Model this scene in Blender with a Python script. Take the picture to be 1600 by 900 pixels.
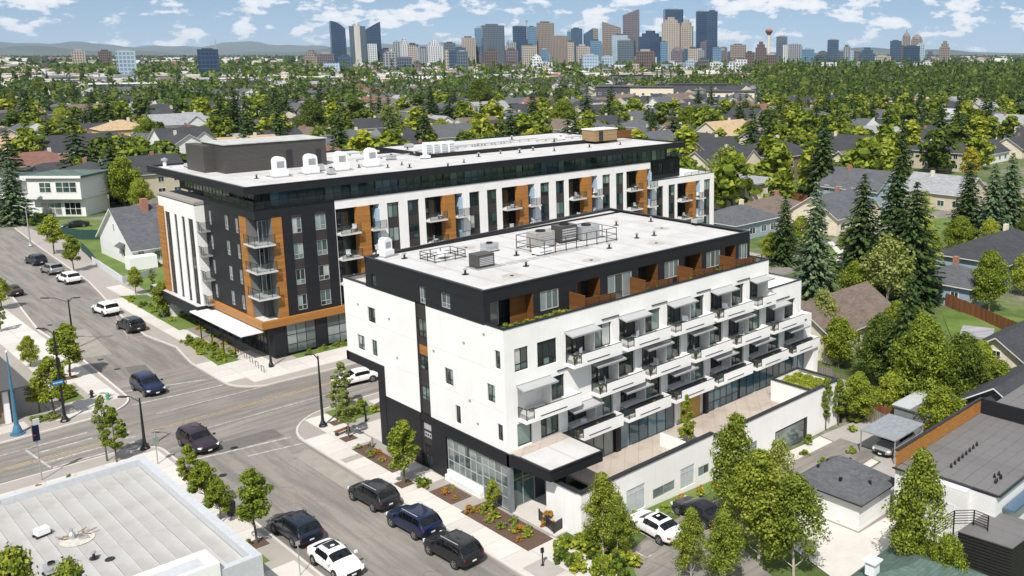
import bpy, bmesh, math, random
import numpy as np
from mathutils import Vector, Matrix, Euler

R = math.radians
scene = bpy.context.scene
for o in list(bpy.data.objects):
    bpy.data.objects.remove(o)
COL = scene.collection

# ------------------------------------------------------------------ camera
EYE = 36.0
F_PX, CX, CY, YAW, PIT = 1439.866, 1056.9, 352.552, .74721638, math.atan2(270.552, 1439.866)
cam_data = bpy.data.cameras.new("camera")
cam = bpy.data.objects.new("camera", cam_data)
COL.objects.link(cam)
cam.location = (0, 0, EYE)
cam.rotation_euler = (math.pi / 2 - PIT, 0, YAW - math.pi / 2)
cam_data.sensor_width = 36
cam_data.lens = F_PX / 1600 * 36
cam_data.shift_x = (800 - CX) / 1600
cam_data.shift_y = (CY - 450) / 1600
cam_data.clip_start = .5
cam_data.clip_end = 60000
scene.camera = cam

# ------------------------------------------------------------------ daylight
SUN_AZ, SUN_EL = 219.0, 52.0      # direction to the sun, degrees from +X, elevation
world = bpy.data.worlds.new("World")
scene.world = world
world.use_nodes = True
wt = world.node_tree
wn, wl = wt.nodes, wt.links
wn.clear()
sky = wn.new('ShaderNodeTexSky')
sky.sky_type = 'NISHITA'
sky.sun_disc = False
sky.sun_elevation = R(SUN_EL)
sky.sun_rotation = R(90 - SUN_AZ)
sky.altitude = 1000
def sky_vector():
    # the sky is read a little above the true horizon, so that its foot stays blue as in clear dry air
    t = wn.new('ShaderNodeTexCoord'); m = wn.new('ShaderNodeVectorMath'); m.operation = 'MULTIPLY_ADD'
    m.inputs[1].default_value = (1, 1, .95); m.inputs[2].default_value = (0, 0, .085)
    n = wn.new('ShaderNodeVectorMath'); n.operation = 'NORMALIZE'
    wl.new(t.outputs['Generated'], m.inputs[0]); wl.new(m.outputs[0], n.inputs[0]); wl.new(n.outputs[0], sky.inputs['Vector'])
sky_vector()
sky.air_density = 1.0
sky.dust_density = .4
sky.ozone_density = 1.6
SKY_STRENGTH = .088
tc = wn.new('ShaderNodeTexCoord')
# cumulus clouds laid on a flat layer overhead and seen in perspective
sep = wn.new('ShaderNodeSeparateXYZ'); wl.new(tc.outputs['Generated'], sep.inputs[0])
def wm(op, a, b=None, c=None, clamp=False):
    n = wn.new('ShaderNodeMath'); n.operation = op; n.use_clamp = clamp
    for i, s in enumerate((a, b, c)):
        if s is None: continue
        if isinstance(s, (int, float)): n.inputs[i].default_value = s
        else: wl.new(s, n.inputs[i])
    return n.outputs[0]
az = wm('ARCTAN2', sep.outputs[1], sep.outputs[0])
elv = wm('ARCSINE', sep.outputs[2])
def cloud_field(scale_az, scale_el, offs, detail):
    cmb = wn.new('ShaderNodeCombineXYZ')
    wl.new(wm('MULTIPLY', az, scale_az), cmb.inputs[0])
    wl.new(wm('MULTIPLY', elv, scale_el), cmb.inputs[1])
    cmb.inputs[2].default_value = offs
    n = wn.new('ShaderNodeTexNoise'); n.inputs['Scale'].default_value = 1
    n.inputs['Detail'].default_value = detail; n.inputs['Roughness'].default_value = .58
    wl.new(cmb.outputs[0], n.inputs['Vector'])
    return n.outputs['Fac']
big = cloud_field(25, 50, 9.2, 8)
low = cloud_field(25, 50, 9.2, 8)
small = cloud_field(38, 120, 8.1, 5)
dens = wm('ADD', wm('MULTIPLY', big, .78), wm('MULTIPLY', small, .22))
# fewer, smaller clouds towards the horizon
cov = wn.new('ShaderNodeMapRange'); wl.new(elv, cov.inputs[0])
cov.inputs[1].default_value = .0; cov.inputs[2].default_value = .10
cov.inputs[3].default_value = -.01; cov.inputs[4].default_value = .06
cl = wn.new('ShaderNodeMapRange'); cl.interpolation_type = 'SMOOTHSTEP'
wl.new(wm('ADD', dens, cov.outputs[0]), cl.inputs[0])
cl.inputs[1].default_value = .52; cl.inputs[2].default_value = .575
shade = wn.new('ShaderNodeMapRange'); wl.new(dens, shade.inputs[0])
shade.inputs[1].default_value = .48; shade.inputs[2].default_value = .62
ccol = wn.new('ShaderNodeMix'); ccol.data_type = 'RGBA'
wl.new(shade.outputs[0], ccol.inputs[0])
ccol.inputs[6].default_value = (7.6, 8.3, 9.4, 1); ccol.inputs[7].default_value = (10.6, 10.6, 10.6, 1)
mixc = wn.new('ShaderNodeMix'); mixc.data_type = 'RGBA'
wl.new(wm('MULTIPLY', cl.outputs[0], .92), mixc.inputs[0])
wl.new(sky.outputs[0], mixc.inputs[6]); wl.new(ccol.outputs[2], mixc.inputs[7])
bg = wn.new('ShaderNodeBackground'); bg.inputs['Strength'].default_value = SKY_STRENGTH
wl.new(mixc.outputs[2], bg.inputs[0])
wo = wn.new('ShaderNodeOutputWorld'); wl.new(bg.outputs[0], wo.inputs[0])

sun_data = bpy.data.lights.new("sun", 'SUN')
sun_data.energy = 5.0
sun_data.angle = R(.53)
sun_data.color = (1, .955, .89)
sun = bpy.data.objects.new("sun", sun_data)
COL.objects.link(sun)
sun.rotation_euler = (R(90 - SUN_EL), 0, R(SUN_AZ + 90))

scene.view_settings.view_transform = 'Standard'
scene.view_settings.look = 'None'
scene.view_settings.exposure = .15
scene.view_settings.gamma = 1
scene.render.resolution_x, scene.render.resolution_y = 1024, 576
scene.cycles.max_bounces = 6
scene.cycles.transparent_max_bounces = 12

# ------------------------------------------------------------------ placing things on the ground
_f = np.array([math.cos(YAW) * math.cos(PIT), math.sin(YAW) * math.cos(PIT), -math.sin(PIT)])
_r = np.array([math.sin(YAW), -math.cos(YAW), 0]); _u = np.cross(_r, _f)
def gz(x, y):
    """height of the ground: it falls away gently east of the front building"""
    a = min(max((x - 47) / 23, 0), 1); b = min(max((y - 50) / 22, 0), 1)
    return -1.4 * a * (1 - b * b * (3 - 2 * b))
def at(u, v, z=None):
    """ground (or level z) point seen at that place of the photograph"""
    d = _r * (u - CX) / F_PX - _u * (v - CY) / F_PX + _f
    zz = 0 if z is None else z
    for _ in range(5):
        t = (zz - EYE) / d[2]
        p = d * t
        if z is None: zz = gz(p[0], p[1])
    return float(p[0]), float(p[1]), float(zz)
def pix(x, y, z):
    p = np.array([x, y, z - EYE]); w = p @ _f
    return CX + F_PX * (p @ _r) / w, CY - F_PX * (p @ _u) / w, w

# ------------------------------------------------------------------ mesh helpers
class MB:
    def __init__(s): s.v = []; s.f = []; s.m = []; s.sm = False
    def face(s, pts, mi=0):
        n = len(s.v); s.v += [tuple(p) for p in pts]; s.f.append(tuple(range(n, n + len(pts)))); s.m.append(mi); return s
    def box(s, x0, y0, z0, x1, y1, z1, mi=0, bottom=True):
        if x0 > x1: x0, x1 = x1, x0
        if y0 > y1: y0, y1 = y1, y0
        if z0 > z1: z0, z1 = z1, z0
        n = len(s.v)
        s.v += [(x0,y0,z0),(x1,y0,z0),(x1,y1,z0),(x0,y1,z0),(x0,y0,z1),(x1,y0,z1),(x1,y1,z1),(x0,y1,z1)]
        fs = [(4,5,6,7),(0,1,5,4),(1,2,6,5),(2,3,7,6),(3,0,4,7)] + ([(3,2,1,0)] if bottom else [])
        for q in fs: s.f.append(tuple(n + i for i in q)); s.m.append(mi)
        return s
    def prism(s, poly, z0, z1, mi=0, mtop=None, bottom=True):
        a = sum(poly[i][0]*poly[(i+1)%len(poly)][1]-poly[(i+1)%len(poly)][0]*poly[i][1] for i in range(len(poly)))
        if a < 0: poly = poly[::-1]
        n = len(s.v); k = len(poly)
        fz0 = z0 if callable(z0) else (lambda x, y: z0)
        fz1 = z1 if callable(z1) else (lambda x, y: z1)
        s.v += [(p[0], p[1], fz0(p[0], p[1])) for p in poly] + [(p[0], p[1], fz1(p[0], p[1])) for p in poly]
        s.f.append(tuple(range(n + k, n + 2*k))); s.m.append(mi if mtop is None else mtop)
        if bottom: s.f.append(tuple(range(n + k - 1, n - 1, -1))); s.m.append(mi)
        for i in range(k):
            j = (i + 1) % k; s.f.append((n+i, n+j, n+k+j, n+k+i)); s.m.append(mi)
        return s
    def tube(s, p, q, r0, r1=None, n=8, mi=0, cap=True):
        r1 = r0 if r1 is None else r1
        p, q = Vector(p), Vector(q); d = (q - p).normalized()
        a = d.orthogonal().normalized(); b = d.cross(a)
        k = len(s.v)
        for c, r in ((p, r0), (q, r1)):
            for i in range(n):
                t = 2*math.pi*i/n; s.v.append(tuple(c + a*math.cos(t)*r + b*math.sin(t)*r))
        for i in range(n):
            j = (i+1) % n; s.f.append((k+i, k+j, k+n+j, k+n+i)); s.m.append(mi)
        if cap:
            s.f.append(tuple(k+n+i for i in range(n))); s.m.append(mi)
            s.f.append(tuple(k+n-1-i for i in range(n))); s.m.append(mi)
        return s
    def bar(s, p, q, w, h, mi=0):
        """straight bar of w x h section between two points"""
        p, q = Vector(p), Vector(q); d = (q - p).normalized()
        a = d.cross(Vector((0, 0, 1)))
        a = Vector((1, 0, 0)) if a.length < 1e-4 else a.normalized()
        b = a.cross(d)
        n = len(s.v)
        for c in (p, q):
            for i, j in ((-1,-1),(1,-1),(1,1),(-1,1)): s.v.append(tuple(c + a*i*w/2 + b*j*h/2))
        for q4 in ((0,1,5,4),(1,2,6,5),(2,3,7,6),(3,0,4,7),(4,5,6,7),(3,2,1,0)):
            s.f.append(tuple(n+i for i in q4)); s.m.append(mi)
        return s
    def lathe(s, c, prof, n=12, mi=0):
        k = len(s.v)
        for r, z in prof:
            for i in range(n):
                t = 2*math.pi*i/n; s.v.append((c[0]+r*math.cos(t), c[1]+r*math.sin(t), c[2]+z))
        for a in range(len(prof)-1):
            for i in range(n):
                j = (i+1) % n; s.f.append((k+a*n+i, k+a*n+j, k+(a+1)*n+j, k+(a+1)*n+i)); s.m.append(mi)
        s.f.append(tuple(k+(len(prof)-1)*n+i for i in range(n))); s.m.append(mi)
        return s
    def mesh(s, name, mats, off=(0,0,0)):
        me = bpy.data.meshes.new(name)
        ox, oy, oz = off
        me.from_pydata([(x-ox, y-oy, z-oz) for x, y, z in s.v], [], s.f)
        for m in (mats if isinstance(mats, (list, tuple)) else [mats]): me.materials.append(m)
        if any(s.m): me.polygons.foreach_set('material_index', s.m)
        if s.sm: me.polygons.foreach_set('use_smooth', [True]*len(s.f))
        me.update()
        return me
    def build(s, name, mats, parent=None, local=False):
        """link as one object; coordinates are world ones unless local"""
        base = (0,0,0)
        if parent is not None and not local: base = wloc(parent)
        o = bpy.data.objects.new(name, s.mesh(name, mats, base)); COL.objects.link(o)
        if parent is not None: o.parent = parent
        return o

def build_each(s, name, mats, parent=None):
    """every separate piece of the mesh becomes an object of its own"""
    par = list(range(len(s.v)))
    def find(i):
        while par[i] != i: par[i] = par[par[i]]; i = par[i]
        return i
    key = {}
    for i, v in enumerate(s.v):
        k = tuple(round(c, 3) for c in v)
        if k in key: par[find(i)] = find(key[k])
        else: key[k] = i
    for f in s.f:
        for i in f[1:]: par[find(i)] = find(f[0])
    groups = {}
    for f, m in zip(s.f, s.m): groups.setdefault(find(f[0]), []).append((f, m))
    out = []
    for fs in groups.values():
        q = MB()
        for f, m in fs: q.face([s.v[i] for i in f], m)
        out.append(q.build(name, mats, parent))
    return out
def wloc(o):
    x = y = z = 0
    while o is not None: x += o.location.x; y += o.location.y; z += o.location.z; o = o.parent
    return (x, y, z)
def empty(name, loc=(0,0,0), rz=0):
    o = bpy.data.objects.new(name, None); o.empty_display_size = .3; o.location = loc
    o.rotation_euler = (0, 0, rz); COL.objects.link(o); return o
def tag(o, label, cat, group=None):
    o['label'] = label; o['category'] = cat
    if group: o['group'] = group
    return o
def setting(o): o['kind'] = 'structure'; return o
def stuff(o): o['kind'] = 'stuff'; return o
def inst(name, me, parent, loc=(0,0,0), rz=0, scale=None):
    o = bpy.data.objects.new(name, me); COL.objects.link(o); o.parent = parent; o.location = loc
    if rz: o.rotation_euler = (0, 0, rz)
    if scale: o.scale = scale
    return o
def copy_tree(o, parent=None):
    c = o.copy(); COL.objects.link(c)
    if parent is not None: c.parent = parent
    for ch in KIDS.get(o.name) or [k for k in o.children]: copy_tree(ch, c)
    return c
KIDS = {}

# ------------------------------------------------------------------ materials
MATS = {}
def mat(name):
    m = bpy.data.materials.new(name); m.use_nodes = True; MATS[name] = m
    nt = m.node_tree; b = nt.nodes['Principled BSDF']
    return m, nt, b
def N(nt, kind, **kw):
    n = nt.nodes.new(kind)
    for k, v in kw.items(): setattr(n, k, v)
    return n
def coords(nt, scale=(1,1,1), kind='Object', rot=(0,0,0)):
    t = N(nt, 'ShaderNodeTexCoord'); mp = N(nt, 'ShaderNodeMapping')
    mp.inputs['Scale'].default_value = scale; mp.inputs['Rotation'].default_value = rot
    nt.links.new(t.outputs[kind], mp.inputs[0]); return mp.outputs[0]
def ramp(nt, src, stops):
    r = N(nt, 'ShaderNodeValToRGB'); nt.links.new(src, r.inputs[0])
    e = r.color_ramp.elements
    e[0].position, e[0].color = stops[0][0], (*stops[0][1], 1)
    e[1].position, e[1].color = stops[-1][0], (*stops[-1][1], 1)
    for p, c in stops[1:-1]:
        x = e.new(p); x.color = (*c, 1)
    return r.outputs[0]
def noise(nt, scale, detail=4, vec=None, rough=.55):
    n = N(nt, 'ShaderNodeTexNoise'); n.inputs['Scale'].default_value = scale
    n.inputs['Detail'].default_value = detail; n.inputs['Roughness'].default_value = rough
    if vec is not None: nt.links.new(vec, n.inputs['Vector'])
    return n.outputs['Fac']
def mixrgb(nt, fac, a, b, mode='MIX'):
    m = N(nt, 'ShaderNodeMix', data_type='RGBA', blend_type=mode)
    for i, s in ((0, fac), (6, a), (7, b)):
        if isinstance(s, (int, float)): m.inputs[i].default_value = s
        elif isinstance(s, (tuple, list)): m.inputs[i].default_value = (*s[:3], 1)
        else: nt.links.new(s, m.inputs[i])
    return m.outputs[2]
def bump(nt, b, h, strength=.3, dist=.02):
    n = N(nt, 'ShaderNodeBump'); n.inputs['Strength'].default_value = strength; n.inputs['Distance'].default_value = dist
    nt.links.new(h, n.inputs['Height']); nt.links.new(n.outputs[0], b.inputs['Normal'])
def sc(c, k): return tuple(min(x*k, 1) for x in c)
def plain(name, col, rough=.6, metal=0, var=.12, scale=3, spec=.5):
    m, nt, b = mat(name)
    f = noise(nt, scale, 5, coords(nt))
    nt.links.new(ramp(nt, f, [(.3, sc(col, 1-var)), (.7, sc(col, 1+var))]), b.inputs['Base Color'])
    b.inputs['Roughness'].default_value = rough; b.inputs['Metallic'].default_value = metal
    b.inputs['Specular IOR Level'].default_value = spec
    return m
def boards(name, col, pitch, axis=2, groove=.08, var=.1, rough=.6, grain=None, depth=.02, gk=.3):
    """boards with grooves: stripes across the given axis, tone changing from board to board"""
    m, nt, b = mat(name)
    v = coords(nt)
    s = N(nt, 'ShaderNodeSeparateXYZ'); nt.links.new(v, s.inputs[0])
    mul = N(nt, 'ShaderNodeMath', operation='MULTIPLY'); nt.links.new(s.outputs[axis], mul.inputs[0]); mul.inputs[1].default_value = 1/pitch
    fr = N(nt, 'ShaderNodeMath', operation='FRACT'); nt.links.new(mul.outputs[0], fr.inputs[0])
    fl = N(nt, 'ShaderNodeMath', operation='FLOOR'); nt.links.new(mul.outputs[0], fl.inputs[0])
    wn_ = N(nt, 'ShaderNodeTexWhiteNoise', noise_dimensions='1D'); nt.links.new(fl.outputs[0], wn_.inputs['W'])
    base = ramp(nt, wn_.outputs['Value'], [(0, sc(col, 1-var)), (1, sc(col, 1+var))])
    sx = (.6, .6, 9) if axis == 2 else (9, .6, .6)
    gr = noise(nt, 1.6, 6, coords(nt, sx), .65)
    lo = grain or sc(col, .72)
    c2 = mixrgb(nt, ramp(nt, gr, [(.35, (0,0,0)), (.75, (.65,)*3)]), base, lo)
    g = ramp(nt, fr.outputs[0], [(0, (0,0,0)), (groove, (0,0,0)), (min(groove*1.8, .9), (1,1,1)), (1, (1,1,1))])
    nt.links.new(mixrgb(nt, g, sc(col, gk), c2), b.inputs['Base Color'])
    b.inputs['Roughness'].default_value = rough; b.inputs['Specular IOR Level'].default_value = .3
    bump(nt, b, g, .6, depth)
    return m
def glassy(name, stops, rough=.04, spec=1.0, scale=.35):
    """window glass over an interior that differs from pane to pane"""
    m, nt, b = mat(name)
    oi = N(nt, 'ShaderNodeObjectInfo')
    c = ramp(nt, oi.outputs['Random'], stops)
    f = noise(nt, scale, 2, coords(nt, (1,1,.5)))
    c = mixrgb(nt, ramp(nt, f, [(.42, (0,0,0)), (.6, (.6,)*3)]), c, (.008, .012, .014))
    nt.links.new(c, b.inputs['Base Color'])
    b.inputs['Roughness'].default_value = rough; b.inputs['IOR'].default_value = 1.5
    b.inputs['Specular IOR Level'].default_value = spec
    b.inputs['Coat Weight'].default_value = .4; b.inputs['Coat Roughness'].default_value = .02
    return m

M_white, nt, b = mat('white_render')
f = noise(nt, .5, 5, coords(nt)); f2 = noise(nt, 2.2, 4, coords(nt, (2.2, 2.2, .12)), .7)
c = ramp(nt, f, [(.3, (.77,.76,.735)), (.7, (.83,.82,.80))])
c = mixrgb(nt, ramp(nt, f2, [(.52, (0,0,0)), (.75, (.35,)*3)]), c, (.62,.60,.56))
nt.links.new(c, b.inputs['Base Color']); b.inputs['Roughness'].default_value = .85; bump(nt, b, noise(nt, 30, 3, coords(nt)), .12, .004)
def _panel_lines(m, h=3.25):
    nt = m.node_tree; b = nt.nodes['Principled BSDF']
    br = N(nt, 'ShaderNodeTexBrick'); nt.links.new(coords(nt, (1, 1, 1), rot=(0,0,0)), br.inputs[0])
M_white2 = plain('white_paint', (.8, .8, .79), .5, var=.03)
M_dark = boards('charcoal_siding', (.017, .018, .022), .21, groove=.1, var=.16, rough=.55, depth=.012)
M_brownsiding = boards('umber_siding', (.052, .044, .044), .21, groove=.1, var=.14, rough=.55, depth=.012)
M_darktrim = plain('charcoal_trim', (.02, .021, .025), .45, var=.12)
M_penthouse = boards('grey_corrugated', (.085, .08, .075), .16, groove=.18, var=.08, rough=.5, depth=.02)
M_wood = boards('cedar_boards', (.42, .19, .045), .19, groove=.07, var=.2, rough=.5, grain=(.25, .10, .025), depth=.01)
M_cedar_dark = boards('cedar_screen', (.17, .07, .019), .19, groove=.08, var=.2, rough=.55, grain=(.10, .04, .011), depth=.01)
M_frame = plain('dark_frame', (.018, .02, .022), .4, var=.1)
M_lightframe = plain('silver_frame', (.5, .51, .52), .35, metal=.3, var=.05)
M_pane = glassy('window_glass', [(0, (.012,.02,.02)), (.35, (.02,.035,.032)), (.55, (.10,.17,.15)), (.8, (.28,.36,.33)), (1, (.5,.52,.48))])
M_darkpane = glassy('dark_glass', [(0, (.006,.01,.012)), (.6, (.012,.03,.033)), (1, (.05,.10,.10))])
M_bluepane = glassy('blue_glass', [(0, (.03,.09,.13)), (.6, (.07,.18,.25)), (1, (.16,.3,.37))])
M_tealpane = glassy('teal_reflection_glass', [(0, (.015,.05,.055)), (.5, (.05,.12,.125)), (.8, (.14,.25,.25)), (1, (.3,.38,.36))])  # brighter teal stops paint a reflection and lit interior into the colour
M_greypane = glassy('grey_green_glass', [(0, (.05,.075,.075)), (.5, (.13,.18,.18)), (1, (.25,.3,.3))])
M_railglass, _nt, _b = mat('railing_glass')
_b.inputs['Base Color'].default_value = (.05, .075, .07, 1); _b.inputs['Roughness'].default_value = .05
_b.inputs['Alpha'].default_value = .3; _b.inputs['Specular IOR Level'].default_value = .8
M_steel = plain('galvanised_steel', (.55, .56, .57), .35, metal=.7, var=.12)
M_whitemetal = plain('white_metal', (.78, .79, .8), .35, var=.04)
M_greymetal = plain('grey_metal', (.33, .33, .335), .4, metal=.2, var=.1)
M_black = plain('black_metal', (.012, .012, .013), .4, var=.2)
M_awn = plain('grey_awning', (.36, .365, .37), .5, var=.06, scale=2)
def membrane(name, col, stain, seam=3.0, rot=0, dirt=.35):
    m, nt, b = mat(name)
    f = noise(nt, .35, 6, coords(nt), .6)
    c = mixrgb(nt, ramp(nt, f, [(.45, (0,0,0)), (.75, (dirt,)*3)]), col, stain)
    f2 = noise(nt, 6, 5, coords(nt))
    c = mixrgb(nt, ramp(nt, f2, [(.3, (.0,)*3), (.8, (.12,)*3)]), c, sc(stain, .6))
    w = N(nt, 'ShaderNodeTexWave', wave_type='BANDS', bands_direction='X'); w.inputs['Scale'].default_value = math.pi*2/20/seam*1.0
    nt.links.new(coords(nt, rot=(0,0,rot)), w.inputs[0]); w.inputs['Distortion'].default_value = .15
    s = ramp(nt, w.outputs['Fac'], [(0, (1,1,1)), (.012, (0,0,0)), (1, (0,0,0))])
    c = mixrgb(nt, mixrgb(nt, .35, (0,0,0), s), c, sc(stain, .5))
    nt.links.new(c, b.inputs['Base Color']); b.inputs['Roughness'].default_value = .7
    return m
M_membrane = membrane('white_roof_membrane', (.54, .535, .525), (.38, .355, .32), 3.0, 0, .7)
M_dirtyroof = membrane('grey_white_membrane', (.5, .495, .48), (.34, .315, .285), 30, 0, .8)
M_capmetal = plain('pale_grey_flashing', (.5, .52, .54), .4, metal=.1, var=.08)
M_terrace = membrane('tan_terrace_paving', (.46, .40, .34), (.26, .2, .17), 1.2, .8, .8)
# ground materials
def asphalt(name, stretch):
    m, nt, b = mat(name)
    f1 = noise(nt, .12, 6, coords(nt), .6); f2 = noise(nt, 14, 3, coords(nt)); f3 = noise(nt, .9, 8, coords(nt, stretch), .7)
    c = ramp(nt, f1, [(.3, (.215, .192, .167)), (.7, (.30, .272, .238))])
    c = mixrgb(nt, ramp(nt, f3, [(.43, (0,0,0)), (.6, (.85,)*3)]), c, (.15, .14, .13))
    c = mixrgb(nt, ramp(nt, f2, [(.3, (.3,)*3), (.7, (0,0,0))]), c, (.1, .095, .09))
    vo = N(nt, 'ShaderNodeTexVoronoi', feature='DISTANCE_TO_EDGE'); vo.inputs['Scale'].default_value = .16
    mp = N(nt, 'ShaderNodeMapping'); t = N(nt, 'ShaderNodeTexCoord'); nz = N(nt, 'ShaderNodeTexNoise'); nz.inputs['Scale'].default_value = .6; nz.inputs['Detail'].default_value = 6
    nt.links.new(t.outputs['Object'], nz.inputs[0])
    vm = N(nt, 'ShaderNodeVectorMath', operation='MULTIPLY_ADD'); vm.inputs[1].default_value = (3,3,0); nt.links.new(nz.outputs['Color'], vm.inputs[0]); nt.links.new(t.outputs['Object'], vm.inputs[2])
    nt.links.new(vm.outputs[0], vo.inputs['Vector'])
    c = mixrgb(nt, ramp(nt, vo.outputs[0], [(0, (.5,)*3), (.007, (0,0,0)), (1, (0,0,0))]), c, (.09, .085, .08))
    nt.links.new(c, b.inputs['Base Color']); b.inputs['Roughness'].default_value = .85
    bump(nt, b, f2, .25, .01)
    return m
M_asphalt = asphalt('asphalt', (.12, 1.3, 1)); M_asphalt_y = asphalt('asphalt_along', (1.3, .08, 1))
def concrete(name, col, stain):
    m, nt, b = mat(name)
    oi = N(nt, 'ShaderNodeObjectInfo')
    base = ramp(nt, oi.outputs['Random'], [(0, sc(col, .9)), (.5, col), (1, sc(col, 1.06))])
    f = noise(nt, .8, 7, coords(nt), .65)
    c = mixrgb(nt, ramp(nt, f, [(.45, (0,0,0)), (.8, (.5,)*3)]), base, stain)
    f2 = noise(nt, 22, 4, coords(nt))
    c = mixrgb(nt, ramp(nt, f2, [(.3, (.15,)*3), (.6, (0,0,0))]), c, sc(stain, .7))
    nt.links.new(c, b.inputs['Base Color']); b.inputs['Roughness'].default_value = .85
    bump(nt, b, f2, .15, .006)
    return m
M_conc = concrete('pale_concrete', (.57, .54, .50), (.43, .40, .36))
M_joint = concrete('concrete_joint', (.34, .31, .28), (.25, .22, .2))
M_conc2 = concrete('grey_concrete', (.36, .335, .31), (.27, .25, .23))
M_mark, nt, b = mat('worn_white_paint')
f = noise(nt, 2.2, 8, coords(nt), .75)
nt.links.new(ramp(nt, f, [(.44, (.28,.26,.235)), (.6, (.52,.51,.48))]), b.inputs['Base Color']); b.inputs['Roughness'].default_value = .8
M_yellow, nt, b = mat('worn_yellow_paint')
f = noise(nt, 2.2, 8, coords(nt), .75)
nt.links.new(ramp(nt, f, [(.42, (.27,.23,.16)), (.6, (.55,.38,.1))]), b.inputs['Base Color']); b.inputs['Roughness'].default_value = .8
M_grass, nt, b = mat('lawn')
f = noise(nt, .22, 6, coords(nt)); f2 = noise(nt, 9, 4, coords(nt))
c = ramp(nt, f, [(.3, (.07,.12,.018)), (.55, (.13,.2,.03)), (.75, (.19,.21,.06))])
c = mixrgb(nt, ramp(nt, f2, [(.35, (.5,)*3), (.65, (0,0,0))]), c, (.05,.085,.012))
nt.links.new(c, b.inputs['Base Color']); b.inputs['Roughness'].default_value = .9; bump(nt, b, f2, .5, .05)
M_soil = plain('bark_mulch', (.10, .06, .042), .95, var=.45, scale=14)
M_gravel = plain('gravel', (.24, .21, .18), .95, var=.4, scale=18)
M_terrain, nt, b = mat('suburb_ground')
f = noise(nt, .03, 6, coords(nt), .6); f2 = noise(nt, .5, 5, coords(nt), .65)
c = ramp(nt, f, [(.38, (.07,.105,.02)), (.5, (.10,.15,.03)), (.6, (.17,.17,.09)), (.68, (.24,.22,.18))])
c = mixrgb(nt, ramp(nt, f2, [(.4, (.6,)*3), (.6, (0,0,0))]), c, (.04,.065,.012))
nt.links.new(c, b.inputs['Base Color']); b.inputs['Roughness'].default_value = .95
# ------------------------------------------------------------------ foliage
def leafmat(name, stops, trans=.34, hue=.5, far=False):
    m, nt, b = mat(name)
    stops = [(p, sc((c_[0], c_[1]*1.02, c_[2]*.8), (.92) if far else 1.32)) for p, c_ in stops]
    g = N(nt, 'ShaderNodeNewGeometry'); oi = N(nt, 'ShaderNodeObjectInfo')
    c = ramp(nt, noise(nt, .11, 1, coords(nt), .5), [(.3+.4*p, c_) for p, c_ in stops]) if far else ramp(nt, g.outputs['Random Per Island'], stops)
    tint = ramp(nt, oi.outputs['Random'], [(0, (.62,.74,.6)), (.35, (.95,1.0,.85)), (.7, (1.12,1.08,.9)), (1, (1.32,1.22,.85))])
    c = mixrgb(nt, hue, c, mixrgb(nt, 1, c, tint, 'MULTIPLY'))
    nt.links.new(c, b.inputs['Base Color']); b.inputs['Roughness'].default_value = .6
    b.inputs['Specular IOR Level'].default_value = .25
    tr = N(nt, 'ShaderNodeBsdfTranslucent'); nt.links.new(mixrgb(nt, 1, c, (1.3,1.25,.55), 'MULTIPLY'), tr.inputs[0])
    mx = N(nt, 'ShaderNodeMixShader'); mx.inputs[0].default_value = trans
    nt.links.new(b.outputs[0], mx.inputs[1]); nt.links.new(tr.outputs[0], mx.inputs[2])
    nt.links.new(mx.outputs[0], nt.nodes['Material Output'].inputs[0])
    return m
M_leaf = leafmat('green_leaves', [(0, (.045,.075,.010)), (.5, (.125,.165,.02)), (1, (.26,.28,.04))])
M_leafy = leafmat('yellow_green_leaves', [(0, (.09,.12,.014)), (.5, (.2,.235,.03)), (1, (.33,.33,.055))])
M_leafb = leafmat('birch_leaves', [(0, (.05,.075,.012)), (.5, (.13,.165,.025)), (1, (.27,.28,.05))])
M_leafg = leafmat('deep_green_leaves', [(0, (.024,.045,.009)), (.6, (.07,.105,.017)), (1, (.16,.19,.03))])
M_leaffar = leafmat('far_leaves', [(0, (.03,.06,.012)), (.45, (.07,.12,.02)), (.75, (.14,.19,.03)), (1, (.2,.22,.04))], .3, .5, True)
M_leaffard = leafmat('far_dark_leaves', [(0, (.02,.04,.012)), (.6, (.05,.085,.018)), (1, (.1,.15,.025))], .25, .5, True)
M_leafo = leafmat('grey_green_leaves', [(0, (.09,.115,.035)), (.5, (.17,.195,.07)), (1, (.28,.29,.12))], .3)
M_gold = leafmat('golden_leaves', [(0, (.2,.17,.02)), (1, (.38,.32,.04))])
M_needle = leafmat('spruce_needles', [(0, (.012,.027,.009)), (.6, (.03,.055,.018)), (1, (.07,.10,.03))], .12)
M_needleb = leafmat('blue_spruce_needles', [(0, (.03,.055,.035)), (.6, (.07,.105,.07)), (1, (.14,.18,.12))], .12)
M_rust = leafmat('rust_leaves', [(0, (.16,.07,.02)), (.6, (.35,.16,.03)), (1, (.5,.27,.06))], .3)
M_bark = plain('bark', (.12, .09, .07), .9, var=.4, scale=9)
M_palebark = plain('pale_bark', (.42, .37, .31), .85, var=.3, scale=9)

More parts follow.
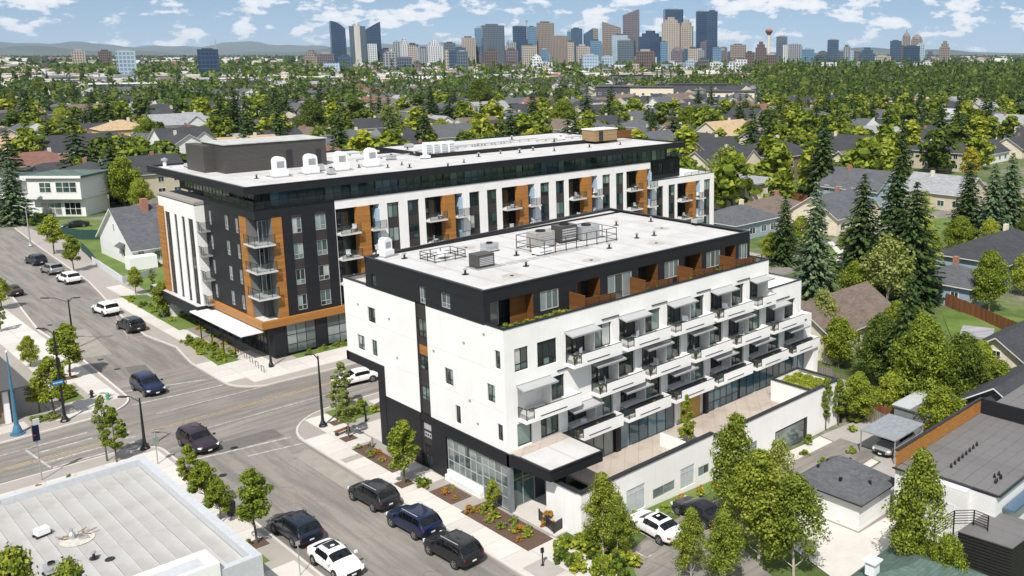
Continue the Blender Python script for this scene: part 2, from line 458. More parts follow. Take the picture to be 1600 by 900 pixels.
def quads_mesh(name, C, Nrm, S, mats, asp=1.0, seed=0, up=None):
    """one leaf-sized quad per centre"""
    rg = np.random.default_rng(seed)
    n = len(C)
    Nrm = Nrm / (np.linalg.norm(Nrm, axis=1, keepdims=True) + 1e-9)
    T = rg.normal(size=(n, 3)) if up is None else up + rg.normal(size=(n, 3)) * .25
    T = T - (T * Nrm).sum(1, keepdims=True) * Nrm
    T /= np.linalg.norm(T, axis=1, keepdims=True) + 1e-9
    B = np.cross(Nrm, T)
    S = np.asarray(S).reshape(-1, 1)
    a, b = T * S * asp / 2, B * S / 2
    V = np.stack([C - a*.9 - b*.35, C - a*.1 - b, C + a, C + a*.05 + b*.9], 1).reshape(-1, 3)
    me = bpy.data.meshes.new(name)
    me.vertices.add(4*n); me.vertices.foreach_set('co', V.astype(np.float32).ravel())
    me.loops.add(4*n); me.loops.foreach_set('vertex_index', np.arange(4*n, dtype=np.int32))
    me.polygons.add(n); me.polygons.foreach_set('loop_start', np.arange(0, 4*n, 4, dtype=np.int32))
    me.polygons.foreach_set('loop_total', np.full(n, 4, dtype=np.int32))
    for m in mats: me.materials.append(m)
    me.update(calc_edges=True)
    return me
def broad_pts(rg, n, h, r, base, clumps, taper=.5, squash=1.0, loose=0):
    """leaf centres and normals of an uneven crown made of clumps on limbs"""
    cc = []
    hc = (h - base)
    while len(cc) < clumps:
        t = rg.random() ** .8
        prof = math.sin(math.pi * min(max(t * (1 - .12) + .10, 0), 1)) ** .6 * (1 - taper * t * t)
        a = rg.random() * 2 * math.pi
        rad = r * prof * math.sqrt(rg.random()) * .80
        cc.append((math.cos(a) * rad, math.sin(a) * rad * squash, base + hc * (t * .84 + .07), r * (.15 + .16 * rg.random()) * (1 - .35 * t)))
    cc = np.array(cc)
    k = rg.integers(0, clumps, n)
    d = rg.normal(size=(n, 3)); d /= np.linalg.norm(d, axis=1, keepdims=True)
    rad = cc[k, 3] * (0.45 - .1 * loose + (.75 + .55 * loose) * rg.random(n) ** .7)
    C = cc[k, :3] + d * rad[:, None] * np.array([1, 1, .8])
    Nn = d + rg.normal(size=(n, 3)) * .55 + np.array([0, 0, .45])
    return C, Nn, cc
def broad(name, seed, h=8, r=3, base=2, n=5000, leaf=.26, clumps=42, mt=None, taper=.45, bark=None, trunk_r=None, loose=0, squash=1.0):
    rg = np.random.default_rng(seed)
    C, Nn, cc = broad_pts(rg, n, h, r, base, int(clumps*1.45), taper, squash, loose)
    cr = quads_mesh('crown', C, Nn, leaf * (.6 + .8 * rg.random(n)), [mt or M_leaf], 1.25, seed)
    tr = trunk_r or h * .017
    mb = MB()
    pts = [(0, 0, -.3)]
    for i in range(1, 6):
        z = h * .8 * i / 5; pts.append((rg.normal() * .03 * z * .5, rg.normal() * .03 * z * .5, z))
    for i in range(5): mb.tube(pts[i], pts[i+1], tr * (1 - i*.17), tr * (1 - (i+1)*.17), 7)
    for j in range(min(14, clumps)):
        c = cc[j]; z0 = max(base * .8, c[2] - .35 * r - .25 * np.hypot(c[0], c[1]))
        i = min(int(z0 / (h * .8) * 5), 4)
        p = Vector(pts[i]).lerp(Vector(pts[i+1]), (z0 / (h*.8) * 5) - i)
        q = Vector(c[:3]); mid = p.lerp(q, .5) + Vector((0, 0, -.06 * r))
        mb.tube(p, mid, tr*.42, tr*.28, 5, cap=False); mb.tube(mid, q, tr*.28, tr*.08, 5, cap=False)
    return cr, mb.mesh('trunk', bark or M_bark)
def conifer(name, seed, h=14, r=3, n_wh=26, per=9, seg=9, mt=None, leaf=.5, base=.6):
    rg = np.random.default_rng(seed)
    C, Nn, S, U = [], [], [], []
    for w in range(n_wh):
        t = (w + rg.random() * .6) / n_wh
        z = base + (h - base) * t
        L = r * 1.08 * (1 - t) ** .68 * (.78 + .34 * rg.random()) + .12
        k = max(4, int(per * (1 - .5 * t)))
        a0 = rg.random() * 6.28
        for j in range(k):
            a = a0 + j * 2 * math.pi / k + rg.normal() * .18
            l = L * (.72 + .42 * rg.random())
            m = max(3, int(seg * (l / r) + 2))
            for s in range(m):
                f = (s + .6) / m
                x = l * f; dz = -.30 * x - .10 * l * f * f + .16 * l * f ** 4
                wd = .18 * l * (1 - f) + .05
                for q in range(2):
                    off = rg.normal() * wd
                    C.append((math.cos(a) * x - math.sin(a) * off, math.sin(a) * x + math.cos(a) * off, z + dz + rg.normal() * .06))
                    Nn.append((math.cos(a) * .45 + rg.normal() * .3, math.sin(a) * .45 + rg.normal() * .3, .9 + rg.normal() * .2))
                    U.append((math.cos(a), math.sin(a), -.45))
                    S.append(leaf * (.5 + .35 * (1 - t)) * (.75 + .5 * rg.random()))
    C = np.array(C); Nn = np.array(Nn); U = np.array(U); S = np.array(S)
    cr = quads_mesh('crown', C, Nn, S, [mt or M_needle], 1.7, seed, up=U)
    mb = MB(); mb.tube((0,0,-.3), (0,0,h*.5), h*.016, h*.009, 7); mb.tube((0,0,h*.5), (0,0,h*.99), h*.009, .015, 6)
    return cr, mb.mesh('trunk', M_bark)

TREES = {}
def proto(key, pair, h): TREES[key] = (pair, h)
# street trees, garden trees, large trees, conifers
proto('street_a', broad('s', 1, 7, 2.0, 1.9, 7500, .17, 34, M_leaf, .5, loose=.5), 7)
proto('street_b', broad('s', 2, 7, 2.1, 2.0, 7500, .17, 38, M_leafy, .55, loose=.5), 7)
proto('street_c', broad('s', 3, 7, 1.7, 1.6, 5500, .17, 28, M_leaf, .7), 7)
proto('sapling', broad('s', 4, 5, 1.1, 1.2, 2200, .15, 20, M_leafo, .6), 5)
proto('round_a', broad('s', 5, 9, 4.0, 1.6, 13000, .22, 60, M_leaf, .35, squash=.9, loose=.55), 9)
proto('round_b', broad('s', 6, 9, 3.6, 1.5, 13000, .22, 54, M_leafy, .4, loose=.55), 9)
proto('big_a', broad('s', 7, 13, 5.2, 2.0, 22000, .25, 70, M_leafg, .5, loose=.6), 13)
proto('big_b', broad('s', 8, 13, 4.8, 2.2, 22000, .25, 84, M_leaf, .45, bark=M_palebark, loose=.55), 13)
proto('birch', broad('s', 9, 10, 3.0, 1.2, 13000, .17, 64, M_leafb, .72, bark=M_palebark, trunk_r=.11, loose=.8), 10)
proto('airy', broad('s', 10, 11, 4.2, 2.6, 4200, .3, 60, M_leafo, .4, bark=M_palebark, loose=1), 11)
proto('column', broad('s', 11, 8, 1.5, .7, 7500, .17, 40, M_leaf, .6), 8)
proto('gold', broad('s', 12, 8, 3.2, 1.5, 3500, .36, 40, M_gold, .4), 8)
proto('spruce_a', conifer('s', 21, 16, 3.5, 36, 13, 12, M_needle, .58), 16)
proto('spruce_b', conifer('s', 22, 16, 3.9, 34, 13, 12, M_needle, .6), 16)
proto('spruce_blue', conifer('s', 23, 16, 3.7, 36, 13, 12, M_needleb, .58), 16)
proto('larch', conifer('s', 24, 12, 2.6, 24, 8, 8, M_leafy, .55), 12)
# lighter crowns for the neighbourhood behind, three hundred metres and more away
proto('far_round_a', broad('s', 31, 9, 3.9, 1.0, 900, .85, 34, M_leaf, .35), 9)
proto('far_round_b', broad('s', 32, 9, 3.7, 1.0, 900, .85, 34, M_leafy, .4), 9)
proto('far_round_c', broad('s', 33, 10, 4.2, 1.0, 1000, .85, 38, M_leafg, .4), 10)
proto('far_spruce', conifer('s', 34, 16, 3.7, 20, 9, 6, M_needle, 1.0), 16)

def tree(key, x, y, h, label, name='tree', group=None, rz=None, wide=1.0, cat='tree', z=None):
    (cr, tr), h0 = TREES[key]
    t = empty(name, (x, y, gz(x, y) if z is None else z), random.uniform(0, 6.28) if rz is None else rz)
    s = h / h0; w = s * wide
    inst('trunk', tr, t, scale=(w, w, s)); inst('crown', cr, t, scale=(w, w, s))
    tag(t, label, cat, group); return t
def tree_px(key, u, v, h, label, **k):
    x, y, z = at(u, v); return tree(key, x, y, h, label, **k)

def shrub_mesh(seed, r, h, n, leaf, mt):
    rg = np.random.default_rng(seed)
    C, Nn, cc = broad_pts(rg, n, h, r, .02, 12, .3)
    C[:, 2] = np.clip(C[:, 2], .02, None)
    return quads_mesh('shrub', C, Nn, leaf*(.6+.8*rg.random(n)), [mt], 1.3, seed)
SHRUBS = {'green': shrub_mesh(41, .7, .9, 420, .17, M_leaf), 'lime': shrub_mesh(42, .7, .8, 420, .17, M_leafy),
          'grey': shrub_mesh(43, .65, .7, 350, .16, M_leafo), 'rust': shrub_mesh(44, .6, .7, 380, .14, M_rust),
          'deep': shrub_mesh(45, .8, 1.1, 500, .18, M_leafg), 'grass': None}
def tuft_mesh(seed, n=90, h=.6):
    rg = np.random.default_rng(seed)
    a = rg.random(n)*6.28; r = rg.random(n)*.3
    C = np.stack([np.cos(a)*r, np.sin(a)*r, .1+h*.4*rg.random(n)], 1)
    Nn = np.stack([np.cos(a), np.sin(a), np.full(n, .3)], 1)
    return quads_mesh('ornamental_grass', C, Nn, .1, [M_leafy], h/.12, seed, up=np.array([[0,0,1.]])+np.stack([np.cos(a)*.4, np.sin(a)*.4, 0*a],1))
SHRUBS['grass'] = tuft_mesh(46)
def shrub(kind, x, y, label, s=1.0, z=None, group=None, name='shrub'):
    o = bpy.data.objects.new(name, SHRUBS[kind]); COL.objects.link(o)
    o.location = (x, y, (gz(x, y) if z is None else z)); o.scale = (s, s, s*random.uniform(.85, 1.15)); o.rotation_euler = (0, 0, random.uniform(0, 6.28))
    return tag(o, label, 'shrub' if kind != 'grass' else 'ornamental grass', group)
# ------------------------------------------------------------------ setting: ground, roads, pavements
random.seed(5)
def lines(lo, a, b, hi, step, far):
    out = list(np.arange(a, b + .1, step)); s = far; p = b
    while p < hi: p += s; s *= 1.6; out.append(min(p, hi))
    s = far; p = a; pre = []
    while p > lo: p -= s; s *= 1.6; pre.append(max(p, lo))
    return pre[::-1] + out
gx = lines(-22000, -20, 140, 26000, 5, 10); gy = lines(-22000, -10, 140, 26000, 5, 10)
vv = [(x, y, gz(x, y)) for y in gy for x in gx]; nx = len(gx)
ff = [(j*nx+i, j*nx+i+1, (j+1)*nx+i+1, (j+1)*nx+i) for j in range(len(gy)-1) for i in range(nx-1)]
me = bpy.data.meshes.new('ground'); me.from_pydata(vv, [], ff); me.materials.append(M_terrain)
ground = setting(bpy.data.objects.new('ground', me)); COL.objects.link(ground)

def sheet(name, poly, z, m):
    mb = MB(); mb.face([(x, y, gz(x, y) + z) for x, y in poly])
    return setting(mb.build(name, m))
def arc(cx, cy, r, a0, a1, n=8):
    return [(cx + r*math.cos(R(a0+(a1-a0)*i/n)), cy + r*math.sin(R(a0+(a1-a0)*i/n))) for i in range(n+1)]
# main street (runs away from the camera) and cross street
sheet('main_street', [(25.6,-60),(36.6,-60),(36.6,86),(38.3,89),(38.3,100),(38,104),(38,130),(42,166),(44,204),(46.5,232),(66,420),(57,420),(36,232),(31.5,174),(28.4,140),(28.2,100),(25.6,92)], .010, M_asphalt_y)
sheet('junction', [(22,84.2),(43,84.2),(43,112),(27,112),(22,108)], .012, M_asphalt)
sheet('cross_street', [(-160,87.2),(-160,101.9),(24,101.9),(60,98.4),(420,98.4),(420,87.2)], .014, M_asphalt)
sheet('side_street', [(36,231),(46.5,231),(46.5,239),(36,239),(-90,246),(-90,238)], .014, M_asphalt)
sheet('side_street', [(45.5,226),(150,206),(151,214),(46,235)], .016, M_asphalt)

def kerb(name, pts, w=.2, h=.15, parent=None):
    mb = MB()
    for (x0,y0),(x1,y1) in zip(pts[:-1], pts[1:]):
        d = Vector((x1-x0, y1-y0)); L = d.length
        if L < 1e-3: continue
        d /= L; nrm = Vector((-d.y, d.x))*w
        mb.prism([(x0-d.x*.01, y0-d.y*.01), (x1+d.x*.01, y1+d.y*.01), (x1+nrm.x, y1+nrm.y), (x0+nrm.x, y0+nrm.y)], 0, h)
    return setting(mb.build(name, M_conc))
SLABS = {}
def slab_mesh(w, d):
    k = (round(w, 2), round(d, 2))
    if k not in SLABS:
        mb = MB(); e = .018
        mb.box(e, e, 0, w-e, d-e, .035, bottom=False); SLABS[k] = mb.mesh('paving_slab', M_conc)
    return SLABS[k]
def inside(p, poly):
    x, y = p; c = False
    for i in range(len(poly)):
        (x0,y0),(x1,y1) = poly[i], poly[i-1]
        if (y0 > y) != (y1 > y) and x < (x1-x0)*(y-y0)/(y1-y0)+x0: c = not c
    return c
def pavement(name, poly, pitch=(2.2, 2.2), z=.11, limit=None, holes=()):
    mb = MB(); mb.prism(poly, -.2, z, 0)
    o = setting(mb.build(name, M_joint if pitch else M_conc))
    if pitch:
        xs = [p[0] for p in poly]; ys = [p[1] for p in poly]; w, d = pitch
        x = min(xs) + .05
        while x + w < max(xs) + .3:
            y = min(ys)
            while y + d < max(ys) + .01:
                c = [(x,y),(x+w,y),(x+w,y+d),(x,y+d),(x+w/2,y+d/2)]
                if all(inside(q, poly) for q in c) and (limit is None or limit(x+w/2, y+d/2)) and not any(hx0-.3 < x+w/2 < hx1+.3 and hy0-.3 < y+d/2 < hy1+.3 for hx0,hy0,hx1,hy1 in holes):
                    inst('paving_slab', slab_mesh(w, d), o, (x, y, z-.002))
                y += d
            x += w
    return o
# pavement beside the front building, with its planting beds left open
BEDS_A = [(38.2,60.2,40.2,63.4),(38.0,50.0,40.4,58.6),(38.0,68.8,39.6,75.9),(40.6,82.3,44.5,86.2)]
pavement('pavement_front_east', [(35.9,20),(40.72,20),(40.72,80),(90,80),(90,87.2)] + [(42,87.2)] + arc(42,81.2,6.1,90,180)[1:], (2.3,2.35), limit=lambda x, y: 34 < y and x < 66 and not (x > 40.7 and y < 81), holes=BEDS_A)
kerb('kerb_front_east', [(90,87.35),(42,87.35)] + arc(42,81.2,6.15,90,180)[1:] + [(35.75,18)])
# corner by the large building
NEP = arc(41.6,102.6,4.4,180,250) + [(46,98.15),(130,98.0),(130,106.2),(44.6,106.2),(44.6,142),(46.5,175),(48.5,205),(46.2,230),(44.6,229),(43,204),(41.1,166),(38.0,139)] + [(37.3,128),(38.2,120),(37.2,112.5)]
pavement('pavement_corner', NEP, (2.2,2.2), limit=lambda x, y: y < 160 and x < 72, holes=[(38.9,108.8,41.7,122.2),(46.5,104.8,58,106.1),(41.0,127,44.4,150)])
kerb('kerb_corner', [(130,97.9),(46,98.05)][::1] + arc(41.6,102.6,4.5,250,180) + [(37.1,112.5),(38.1,120),(37.2,128),(37.9,139),(41.0,166),(42.9,204),(44.5,229)][0:][::1], w=-.2)
# west side
NWP = [(28.45,106.2)] + arc(24.0,106.2,4.45,0,-75)[1:] + [(18,101.45),(-60,101.6),(-60,103.6),(21.8,106.5),(21.8,125),(22.5,150),(25,174),(30.2,232),(34.4,230),(31.3,174),(28.5,141),(28.9,124)]
pavement('pavement_west', NWP, (2.2,2.2), limit=lambda x, y: x > 5 and y < 165, holes=[(19.6,104.4,22.0,106.8),(23.2,108.5,25.5,113.5)])
kerb('kerb_west', [(34.5,230),(31.4,174),(28.6,141),(29.0,124),(28.55,106.2)] + arc(24.0,106.2,4.55,0,-75)[1:] + [(18,101.35),(-60,101.5)], w=-.2)
SWP = [(21.5,20),(26.2,20),(26.2,88.5)] + arc(23.6,88.5,2.6,0,90)[1:] + [(-60,91.2),(-60,87),(20.8,86.5)]
pavement('pavement_south_west', SWP, (2.2,2.3), limit=lambda x, y: 45 < y and x > 8, holes=[(22.2,62.6,24.6,66.6)])
kerb('kerb_south_west', [(26.35,20),(26.35,88.5)] + arc(23.6,88.5,2.75,0,90)[1:] + [(-60,91.35)], w=.2)

# painted lines
LB = {}
def stripe(name, p, q, w, m, z=.024):
    (x0,y0),(x1,y1) = p, q; d = Vector((x1-x0, y1-y0)).normalized(); n = Vector((-d.y, d.x))*w/2
    mb = MB(); mb.face([(x0-n.x,y0-n.y,z+gz(x0,y0)),(x1-n.x,y1-n.y,z+gz(x1,y1)),(x1+n.x,y1+n.y,z+gz(x1,y1)),(x0+n.x,y0+n.y,z+gz(x0,y0))])
    return setting(mb.build(name, m))
stripe('crosswalk_line', (28.6,108.0), (36.2,105.4), .32, M_mark); stripe('crosswalk_line', (28.0,103.0), (36.9,102.2), .3, M_mark)
stripe('crosswalk_line', (26.9,84.6), (35.6,83.0), .32, M_mark); stripe('crosswalk_line', (31.0,81.7), (35.7,80.8), .22, M_mark)
stripe('lane_line', (28.9,98.7), (90,98.0-.9), .16, M_mark); stripe('lane_line', (30.8,91.1), (90,90.6), .16, M_mark)
stripe('lane_line', (-40,98.6), (18.6,98.25), .14, M_mark)
for k in range(5):
    stripe('crosswalk_bar', (24.7, 97.4-1.55*k), (25.6, 97.1-1.55*k), .38, M_mark)
for y in (98.35, 96.5, 93.6, 91.9):
    stripe('crosswalk_bar', (18.2,y), (22.7,y+.1), .3, M_mark)
stripe('lane_line', (17.6,98.5),(18.3,91.0), .2, M_mark)
stripe('yellow_line', (-60,95.15), (25,94.95), .13, M_yellow); stripe('yellow_line', (-60,94.75), (25,94.55), .13, M_yellow)
stripe('yellow_line', (27,94.5), (120,94.05), .13, M_yellow); stripe('yellow_line', (27,94.1), (120,93.65), .13, M_yellow)
stripe('parking_line', (36.2,128.5), (38.6,127.6), .12, M_mark); stripe('parking_line', (35.6,129.5), (39.4,150.5), .12, M_mark); stripe('parking_line', (36.3,133.2), (37.8,132.9), .12, M_mark)
def patch(poly, m, z=.017, name='asphalt_patch'): return sheet(name, poly, z, m)
M_patch = plain('darker_asphalt', (.13,.12,.11), .9, var=.15, scale=1.2)
M_patchl = plain('lighter_asphalt', (.27,.25,.22), .9, var=.12, scale=1.0)
for (u, v) in ((270,560),(330,620),(470,760),(560,850)):
    pass
patch([(29.5,84),(35.3,83.8),(35.3,86.3),(29.6,86.6)], M_patch); patch([(31,113),(33,112.4),(33.4,116),(31.4,116.6)], M_patch)
patch([(28.9,124),(32,123),(33,137),(28.6,139)], M_patchl); patch([(33.8,60),(35.5,60),(35.5,79),(33.9,79)], M_patchl, .018)
def manhole(u, v, r=.35):
    x, y, z = at(u, v); mb = MB(); mb.lathe((x, y, .0), [(r,.0),(r,.022),(r*.85,.024),(.01,.024)], 14)
    return setting(mb.build('manhole_cover', M_black))
for q in ((157,562),(78,508),(71,516),(366,700),(348,743),(183,577)): manhole(*q)

pavement('covered_pavement', [(40.75,74),(48.8,74),(48.8,80.6),(40.75,80.6)], None, .12)
pavement('entrance_pavement', [(40.75,50.2),(42.28,50.2),(42.28,52.7),(47,52.7),(47,56),(40.75,56)], None, .13)
# mulch and grass beds with low kerb edging
def bed(name, poly, m=None, h=.16, z0=0):
    mb = MB(); mb.prism(poly, -.1+z0, h+z0); return setting(mb.build(name, m or M_soil))
for b4, m in zip(BEDS_A, (M_soil, M_soil, M_soil, M_grass)):
    bed('planting_bed', [(b4[0],b4[1]),(b4[2],b4[1]),(b4[2],b4[3]),(b4[0],b4[3])], m)
bed('planting_bed', [(38.9,108.8),(41.4,109.2),(41.6,122),(39.6,122)], M_grass)
bed('planting_bed', [(41.6,112),(43.9,112),(43.9,127),(41.8,127)], M_gravel)
bed('planting_bed', [(41.0,127),(44.3,127),(44.4,150),(41.4,152)], M_grass)
bed('planting_bed', [(46.5,104.8),(58,104.8),(58,106.1),(46.5,106.1)], M_grass)
bed('planting_bed', [(19.6,104.4),(22,104.0),(22,106.3),(19.9,106.8)], M_grass)
bed('planting_bed', [(23.2,108.5),(25.2,108.5),(25.2,113.5),(23.2,113.5)], M_grass)
bed('planting_bed', [(22.2,62.6),(24.6,62.6),(24.6,66.6),(22.2,66.6)], M_grass)
sheet('lawn', [(44.4,142),(70,142),(70,185),(50,205),(48.5,205),(46.5,175)], .05, M_grass)
sheet('lawn', [(46,233),(58,232),(66,205),(61,204),(50.5,220)], .05, M_grass)
sheet('forecourt', [(-40,103.4),(21.9,106.4),(21.9,122),(-40,122)], .05, M_conc2); sheet('lawn', [(-20,122),(21.9,122),(22.6,150),(-20,150)], .05, M_grass)
sheet('lawn', [(36,243),(80,236),(85,262),(40,270)], .05, M_grass)
sheet('lawn', [(8,84.2),(20,84.2),(20,87.5),(-8,87.5),(-8,84.2)], .15, M_grass)
for k, (u, v) in enumerate(((632,758),(545,687),(527,662),(402,852),(110,592),(86,655),(256,498))):
    x, y, z = at(u, v); x0, y0 = x-.65, y-.65; bed('tree_pit', [(x0,y0),(x0+1.3,y0),(x0+1.3,y0+1.3),(x0,y0+1.3)], M_soil, .155)
for a, b, c, d in ((36.2,73.6,39.4,74.6),(38.3,66.6,40.6,67.9),(36.3,46,38.2,48.5)):
    sheet('stained_paving', [(a,b),(c,b),(c,d),(a,d)], .152, M_conc2)
# alley and parking bays right of the front building
sheet('parking_lot', [(41.2,44.3),(47,45.5),(74,46.2),(74,41.5),(64,41.2),(56.5,41.2),(56.5,25),(44,25),(40.7,40)], .03, M_asphalt)
for p, q in (((987,825),(1045,856)), ((1047,799),(1106,827)), ((1010,872),(1106,829)), ((1106,829),(1180,795)), ((975,853),(1010,872))):
    stripe('parking_line', at(*p)[:2], at(*q)[:2], .12, M_mark, .045)
def sloped(name, poly, z, m, sub=8):
    bm = bmesh.new(); vs = [bm.verts.new((x, y, 0)) for x, y in poly]; bm.faces.new(vs)
    bmesh.ops.triangulate(bm, faces=bm.faces[:]); bmesh.ops.subdivide_edges(bm, edges=bm.edges[:], cuts=sub, use_grid_fill=True)
    for v in bm.verts: v.co.z = gz(v.co.x, v.co.y) + z
    me = bpy.data.meshes.new(name); bm.to_mesh(me); bm.free(); me.materials.append(m)
    o = bpy.data.objects.new(name, me); COL.objects.link(o); return setting(o)
sloped('driveway_apron', [(61,47.9),(72.6,47.9),(71.5,40.6),(64.2,40.4),(62.8,42)], .06, M_conc)
sloped('driveway_apron', [(72.8,48),(82,47),(86,36),(64.4,36),(64.4,40.2),(71.6,40.4)], .05, M_conc2)
sloped('hut_yard', [(53.5,40.8),(64,41),(64,30),(50,30)], .05, M_conc)
sheet('planting_strip', [(41.6,49),(47,48.4),(47,46.4),(43.6,45.8),(41.2,42),(38.2,42),(38.2,49.8)], .12, M_grass)
sheet('planting_strip', [(47,48.4),(66,48.4),(61,47),(49,46.7)], .06, M_grass)
# ------------------------------------------------------------------ facade tools
class Face:
    def __init__(s, axis, pos):   # axis 'front': looks to -Y at y=pos, u = x ; axis 'street': looks to -X at x=pos, u = y
        s.a = axis; s.p = pos
        s.rz = 0 if axis == 'front' else -math.pi/2
    def P(s, u, z, d=0):
        return (u, s.p - d, z) if s.a == 'front' else (s.p - d, u, z)
    def box(s, mb, u0, u1, z0, z1, d0, d1, mi=0):
        a, b = s.P(u0, z0, d0), s.P(u1, z1, d1)
        mb.box(a[0], a[1], a[2], b[0], b[1], b[2], mi); return mb
    def wall(s, mb, u0, u1, z0, z1, holes=(), depth=.18, mi=0, mr=None, d=0):
        """wall with real openings: holes are (u0,u1,z0,z1[,depth]), reveals included"""
        mr = mi if mr is None else mr
        us = sorted({u0, u1, *[h[0] for h in holes], *[h[1] for h in holes]}); zs = sorted({z0, z1, *[h[2] for h in holes], *[h[3] for h in holes]})
        us = [u for u in us if u0 <= u <= u1]; zs = [z for z in zs if z0 <= z <= z1]
        flip = s.a != 'front'
        def f(pts, m):
            mb.face(pts[::-1] if flip else pts, m)
        for a, b in zip(us[:-1], us[1:]):
            run = None
            for c, e in zip(zs[:-1], zs[1:]):
                um, zm = (a+b)/2, (c+e)/2
                if any(h[0] < um < h[1] and h[2] < zm < h[3] for h in holes): continue
                f([s.P(a,c,d), s.P(b,c,d), s.P(b,e,d), s.P(a,e,d)], mi)
        for h in holes:
            a, b, c, e = h[:4]; q = d - (h[4] if len(h) > 4 else depth)
            f([s.P(a,c,d), s.P(a,e,d), s.P(a,e,q), s.P(a,c,q)][::1], mr); f([s.P(b,c,q), s.P(b,e,q), s.P(b,e,d), s.P(b,c,d)], mr)
            f([s.P(a,c,q), s.P(b,c,q), s.P(b,c,d), s.P(a,c,d)], mr); f([s.P(a,e,d), s.P(b,e,d), s.P(b,e,q), s.P(a,e,q)], mr)
        return mb
WCACHE = {}
def window(F, parent, u0, u1, z0, z1, d=-.16, cols=2, rows=(), fm=None, pm=None, bar=.06, label=None, name='window', pname='pane'):
    """frame (part) with its panes (sub-parts); rows are heights (0..1) of transoms"""
    fm = fm or M_frame; pm = pm or M_pane
    w, h = u1-u0, z1-z0
    key = (round(w,2), round(h,2), str(cols), tuple(rows), fm.name, pm.name, bar)
    if key not in WCACHE:
        mb = MB()
        mb.box(-w/2, -.05, 0, -w/2+bar, .05, h); mb.box(w/2-bar, -.05, 0, w/2, .05, h)
        mb.box(-w/2+bar, -.05, 0, w/2-bar, .05, bar); mb.box(-w/2+bar, -.05, h-bar, w/2-bar, .05, h)
        xs = [-w/2+bar/2 + (w-bar)*i/cols for i in range(cols+1)] if isinstance(cols, int) else [-w/2+bar/2] + [-w/2+w*c for c in cols] + [w/2-bar/2]
        for x in xs[1:-1]: mb.box(x-bar/2, -.045, bar, x+bar/2, .045, h-bar)
        zs = [bar/2] + [h*r for r in rows] + [h-bar/2]
        for z in zs[1:-1]:
            for xa, xb in zip(xs[:-1], xs[1:]): mb.box(xa+bar/2, -.04, z-bar/2, xb-bar/2, .04, z+bar/2)
        panes = []
        for xa, xb in zip(xs[:-1], xs[1:]):
            for za, zb in zip(zs[:-1], zs[1:]):
                pb = MB(); pw, ph = (xb-xa-bar)/2, (zb-za-bar)
                pb.box(-pw, -.012, 0, pw, .012, ph); panes.append((pb.mesh('pane', pm), ((xa+xb)/2, .0, za+bar/2)))
        WCACHE[key] = (mb.mesh('window', fm), panes)
    fr, panes = WCACHE[key]
    b = wloc(parent); p = F.P((u0+u1)/2, z0, d)
    o = inst(name, fr, parent, (p[0]-b[0], p[1]-b[1], p[2]-b[2]), F.rz)
    if label: o['label'] = label
    for m, l in panes: inst(pname, m, o, l)
    return o
def railing(F, parent, u0, u1, z, h=1.05, d=0, n=None, glass=True, name='balcony_railing', ret=0.0):
    """posts and top rail with glass infill panels"""
    mb = MB(); n = n or max(2, int(abs(u1-u0)/1.5)+1)
    us = [u0 + (u1-u0)*i/(n-1) for i in range(n)]
    for u in us: F.box(mb, u-.025, u+.025, z, z+h, d-.025, d+.025)
    F.box(mb, u0-.03, u1+.03, z+h, z+h+.05, d-.03, d+.03); F.box(mb, u0+.03, u1-.03, z+.08, z+.12, d-.02, d+.02)
    if ret:
        for u in (u0, u1): F.box(mb, u-.03, u+.03, z+h, z+h+.05, d-ret, d-.03)
    o = mb.build(name, M_black if glass else M_darktrim, parent)
    if glass:
        b = wloc(o); L = (us[1]-us[0]) - .09; key = ('rg', F.a, round(L,2), round(h,2))
        if key not in WCACHE:
            pb = MB()
            if F.a == 'front': pb.box(-L/2, -.008, 0, L/2, .008, h-.18)
            else: pb.box(-.008, -L/2, 0, .008, L/2, h-.18)
            WCACHE[key] = pb.mesh('glass_panel', M_railglass)
        for a, c in zip(us[:-1], us[1:]):
            p = F.P((a+c)/2, z+.14, d); inst('glass_panel', WCACHE[key], o, (p[0]-b[0], p[1]-b[1], p[2]-b[2]))
        if ret:
            for u in (u0, u1):
                pb = MB(); F.box(pb, u-.008, u+.008, z+.14, z+h-.04, d-ret+.03, d-.06); pb.build('glass_panel', M_railglass, o)
    return o

# ------------------------------------------------------------------ the front building (white, four storeys and a penthouse)
X0, Y0 = 40.72, 55.8
XE, YE = 74.2, 80.7
A = tag(empty('apartment_building', (X0, Y0, 0)), 'white apartment building in front with staggered white balconies, grey awnings and a charcoal penthouse', 'apartment building')
FS, FF = Face('street', X0), Face('front', Y0)
ZT = 15.1
# street side wall
win_s = [(75.1,76.45,11.65,13.1), (77.35,78.65,8.55,10.0), (75.1,76.05,8.5,10.05), (56.3,57.0,11.8,13.3), (62.9,64.15,8.75,10.2), (57.15,58.2,8.8,10.3), (62.05,62.8,5.65,7.25), (56.3,57.0,5.85,7.25)]
mb = MB()
FS.wall(mb, 68.2, YE, 7.9, ZT, [w for w in win_s if w[0] > 68], .16)
FS.wall(mb, 68.2, 74.0, 5.05, 7.9, [], .16)
FS.wall(mb, Y0, 66.6, 5.1, ZT, [w for w in win_s if w[0] < 66], .16)
